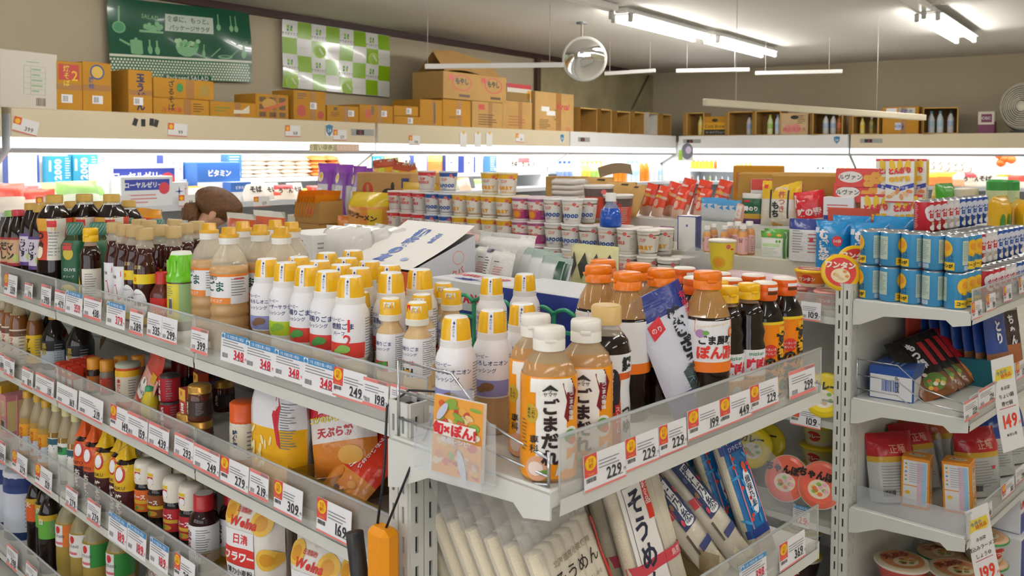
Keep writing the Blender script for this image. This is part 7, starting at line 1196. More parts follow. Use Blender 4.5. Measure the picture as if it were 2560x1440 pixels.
for i, (x, y, k_) in enumerate(seq): putb(PKS[k_], x, y, .14+.1*(i % 2), DK, f'{PN[k_]} on the fridge deck, {ORD[i % 20]} from the left{", later" if i > 19 else ""}', 'packs on the fridge deck', jitter(i, .3), rx=-.35)
c_ = 0
for col in range(7):                      # flat packs piled on the upper shelf
    x = (620, 655, 690, 725, 760, 800, 840)[col]
    for r in range(5):
        q = onplane(x, 400+r*11, W(0, -.5, 0), wB); k_ = (0, 4, 4, 1, 1, 6, 6)[col]
        inst(PKS[k_], Vector((q.x, q.y, max(q.z, UP+.012+.036*(4-r)))), RZL+jitter(col*5+r, .25), f'{PN[k_]}, pile {ORD[col]} from the left, {ORD[r]} from top', 'flat packs piled in the fridge', rx=-1.35)
for i, (x, y, k_) in enumerate(((880, 388, 6), (905, 392, 1), (985, 388, 3), (1015, 386, 2), (1085, 388, 6), (1280, 392, 2), (1310, 395, 4), (1345, 400, 0))): putb(PKS[k_], x, y, .55, UP, f'{PN[k_]} standing on the upper fridge shelf, {ORD[i]} from the left', 'packs on the upper fridge shelf')
# drinks
def drink(liq, cap, labc, H=.3, R=.042): return simple('drink_bottle', H, R, K(liq, .15), K(cap, .35), (lambda l, fn, R_, H_: band(l, fn, R_, .3*H_, .55*H_, K(labc), na=16)), fill=.99, prof=[(.95, 0), (1, .02), (1, .62), (.8, .74), (.36, .88), (.34, .9)], capk=1.3)
DR = {'b': drink('cfdcea', '2f5fc0', '5a86d8'), 'w': drink('e6eaee', 'f0f0ee', 'dfe6ee'), 'y': drink('f0e08a', 'd8d03a', 'f0c820'), 'g': drink('dfe8b0', 'b5c82a', '8ac02a'), 'o': drink('e88a1c', 'f0f0ee', 'ee8414'), 'c': drink('dbe9f2', '6fb0d8', 'a9cfe8'), 't': drink('a8682a', 'f0f0ee', 'e0702a'), 'm': drink('eceae2', 'f2f2f0', 'e8d8c8'), 'k': drink('9a8a4a', 'f0f0ee', '5a6a3a'), 'n': drink('d8dae0', '3a3f4a', '8fb3e0')}
DN = dict(b='blue capped bottle', w='clear water bottle', y='yellow drink bottle', g='lime green drink bottle', o='orange drink bottle', c='pale blue water bottle', t='brown tea bottle', m='milky drink bottle', k='green tea bottle', n='dark capped bottle')
def row(fn, px0, px1, py, depth, lev, s_, where, grp):
    n = len(s_)
    for i, k_ in enumerate(s_):
        fn(DR[k_], px0+(px1-px0)*i/max(1, n-1), py, depth, lev, f'{DN[k_]}, {ORD[i % 20]} from the left {where}{", after twenty" if i > 19 else ""}', grp)
row(putb, 1400, 1672, 402, .3, DK, 'bbbwwyyggywwooocccoowwcck', 'in the corner drinks fridge', 'drinks in the corner fridge')
row(puta, 1702, 1876, 397, .55, UP, 'wwtttttttwwwwggyy', 'on the upper back shelf', 'drinks on the back fridge shelf')
row(puta, 1700, 1880, 452, .12, DK, 'wwtwwgwwcggww', 'on the back fridge deck', 'drinks on the back fridge deck')
row(puta, 1945, 2120, 418, .3, DK, 'bbmmmmmmnnccyyy', 'right of the back fridge', 'drinks in the back fridge right half')
YPK = carton('yellow_drink_pack', .30, .1, .14, K('f0c01c', .35), lambda b, f, w_, d, h: [b.rect(f('F'), -.13+.07*i, .02, -.09+.07*i, h-.02, K('f6d85a')) for i in range(4)])
puta(YPK, 1745, 404, .5, UP, 'bright yellow pack of drinks on the upper shelf, left', 'yellow drink packs'); puta(YPK, 1763, 404, .49, UP, 'bright yellow pack of drinks on the upper shelf, right', 'yellow drink packs')
JL = simple('side_jar', .14, .05, K('c9b48a', .2), K('efece6', .3), None, prof=[(.9, 0), (1, .04), (1, .8), (.95, .84)], capk=1.0, fill=.99)
for i, (x, y) in enumerate(((2330, 403), (2348, 403), (2368, 405), (2388, 406), (2404, 406), (2428, 404), (2330, 418), (2349, 418), (2367, 422), (2388, 421), (2402, 421), (2422, 424), (2440, 417))):
    q = onplane(x, y, W(-.5, 0, 0), wL); inst(JL, q, RZB, f'jar lying with its pale lid facing out, {["upper", "lower"][i > 5]} row, {ORD[i if i < 6 else i-6]} from the left', 'stacked jars in the right fridge', rx=math.pi/2, s=.85)
ORB = Proto('orange_ball', 'fruit', .12); ORB.p('ball', MB().lathe([(.001, 0), (.035, .012), (.058, .04), (.06, .06), (.055, .08), (.035, .108), (.001, .12)], K('f0641c', .4), 16)); 
for i, (x, y) in enumerate(((2498, 398), (2510, 408), (2528, 410), (2502, 418))): q = onplane(x, y, W(-.45, 0, 0), wL); inst(ORB, q, 0, f'orange in the hanging net, {ORD[i]} from the top', 'oranges in the fridge')
for i, (x, y, k_) in enumerate(((2330, 432, 6), (2365, 430, 6), (2395, 432, 5), (2430, 432, 4), (2465, 428, 2), (2500, 436, 1), (2540, 438, 0), (2300, 440, 1))): puta(PKS[k_], x, y, .3, DK, f'{PN[k_]} in the right fridge, {ORD[i]} of the front row', 'packs in the right fridge')
row(puta, 2445, 2475, 420, .35, DK, 'www', 'among the right fridge packs', 'drinks in the right fridge')

# ================================================================ cartons on top of the cases
ROOF = 1.9
def box_px(pt, n, rz, x0, x1, y0, y1, depth, label, col='c08a2a', deco=None, name='cardboard_box', lev=ROOF, group='cardboard boxes on the fridges', seal=True, ry=0, turn=0):
    a = onplane(x0, y1, pt, n); b = onplane(x1, y1, pt, n); w_ = (Vector((b.x, b.y))-Vector((a.x, a.y))).length; h = onplane(x0, y0, pt, n).z-lev; mid = (a+b)/2
    back = Matrix.Rotation(rz, 3, 'Z') @ Vector((0, depth/2, 0)); e = empty(name, label, 'box', group, Vector((mid.x, mid.y, lev))+back, rz+turn)
    if ry: e.rotation_euler = (0, ry, rz+turn)
    mb = MB(); mb.box((0, 0, h/2), (w_, depth, h), CARD(col) if col != 'white' else K('d9d2c4', .7), ch=.004); f = lambda s: face(s, w_, depth, h)
    if deco: deco(mb, f, w_, depth, h)
    part(e, 'carton', mb)
    if seal: t = MB(); t.rect(f('F'), -w_/2+.003, h*.42, w_/2-.003, h*.54, K('a5743a', .4)) if h > w_ else t.rect(f('F'), w_*.02, .004, w_*.16, h-.004, K('a5743a', .4)); part(e, 'tape', t); t = MB(); t.rect(f('T'), -w_/2+.004, -.025, w_/2-.004, .025, K('a5743a', .4)); part(e, 'tape', t)
    return e
lbl = lambda b, f, w_, h, x=.1, y=.25: (b.rect(f('F'), w_*x-.04, h*y-.03, w_*x+.04, h*y+.03, PW, 3), b.bars(f('F'), w_*x-.03, h*y-.02, w_*x+.01, h*y+.02, GREY, 4))
LP = lambda b: W(0, b, 0)
BX = lambda *a, **k: box_px(LP(-.10), wB, RZL, *a, **k)
DKB = K('5a3f22')
BX(0, 143, 122, 279, .30, 'large off white box with green printed table at the left', col='white', ry=.02, seal=False, deco=lambda b, f, w_, d, h: ([b.rect(f('F'), -w_*.1, h*(.25+.1*i), w_*.28, h*(.255+.1*i), K('8fb08a'), 1) for i in range(6)], [b.rect(f('F'), x*w_, h*.25, x*w_+.003, h*.75, K('8fb08a'), 1) for x in (-.1, .02, .28)], b.lines(f('F'), .04*w_, h*.27, w_*.25, h*.74, 5, K('9ab894'), 2), b.bars(f('F'), w_*.12, h*.06, w_*.3, h*.2, K('6a5a4a'), 2), b.lines(f('F'), -w_*.05, h*.8, w_*.3, h*.84, 1, K('8fb08a'))))
BX(141, 207, 151, 279, .3, 'tall cardboard box with a red and yellow panel', deco=lambda b, f, w_, d, h: (b.rect(f('F'), -w_*.4, h*.62, w_*.38, h*.94, K('b8342a'), 1), b.text(f('F'), '2', w_*.22, h*.72, .1, K('e8c02a'), k=2), b.text(f('F'), '焼そば', -w_*.1, h*.92, .05, K('e8d04a'), vert=True, k=2), lbl(b, f, w_, h, -.1, .24)))
BX(208, 280, 153, 284, .3, 'tall cardboard box with a blue ring print', deco=lambda b, f, w_, d, h: (b.ell(f('F'), 0, h*.80, w_*.25, w_*.25, K('2f4a8a'), 1), b.ell(f('F'), 0, h*.80, w_*.2, w_*.2, K('d8b04a'), 2), b.text(f('F'), '讃岐', -w_*.2, h*.7, .045, K('2f4a8a'), k=3, vert=True), lbl(b, f, w_, h, 0, .24)))
BX(322, 382, 173, 287, .45, 'tall cardboard box with brush lettering and a long shaded side', deco=lambda b, f, w_, d, h: (b.text(f('F'), '玉うどん', 0, h*.92, .07, K('2a2f5a'), vert=True, k=2, bold=.05), lbl(b, f, w_, h, -.1, .28)))
e5 = BX(384, 524, 243, 295, .3, 'flat cardboard box with red print under another one', deco=lambda b, f, w_, d, h: (b.text(f('F'), '冷し中華', -w_*.18, h*.3, .045, K('b8452f'), k=2), b.lines(f('F'), w_*.2, h*.2, w_*.4, h*.8, 4, DKB)))
z5 = onplane(384, 243, LP(-.10), wB).z
BX(384, 535, 192, 243, .3, 'flat cardboard box with brush lettering on top of another', lev=z5+.002, deco=lambda b, f, w_, d, h: (b.text(f('F'), 'ざるそば', -w_*.22, h*.9, .06, BLACK, vert=True, k=2), b.ell(f('F'), -w_*.08, h*.55, .03, .035, K('3a8a4a'), 2), b.rect(f('F'), w_*.25, h*.2, w_*.42, h*.75, K('a88a3a'), 1)))
BX(526, 640, 252, 299, .3, 'low cardboard box with a torn white label', deco=lambda b, f, w_, d, h: (b.poly(f('F'), [(0, h*.25), (w_*.35, h*.3), (w_*.35, h*.85), (w_*.2, h*.5), (0, h*.5)], K('e6dcc8'), 2), b.lines(f('F'), -w_*.4, h*.3, -w_*.05, h*.7, 2, K('6a8a3a'))))
BX(640, 722, 233, 301, .3, 'cardboard box with a grid print and red sash', deco=lambda b, f, w_, d, h: ([b.rect(f('F'), w_*(-.4+.3*i), h*(.08+.3*j), w_*(-.2+.3*i), h*(.28+.3*j), K('6a4f2a'), 1) for i in range(3) for j in range(3)], b.ell(f('F'), -w_*.1, h*.6, w_*.22, h*.22, K('c99a4a'), 2), b.poly(f('F'), [(-w_*.3, h*.25), (w_*.4, h*.6), (w_*.4, h*.75), (-w_*.3, h*.4)], K('c86a3a'), 3)))
BX(735, 815, 224, 305, .3, 'square cardboard box with two red circles and a white label', deco=lambda b, f, w_, d, h: (b.ell(f('F'), -w_*.27, h*.32, w_*.14, w_*.14, K('b8452f'), 1), b.ell(f('F'), w_*.33, h*.2, w_*.1, w_*.1, K('b8452f'), 1), lbl(b, f, w_, h, .1, .5), b.lines(f('F'), -w_*.4, h*.7, -w_*.1, h*.92, 3, K('4a4a6a'))))
BX(818, 897, 262, 313, .3, 'low cardboard box with a dark crest, label at its right', deco=lambda b, f, w_, d, h: (b.rect(f('F'), -w_*.3, h*.7, -w_*.18, h*.88, DKB), b.lines(f('F'), -w_*.38, h*.3, -w_*.1, h*.6, 3, DKB), lbl(b, f, w_, h, .25, .55)))
BX(899, 983, 260, 314, .3, 'low cardboard box with a rooster print', deco=lambda b, f, w_, d, h: (b.ell(f('F'), -w_*.25, h*.5, .05, .05, K('b8522f'), 1), b.ell(f('F'), -w_*.12, h*.68, .02, .05, K('6a5a2a'), 2), lbl(b, f, w_, h, .22, .55)))
e11 = BX(985, 1052, 289, 316, .3, 'small flat cardboard box, lower of two', deco=lambda b, f, w_, d, h: lbl(b, f, w_, h, .1, .5)); z11 = onplane(985, 289, LP(-.10), wB).z
BX(985, 1046, 263, 289, .3, 'small flat cardboard box, upper of two', lev=z11+.002, deco=lambda b, f, w_, d, h: lbl(b, f, w_, h, .1, .5))
BX(1050, 1106, 247, 320, .4, 'open cardboard carton with a loose flap hanging down', deco=lambda b, f, w_, d, h: b.rect(f('F'), w_*.1, h*.1, w_*.2, h*.9, K('8a6a3a')))
e13 = BX(1107, 1177, 247, 323, .32, 'upright cardboard box with a white label under the big carton', deco=lambda b, f, w_, d, h: (lbl(b, f, w_, h, .05, .55), b.lines(f('F'), -w_*.3, h*.3, w_*.1, h*.4, 2, DKB)))
BX(1180, 1256, 252, 326, .32, 'cardboard box with faint print under the big carton', col='c39a5c', deco=lambda b, f, w_, d, h: (b.rect(f('F'), -w_*.3, h*.7, -w_*.1, h*.9, K('c84a3f')), b.lines(f('F'), -w_*.3, h*.1, w_*.35, h*.55, 5, DKB)))
z15 = max(onplane(1107, 247, LP(-.10), wB).z, onplane(1180, 252, LP(-.10), wB).z)+.003
e15 = BX(1108, 1266, 176, 247, .45, 'big cardboard carton with round red emblem and open flaps, topmost', col='c39a5c', lev=z15, seal=False, deco=lambda b, f, w_, d, h: [(b.ell(f('F'), x, h*.62, w_*.15, h*.3, K('c85a4a'), 1), b.ell(f('F'), x, h*.62, w_*.13, h*.26, CARD('c39a5c'), 2), b.text(f('F'), 'もやし', x, h*.68, .08, BLACK, k=4, bold=.05), b.rect(f('F'), x-w_*.05, h*.1, x+w_*.12, h*.2, DKB, 2), b.rect(f('F'), x-w_*.2, h*.7, x-w_*.13, h*.9, K('c84a3f'), 2)) for x in (-w_*.22, w_*.28)])
w15 = .0
for sgn, ang in ((-1, .9), (1, -.8)):
    fl_ = MB(); fl_.grid(lambda a, b: Vector(((-.5+a)*1.05, sgn*.2-sgn*.30*b*math.cos(ang), (z15*0)+.30*b*abs(math.sin(ang))+.03*math.sin(a*5))), 6, 4, CARD('c39a5c')); fo = part(e15, 'flap', fl_); fo.location = (0, 0, onplane(1108, 176, LP(-.10), wB).z-z15)
BX(1256, 1330, 250, 329, .32, 'cardboard box beside the big carton stack', col='c39a5c', deco=lambda b, f, w_, d, h: b.lines(f('F'), -w_*.3, h*.1, w_*.3, h*.5, 4, K('a8643a')))
z16 = onplane(1256, 250, LP(-.10), wB).z; BX(1268, 1328, 207, 248, .25, 'red and white pack resting on a carton near the board corner', col='white', lev=z16+.003, seal=False, deco=lambda b, f, w_, d, h: (b.rect(f('F'), -w_/2, h*.75, w_/2, h, K('b8343a')), b.ell(f('F'), w_*.4, h*.4, .05, .06, K('e8a02a')), b.rect(f('F'), -w_*.5, 0, w_*.45, h*.5, K('8a6a2a'))))
BX(1338, 1434, 227, 331, .5, 'tall cardboard box with red script and stickers at the right end', col='c8a064', deco=lambda b, f, w_, d, h: (b.text(f('F'), 'Aircal', w_*.2, h*.66, .11, K('c8404a'), k=2, slant=.2, bold=.04), b.rect(f('F'), -w_*.35, h*.5, -w_*.15, h*.62, PW, 2), b.rect(f('F'), -w_*.22, h*.4, 0, h*.52, PW, 3), b.lines(f('F'), -w_*.4, h*.05, -w_*.1, h*.3, 6, DKB), b.ell(f('F'), w_*.0, h*.42, .03, .07, DKB, 1), b.ell(f('F'), w_*.0, h*.42, .025, .06, CARD('c8a064'), 2), b.text(f('F'), '12入', w_*.35, h*.07, .06, K('c8404a'), k=2)))
def open_box(pt, n, rz, x0, x1, y0, y1, depth, label, fill=(), col='b08744', turn=0, lev=ROOF):
    """carton lying on its side, mouth to the front, bottles inside"""
    a = onplane(x0, y1, pt, n); b = onplane(x1, y1, pt, n); w_ = (Vector((b.x, b.y))-Vector((a.x, a.y))).length; h = onplane(x0, y0, pt, n).z-lev; mid = (a+b)/2; bk_ = Matrix.Rotation(rz, 3, 'Z') @ Vector((0, depth/2, 0)); c = Vector((mid.x, mid.y, lev))+bk_
    e = empty('open_carton', label, 'box', 'open cartons on the fridges', c, rz+turn); C_ = CARD(col); D_ = CARD('8a6a38'); t = .008  # inner back panel in darker board, the shade inside put into its colour
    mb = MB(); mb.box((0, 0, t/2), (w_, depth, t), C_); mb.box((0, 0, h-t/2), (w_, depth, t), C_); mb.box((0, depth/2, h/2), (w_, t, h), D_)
    for s in (-1, 1): mb.box((s*(w_/2-t/2), 0, h/2), (t, depth, h), C_)
    rm2 = K('d0a75e', .8); [mb.box(c2, d2, rm2) for c2, d2 in (((0, -depth/2-.002, h-t/2), (w_, .006, t*2)), ((0, -depth/2-.002, t/2), (w_, .006, t*2)), ((w_/2-t, -depth/2-.002, h/2), (t*2, .006, h)), ((-w_/2+t, -depth/2-.002, h/2), (t*2, .006, h)))]; part(e, 'carton', mb); fb_ = MB(); fb_.grid(lambda p, q: Vector(((-.5+p)*w_, -depth/2-.10*q, .004-.01*q*q+.0)), 2, 3, C_); fb_.grid(lambda p, q: Vector((-w_/2-.02*q, -depth/2-.08*q, h*p)), 2, 2, C_); part(e, 'flap', fb_)
    for i, (k_, x) in enumerate(fill): inst(DR[k_], c+Matrix.Rotation(rz+turn, 3, 'Z') @ Vector((x*w_, -depth*.2, t+.002)), rz, f'{DN[k_]} inside the {label.split(",")[0]}, {ORD[i]}', 'bottles inside the open cartons', s=min(1, (h-.03)/.3))
OB = lambda *a, **k: open_box(LP(-.10), wB, RZL, *a, **k)
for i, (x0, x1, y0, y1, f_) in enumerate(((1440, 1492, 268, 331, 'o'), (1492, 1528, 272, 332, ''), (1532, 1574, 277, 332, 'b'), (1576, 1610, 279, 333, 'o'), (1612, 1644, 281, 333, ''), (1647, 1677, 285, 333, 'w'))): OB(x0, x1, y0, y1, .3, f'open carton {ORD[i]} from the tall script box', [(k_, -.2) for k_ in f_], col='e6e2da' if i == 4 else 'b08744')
BP = lambda *a, **k: box_px(W(-.10, 0, 0), wL, RZB, *a, **k); OP = lambda *a, **k: open_box(W(-.10, 0, 0), wL, RZB, *a, **k)
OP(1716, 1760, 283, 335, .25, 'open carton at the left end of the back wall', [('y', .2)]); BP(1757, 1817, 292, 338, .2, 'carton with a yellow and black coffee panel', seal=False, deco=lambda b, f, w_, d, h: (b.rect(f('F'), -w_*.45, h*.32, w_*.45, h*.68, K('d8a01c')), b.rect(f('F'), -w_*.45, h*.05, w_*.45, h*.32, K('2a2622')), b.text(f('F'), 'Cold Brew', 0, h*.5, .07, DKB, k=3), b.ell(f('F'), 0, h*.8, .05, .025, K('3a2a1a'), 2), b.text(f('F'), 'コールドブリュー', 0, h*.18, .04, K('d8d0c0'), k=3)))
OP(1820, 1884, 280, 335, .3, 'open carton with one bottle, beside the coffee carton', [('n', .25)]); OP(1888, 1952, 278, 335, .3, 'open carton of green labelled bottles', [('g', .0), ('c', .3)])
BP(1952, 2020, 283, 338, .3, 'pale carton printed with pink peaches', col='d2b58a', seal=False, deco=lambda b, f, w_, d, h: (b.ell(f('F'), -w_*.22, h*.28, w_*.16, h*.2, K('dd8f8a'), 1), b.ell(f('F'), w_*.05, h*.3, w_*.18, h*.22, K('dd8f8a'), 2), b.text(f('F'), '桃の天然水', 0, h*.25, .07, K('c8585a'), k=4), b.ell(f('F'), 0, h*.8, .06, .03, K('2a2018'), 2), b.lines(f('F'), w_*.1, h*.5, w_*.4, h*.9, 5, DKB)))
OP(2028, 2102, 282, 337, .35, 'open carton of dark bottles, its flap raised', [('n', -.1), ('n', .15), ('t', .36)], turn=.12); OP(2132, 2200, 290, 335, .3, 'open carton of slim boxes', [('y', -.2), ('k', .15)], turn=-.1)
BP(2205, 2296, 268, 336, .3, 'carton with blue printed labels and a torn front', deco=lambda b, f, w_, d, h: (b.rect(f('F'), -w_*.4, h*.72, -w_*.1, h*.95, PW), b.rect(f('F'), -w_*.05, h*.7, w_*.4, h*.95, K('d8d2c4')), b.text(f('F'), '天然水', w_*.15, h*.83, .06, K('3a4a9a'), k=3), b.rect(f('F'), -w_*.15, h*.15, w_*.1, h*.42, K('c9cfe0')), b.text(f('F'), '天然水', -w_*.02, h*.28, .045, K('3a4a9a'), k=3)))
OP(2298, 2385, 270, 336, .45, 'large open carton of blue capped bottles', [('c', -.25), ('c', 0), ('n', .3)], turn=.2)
BP(2444, 2485, 279, 335, .2, 'white and purple box standing alone beside the fan', col='white', seal=False, deco=lambda b, f, w_, d, h: (b.rect(f('F'), -w_/2, 0, w_/2, h*.4, K('6a1f4a')), b.rect(f('F'), -w_*.3, h*.5, w_*.35, h*.88, K('6a1f4a')), b.rect(f('R'), -d/2, 0, d/2, h*.55, K('6a1f4a')), b.text(f('F'), 'CGC', 0, h*.7, .05, PW, k=3)))
# fan
q = onplane(2562, 336, W(-.2, 0, 0), wL); fz = (onplane(2562, 206, W(-.2, 0, 0), wL).z-ROOF); fr_ = fz*.47; fe_ = empty('electric_fan', 'cream round circulator fan at the right end of the fridge', 'fan', None, Vector((q.x, q.y, ROOF)), RZB-.35)
cz = fz-fr_; fm = K('e6e0cc', .4); mb = MB(); mb.lathe([(fr_*.92, -.02), (fr_, 0), (fr_, .10), (fr_*.7, .22), (fr_*.3, .28), (.001, .29)], fm, 32, cap=False)
MX = Matrix.Translation((0, 0, cz)) @ Matrix.Rotation(-math.pi/2, 4, 'X') @ Matrix.Translation((0, 0, -.06)); part(fe_, 'shell', mb.xf(MX))
for k_ in range(9):
    mb = MB(); r = fr_*(.2+.085*k_); mb.tube([(r*math.cos(a), r*math.sin(a), -.02-.03*(1-k_/9)) for a in [2*math.pi*i/28 for i in range(29)]], .006, fm, 5); part(fe_, 'grille_ring', mb.xf(MX))
mb = MB(); mb.lathe([(.001, -.05), (fr_*.18, -.045), (fr_*.2, -.02)], fm, 16); part(fe_, 'hub', mb.xf(MX))
for k_ in range(3):
    mb = MB(); mb.grid(lambda a, b: Vector(((.1+.75*b)*fr_*math.cos(k_*2.09+a*.9), (.1+.75*b)*fr_*math.sin(k_*2.09+a*.9), .02+.05*a)), 5, 3, K('6a6a62', .4)); part(fe_, 'blade', mb.xf(MX))
mb = MB(); mb.tube([(fr_*1.05*math.cos(a), .03, cz+fr_*1.05*math.sin(a)) for a in [math.pi+math.pi*i/16 for i in range(17)]], .022, K('4a4a48', .4), 8); mb.lathe([(fr_*.6, 0), (fr_*.55, .03), (.05, .04)], K('4a4a48', .4), 20); part(fe_, 'stand', mb)
# ---- small things on the fascias
def sticker(px, py, w_, h, deco, name, label, cat, plane=None, group=None, rot=0):
    pt, n, rz = plane or (W(0, .004, 0), wB, RZL); q = onplane(px, py, pt, n); mb = MB(); mb.box((0, 0, 0), (w_, .003, h), K('eceae6', .35)); deco(mb, lambda x, y, o: (x, -.0016-o, y), w_, h); o = tag(new(name, mb.mesh(name)), label, cat, group); o.location = q; o.rotation_euler = (0, rot, rz); return o
BPL = (W(.004, 0, 0), wL, RZB)
def dtag(p): return lambda m_, f, w_, h: (m_.rect(f, -w_/2, 0, -w_*.2, h/2, K('e0602f')), m_.ell(f, -w_*.35, h*.22, w_*.1, h*.18, K('f0c02a'), 2), m_.text(f, p, w_*.15, -h*.15, h*.4, K('4a4a4a'), k=2), m_.rect(f, -w_/2, -h/2, w_/2, -h*.42, K('d87a74')))
for i, (x, y, p, r) in enumerate(((64, 316, '399', .25), (444, 325, '99', .05), (732, 328, '168', 0), (850, 338, '129', 0), (1036, 351, '198', 0), (1300, 345, '98', .05))): sticker(x, y, .17, .10, dtag(p), 'fridge_price_tag', f'small price tag reading {p} stuck on the fridge canopy, {ORD[i]} from the left', 'price tag', group='price tags on the fridge canopy', rot=r)
def dthermo(m_, f, w_, h): m_.rect(f, -w_/2, -h/2, w_/2, h/2, K('9a9c98')); m_.rect(f, -w_*.3, -h*.4, w_*.05, h*.4, K('1a1416'), 2); m_.text(f, '-2', -w_*.12, 0, h*.7, K('d8303a'), k=3)
for i, (x, y, pl) in enumerate(((907, 331, None), (1460, 349, None), (1730, 353, BPL), (2178, 352, BPL))): sticker(x, y, .30, .06, dthermo, 'thermometer_panel', f'grey temperature display on the fridge canopy, {ORD[i]} from the left', 'thermometer', pl, 'temperature displays')
def dshield(m_, f, w_, h): m_.poly(f, [(-w_*.5, h*.4), (0, h*.5), (w_*.5, h*.4), (w_*.4, -h*.15), (0, -h*.5), (-w_*.4, -h*.15)], K('3a7aa0'), 2); m_.text(f, '24', 0, .0, h*.4, PW, k=3)
for i, (x, y, pl) in enumerate(((823, 326, None), (1405, 346, None), (2092, 350, BPL))): sticker(x, y, .09, .11, dshield, 'shield_sticker', f'blue shield sticker on the fridge canopy, {ORD[i]} from the left', 'sticker', pl, 'shield stickers')
for i, (x, y, r) in enumerate(((338, 305, .35), (358, 307, 0), (379, 305, .1), (390, 308, .3))): sticker(x, y, .035, .055, lambda m_, f, w_, h: m_.rect(f, -w_/2, -h/2, w_/2, h/2, K('2a2624')), 'black_pad', f'small black pad stuck on the canopy, {ORD[i]} from the left', 'pad', group='black pads', rot=r)
for i, (x, y) in enumerate(((1158, 350), (1194, 350), (1223, 350))): sticker(x, y, .12, .16, lambda m_, f, w_, h: m_.rect(f, -.01, h*.4, .02, h*.6, K('e8b02a')), 'taped_note', f'blank note taped on the canopy, {ORD[i]} from the left', 'note', group='taped notes')
sticker(1714, 378, .26, .30, lambda m_, f, w_, h: (m_.ell(f, .03, 0, .10, .13, K('6a6a74'), 2), m_.ell(f, .05, .02, .05, .06, K('c9b9d0'), 3), m_.rect(f, -.12, -.14, -.05, .02, K('9ac03a'), 2)), 'fan_shaped_ad', 'grey and green promotional card hanging at the fridge corner', 'card', BPL)
sticker(838, 369, .62, .07, lambda m_, f, w_, h: (m_.rect(f, -w_/2, -h/2, 0, h/2, K('ece3b8')), m_.rect(f, 0, -h/2, w_/2, h/2, K('efc9ae')), m_.text(f, 'お買い得商品', -w_*.25, 0, .06, K('8a8a5a'), k=2), m_.text(f, 'ふんわり食感', w_*.25, 0, .05, K('f4ece4'), k=2)), 'strip_sign', 'yellow and orange paper strip on the lit fridge edge', 'sign')
cf = MB(); cf.box((0, .0, .9), (.3, .3, 1.8), FASW); cfo = part(bpy.data.objects['display_fridge.004'], 'corner_filler', cf); cfo.location = (-.15, .2, 0); 

# ================================================================ posters on the left wall
def poster(c, name, label, deco, mat, wave=.012):
    """c: pixel corners top left, top right, bottom right, bottom left, on the wall"""
    p = [wallpt(x, y, -.85) for x, y in c]; w_ = (p[1]-p[0]).length; h = ((p[0].z-p[3].z)+(p[1].z-p[2].z))/2
    def fn(x, y, o):                       # x 0..w, y 0..h from the lower left, hung slightly wavy
        a, b = x/w_, y/h; q = p[3].lerp(p[2], a).lerp(p[0].lerp(p[1], a), b); return q+wB*(o*3+.002+wave*(math.sin(a*9+b*2)+math.sin(b*7+a*4))*.5+wave)
    mb = MB(); mb.grid(lambda a, b: fn(a*w_, b*h, 0), 24, 14, mat); deco(mb, fn, w_, h); tag(new(name, mb.mesh(name)), label, 'poster')
LG = K('86c08e', .25); DG_ = K('0f5a40', .18, coat=.5)
def dsalad(m_, f, w_, h):
    R = lambda x0, y0, x1, y1, c, k=1: m_.rect(f, x0*w_, y0*h, x1*w_, y1*h, c, k, .05); E = lambda x, y, a, b, c, k=2, r=0: m_.ell(f, x*w_, y*h, a*w_, b*h, c, k, 20, r)
    wh = K('e4ead8', .3)
    R(0, .0, 1, .27, K('2f6a3a', .3)); R(0, .275, 1, .305, wh)
    for j in range(7):
        for i in range(46): E((i+.5*(j % 2)+.3)/47, .025+.036*j, .0075, .014, wh, 2)
    R(.34, .0, .68, .07, DG_, 3); m_.text(f, 'Packaged SALAD', .51*w_, .035*h, .085*h, K('e9efe0'), k=5)
    R(.37, .64, .70, .86, K('c9d6c8', .3), 3); m_.text(f, '食卓に、もっと。', .535*w_, .80*h, .085*h, K('3a5a4a'), k=5); m_.text(f, 'パッケージサラダ', .535*w_, .69*h, .075*h, K('3a5a4a'), k=5)
    m_.text(f, 'SALAD', .27*w_, .80*h, .075*h, LG, k=3, rot=-.08); m_.text(f, 'SALAD', .92*w_, .55*h, .065*h, LG, k=3, rot=.12)
    R(.135, .33, .215, .47, LG, 2); E(.175, .33, .04, .02, LG); E(.175, .48, .042, .02, LG); E(.175, .51, .01, .015, LG); m_.poly(f, [(.135*w_, .44*h), (.07*w_, .50*h), (.065*w_, .48*h), (.13*w_, .41*h)], LG, 2)
    E(.07, .64, .042, .075, LG); E(.07, .64, .033, .058, K('4a9a6a'), 3); R(.064, .71, .076, .90, LG, 2)
    for x, y, a in ((.265, .35, .016), (.315, .345, .017), (.635, .335, .011), (.935, .36, .02)): E(x, y+.03, a, .055, LG); R(x-a*.35, y+.06, x+a*.35, y+.16, LG, 2)
    m_.poly(f, [(.44*w_, .45*h), (.60*w_, .45*h), (.58*w_, .36*h), (.54*w_, .32*h), (.50*w_, .32*h), (.46*w_, .36*h)], LG, 2)
    for i in range(16): r = random.Random(i); E(.45+.0095*i, .47+r.uniform(-.01, .06), .016, .03, K(r.choice(['9fd0a0', '5aa86a', '86c08e', 'b5dcae'])), 3+i % 2)
    for i in range(9): r = random.Random(i+40); E(.24+.013*i, .66+r.uniform(-.03, .07), .014, .035, LG, 2, r.uniform(0, 3))
    R(.20, .60, .36, .63, LG, 2); E(.79, .34, .055, .028, LG); E(.79, .345, .035, .014, K('0f5a40'), 3)
    for x, y in ((.72, .40), (.86, .40)): m_.poly(f, [((x-.03)*w_, (y-.07)*h), ((x+.035)*w_, (y+.05)*h), ((x+.03)*w_, (y+.06)*h), ((x-.035)*w_, (y-.06)*h)], LG, 2)
    for x in (.74, .84, .88): R(x-.004, .78, x+.004, .92, LG, 2); E(x, .74, .016, .045, LG)
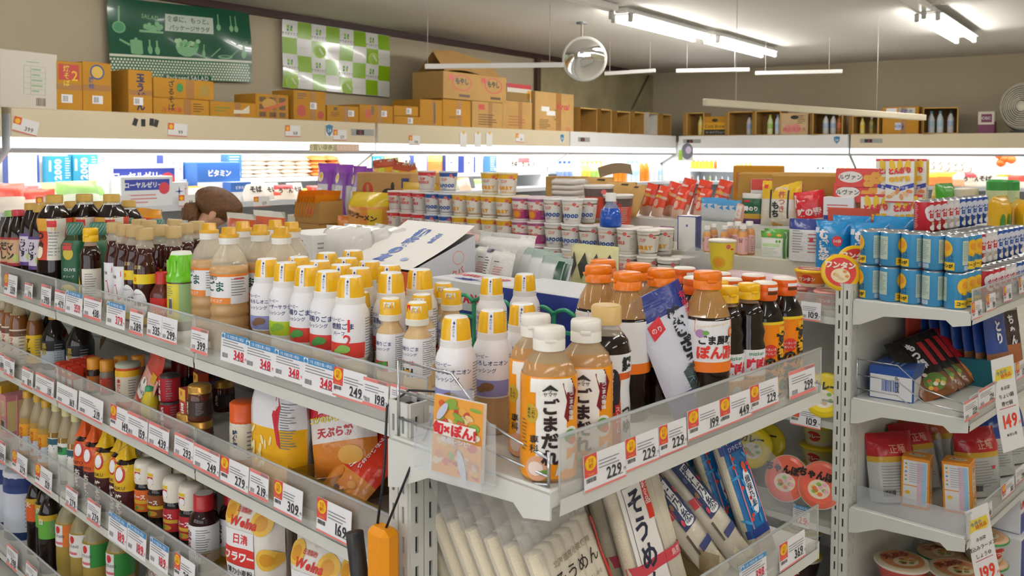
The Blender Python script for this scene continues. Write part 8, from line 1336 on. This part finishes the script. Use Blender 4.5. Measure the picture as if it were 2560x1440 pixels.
poster([(262, -8), (622, 31), (628, 206), (270, 196)], 'salad_poster', 'dark green salad poster with kitchen silhouettes and a dotted lower band', dsalad, DG_, .018)
GRN_ = K('8fbe1c', .2, coat=.4)
def dcheck(m_, f, w_, h):
    for i in range(8):
        for j in range(4):
            x, y = w_*i/8, h*(3-j)/4; gr = (i+j) % 2 == 1
            if gr:
                m_.rect(f, x+.003, y+.003, x+w_/8-.003, y+h/4-.003, GRN_, 1, .1)
                if (i+j*3) % 4 == 1 and j in (1, 3): m_.ell(f, x+w_*.075, y+h*.09, w_*.055, h*.10, K('b5d85a'), 2); m_.ell(f, x+w_*.08, y+h*.08, w_*.045, h*.08, K('9cc83a'), 3); m_.poly(f, [(x+w_*.06, y+h*.14), (x+w_*.10, y+h*.05), (x+w_*.11, y+h*.06), (x+w_*.075, y+h*.16)], K('e9f2d0'), 4)
            elif j in (0, 2):
                for a, b, c in ((.045, .15, '8fbe1c'), (.07, .11, '8fbe1c')): m_.rect(f, x+w_*a-.012, y+h*b-.012, x+w_*a+.018, y+h*b+.018, K(c), 2)
                for a, b in ((.075, .155), (.045, .105)): m_.ell(f, x+w_*a, y+h*b, .012, .014, K('1f8a6a'), 2)
                m_.text(f, 'サラダクラブ', x+w_/16, y+h*.05, .035, K('555a55'), k=2)
            else: m_.lines(f, x+w_*.02, y+h*.09, x+w_*.11, y+h*.13, 2, K('c9cfc0'), 1)
poster([(702, 48), (973, 90), (972, 243), (704, 218)], 'checked_poster', 'lime green and white checked poster with small leaf logos', dcheck, K('ecede9', .2, coat=.4), .012)
for i, (x, y, p) in enumerate(((120, 507, '98'), (300, 504, '128'), (470, 501, '78'), (654, 504, '129'), (780, 498, '108'))): sticker(x, y, .17, .09, dtag(p), 'deck_price_tag', f'price tag reading {p} on the fridge deck edge, {ORD[i]} from the left', 'price tag', (W(0, -.035, 0), wB, RZL), 'price tags on the fridge deck')
# ================================================================ shopper bending in the aisle
pb0 = G(3.17, 1.37, 0)+Vector((-.15, 0, 0))
pe = empty('person', 'shopper with brown hair in a bun, bending down in the aisle', 'person', None, pb0)
V_ = []; E_ = []; R_ = []
def nd(p, r, par=None):
    V_.append(Vector(p)); R_.append(r); i = len(V_)-1
    if par is not None: E_.append((par, i))
    return i
pel = nd((-.14, 0, .86), .15); wa = nd((-.10, 0, 1.0), .135, pel); chs = nd((-.02, 0, 1.12), .14, wa); nb_ = nd((.035, 0, 1.205), .075, chs); nk = nd((.075, 0, 1.25), .052, nb_); hd = nd((.13, 0, 1.31), .085, nk); hf = nd((.175, 0, 1.30), .068, hd)
for s in (-1, 1):
    hp_ = nd((-.14, s*.09, .80), .095, pel); kn = nd((-.10, s*.10, .45), .06, hp_); an = nd((-.15, s*.10, .08), .04, kn); nd((-.02, s*.12, .035), .035, an)
    sh = nd((.0, s*.17, 1.14), .058, chs); el = nd((.07, s*.22, .90), .042, sh); wr = nd((.27, s*.16, .84), .028, el); pm = nd((.33, s*.145, .83), .03, wr)
    for k_ in range(4): a = nd((.375, s*(.165-.016*k_), .825), .010, pm); nd((.405+.006*(1-abs(k_-1.5)), s*(.165-.016*k_), .805), .008, a)
    a = nd((.335, s*.105, .82), .011, pm); nd((.36, s*.09, .81), .009, a)
me = bpy.data.meshes.new('body'); me.from_pydata(V_, E_, []); bo = new('body', me, pe); bo.modifiers.new('skin', 'SKIN'); 
for i, sv in enumerate(me.skin_vertices[0].data): sv.radius = (R_[i], R_[i]); sv.use_root = (i == 0)
sd_ = bo.modifiers.new('smooth', 'SUBSURF'); sd_.levels = 2; sd_.render_levels = 2
bpy.context.view_layer.update(); ev = bo.evaluated_get(bpy.context.evaluated_depsgraph_get()); m2 = bpy.data.meshes.new_from_object(ev); bo.modifiers.clear(); bo.data = m2
SKN = K('d9a585', .5, vary=.05, vscale=30, name='skin'); m2.materials.clear()
for mt in (SKN, K('e6dde0', .8, bump=.2, bscale=90, name='pale_shirt'), K('3a4258', .85, name='dark_trousers'), K('2a2a2c', .5, name='shoes')): m2.materials.append(mt)
for pl in m2.polygons:
    c = pl.center; pl.use_smooth = True; hand = c.x > .20 and c.z < 1.0
    pl.material_index = 3 if c.z < .075 else 2 if c.z < .88 and not hand and c.x < .05 else 0 if hand or (c.z > 1.185 and c.x > .03) else 1
def ellm(c, r, mat, rot=None, nz=0, seg=20):
    mb = MB(); Rt = rot or Matrix.Identity(3)
    def g(a, b):
        t, f = a*2*math.pi, (b-.5)*math.pi; d = Vector((math.cos(f)*math.cos(t), math.cos(f)*math.sin(t), math.sin(f))); k = 1+nz*noise.noise(d*2.5+Vector(c)*9)+nz*.5*math.sin(d.y*26+d.x*5); return Rt @ Vector((d.x*r[0]*k, d.y*r[1]*k, d.z*r[2]*k))+Vector(c)
    return mb.grid(g, seg, seg//2, mat)
HAIR = K('6a4420', .45, vary=.35, vscale=50, bump=.6, bscale=120, name='brown_hair'); rt = Matrix.Rotation(.45, 3, 'Y')
part(pe, 'hair', ellm((.125, 0, 1.338), (.125, .095, .082), HAIR, rt, .05, 32)); hb_ = part(pe, 'hair_bun', ellm((-.005, -.02, 1.285), (.05, .05, .06), HAIR, None, .22, 28)); part(pe, 'hair_bun', ellm((.0, -.03, 1.25), (.035, .03, .05), HAIR, None, .3, 20))
for s in (-1, 1): part(pe, 'ear', ellm((.12, s*.086, 1.285), (.018, .010, .028), SKN, rt)); part(pe, 'eye', ellm((.225, s*.03, 1.29), (.010, .012, .008), K('f2efe9', .2), rt))
part(pe, 'nose', ellm((.243, 0, 1.272), (.018, .012, .014), SKN, rt)); part(pe, 'mouth', ellm((.225, 0, 1.248), (.010, .022, .006), K('b5605a', .4), rt))
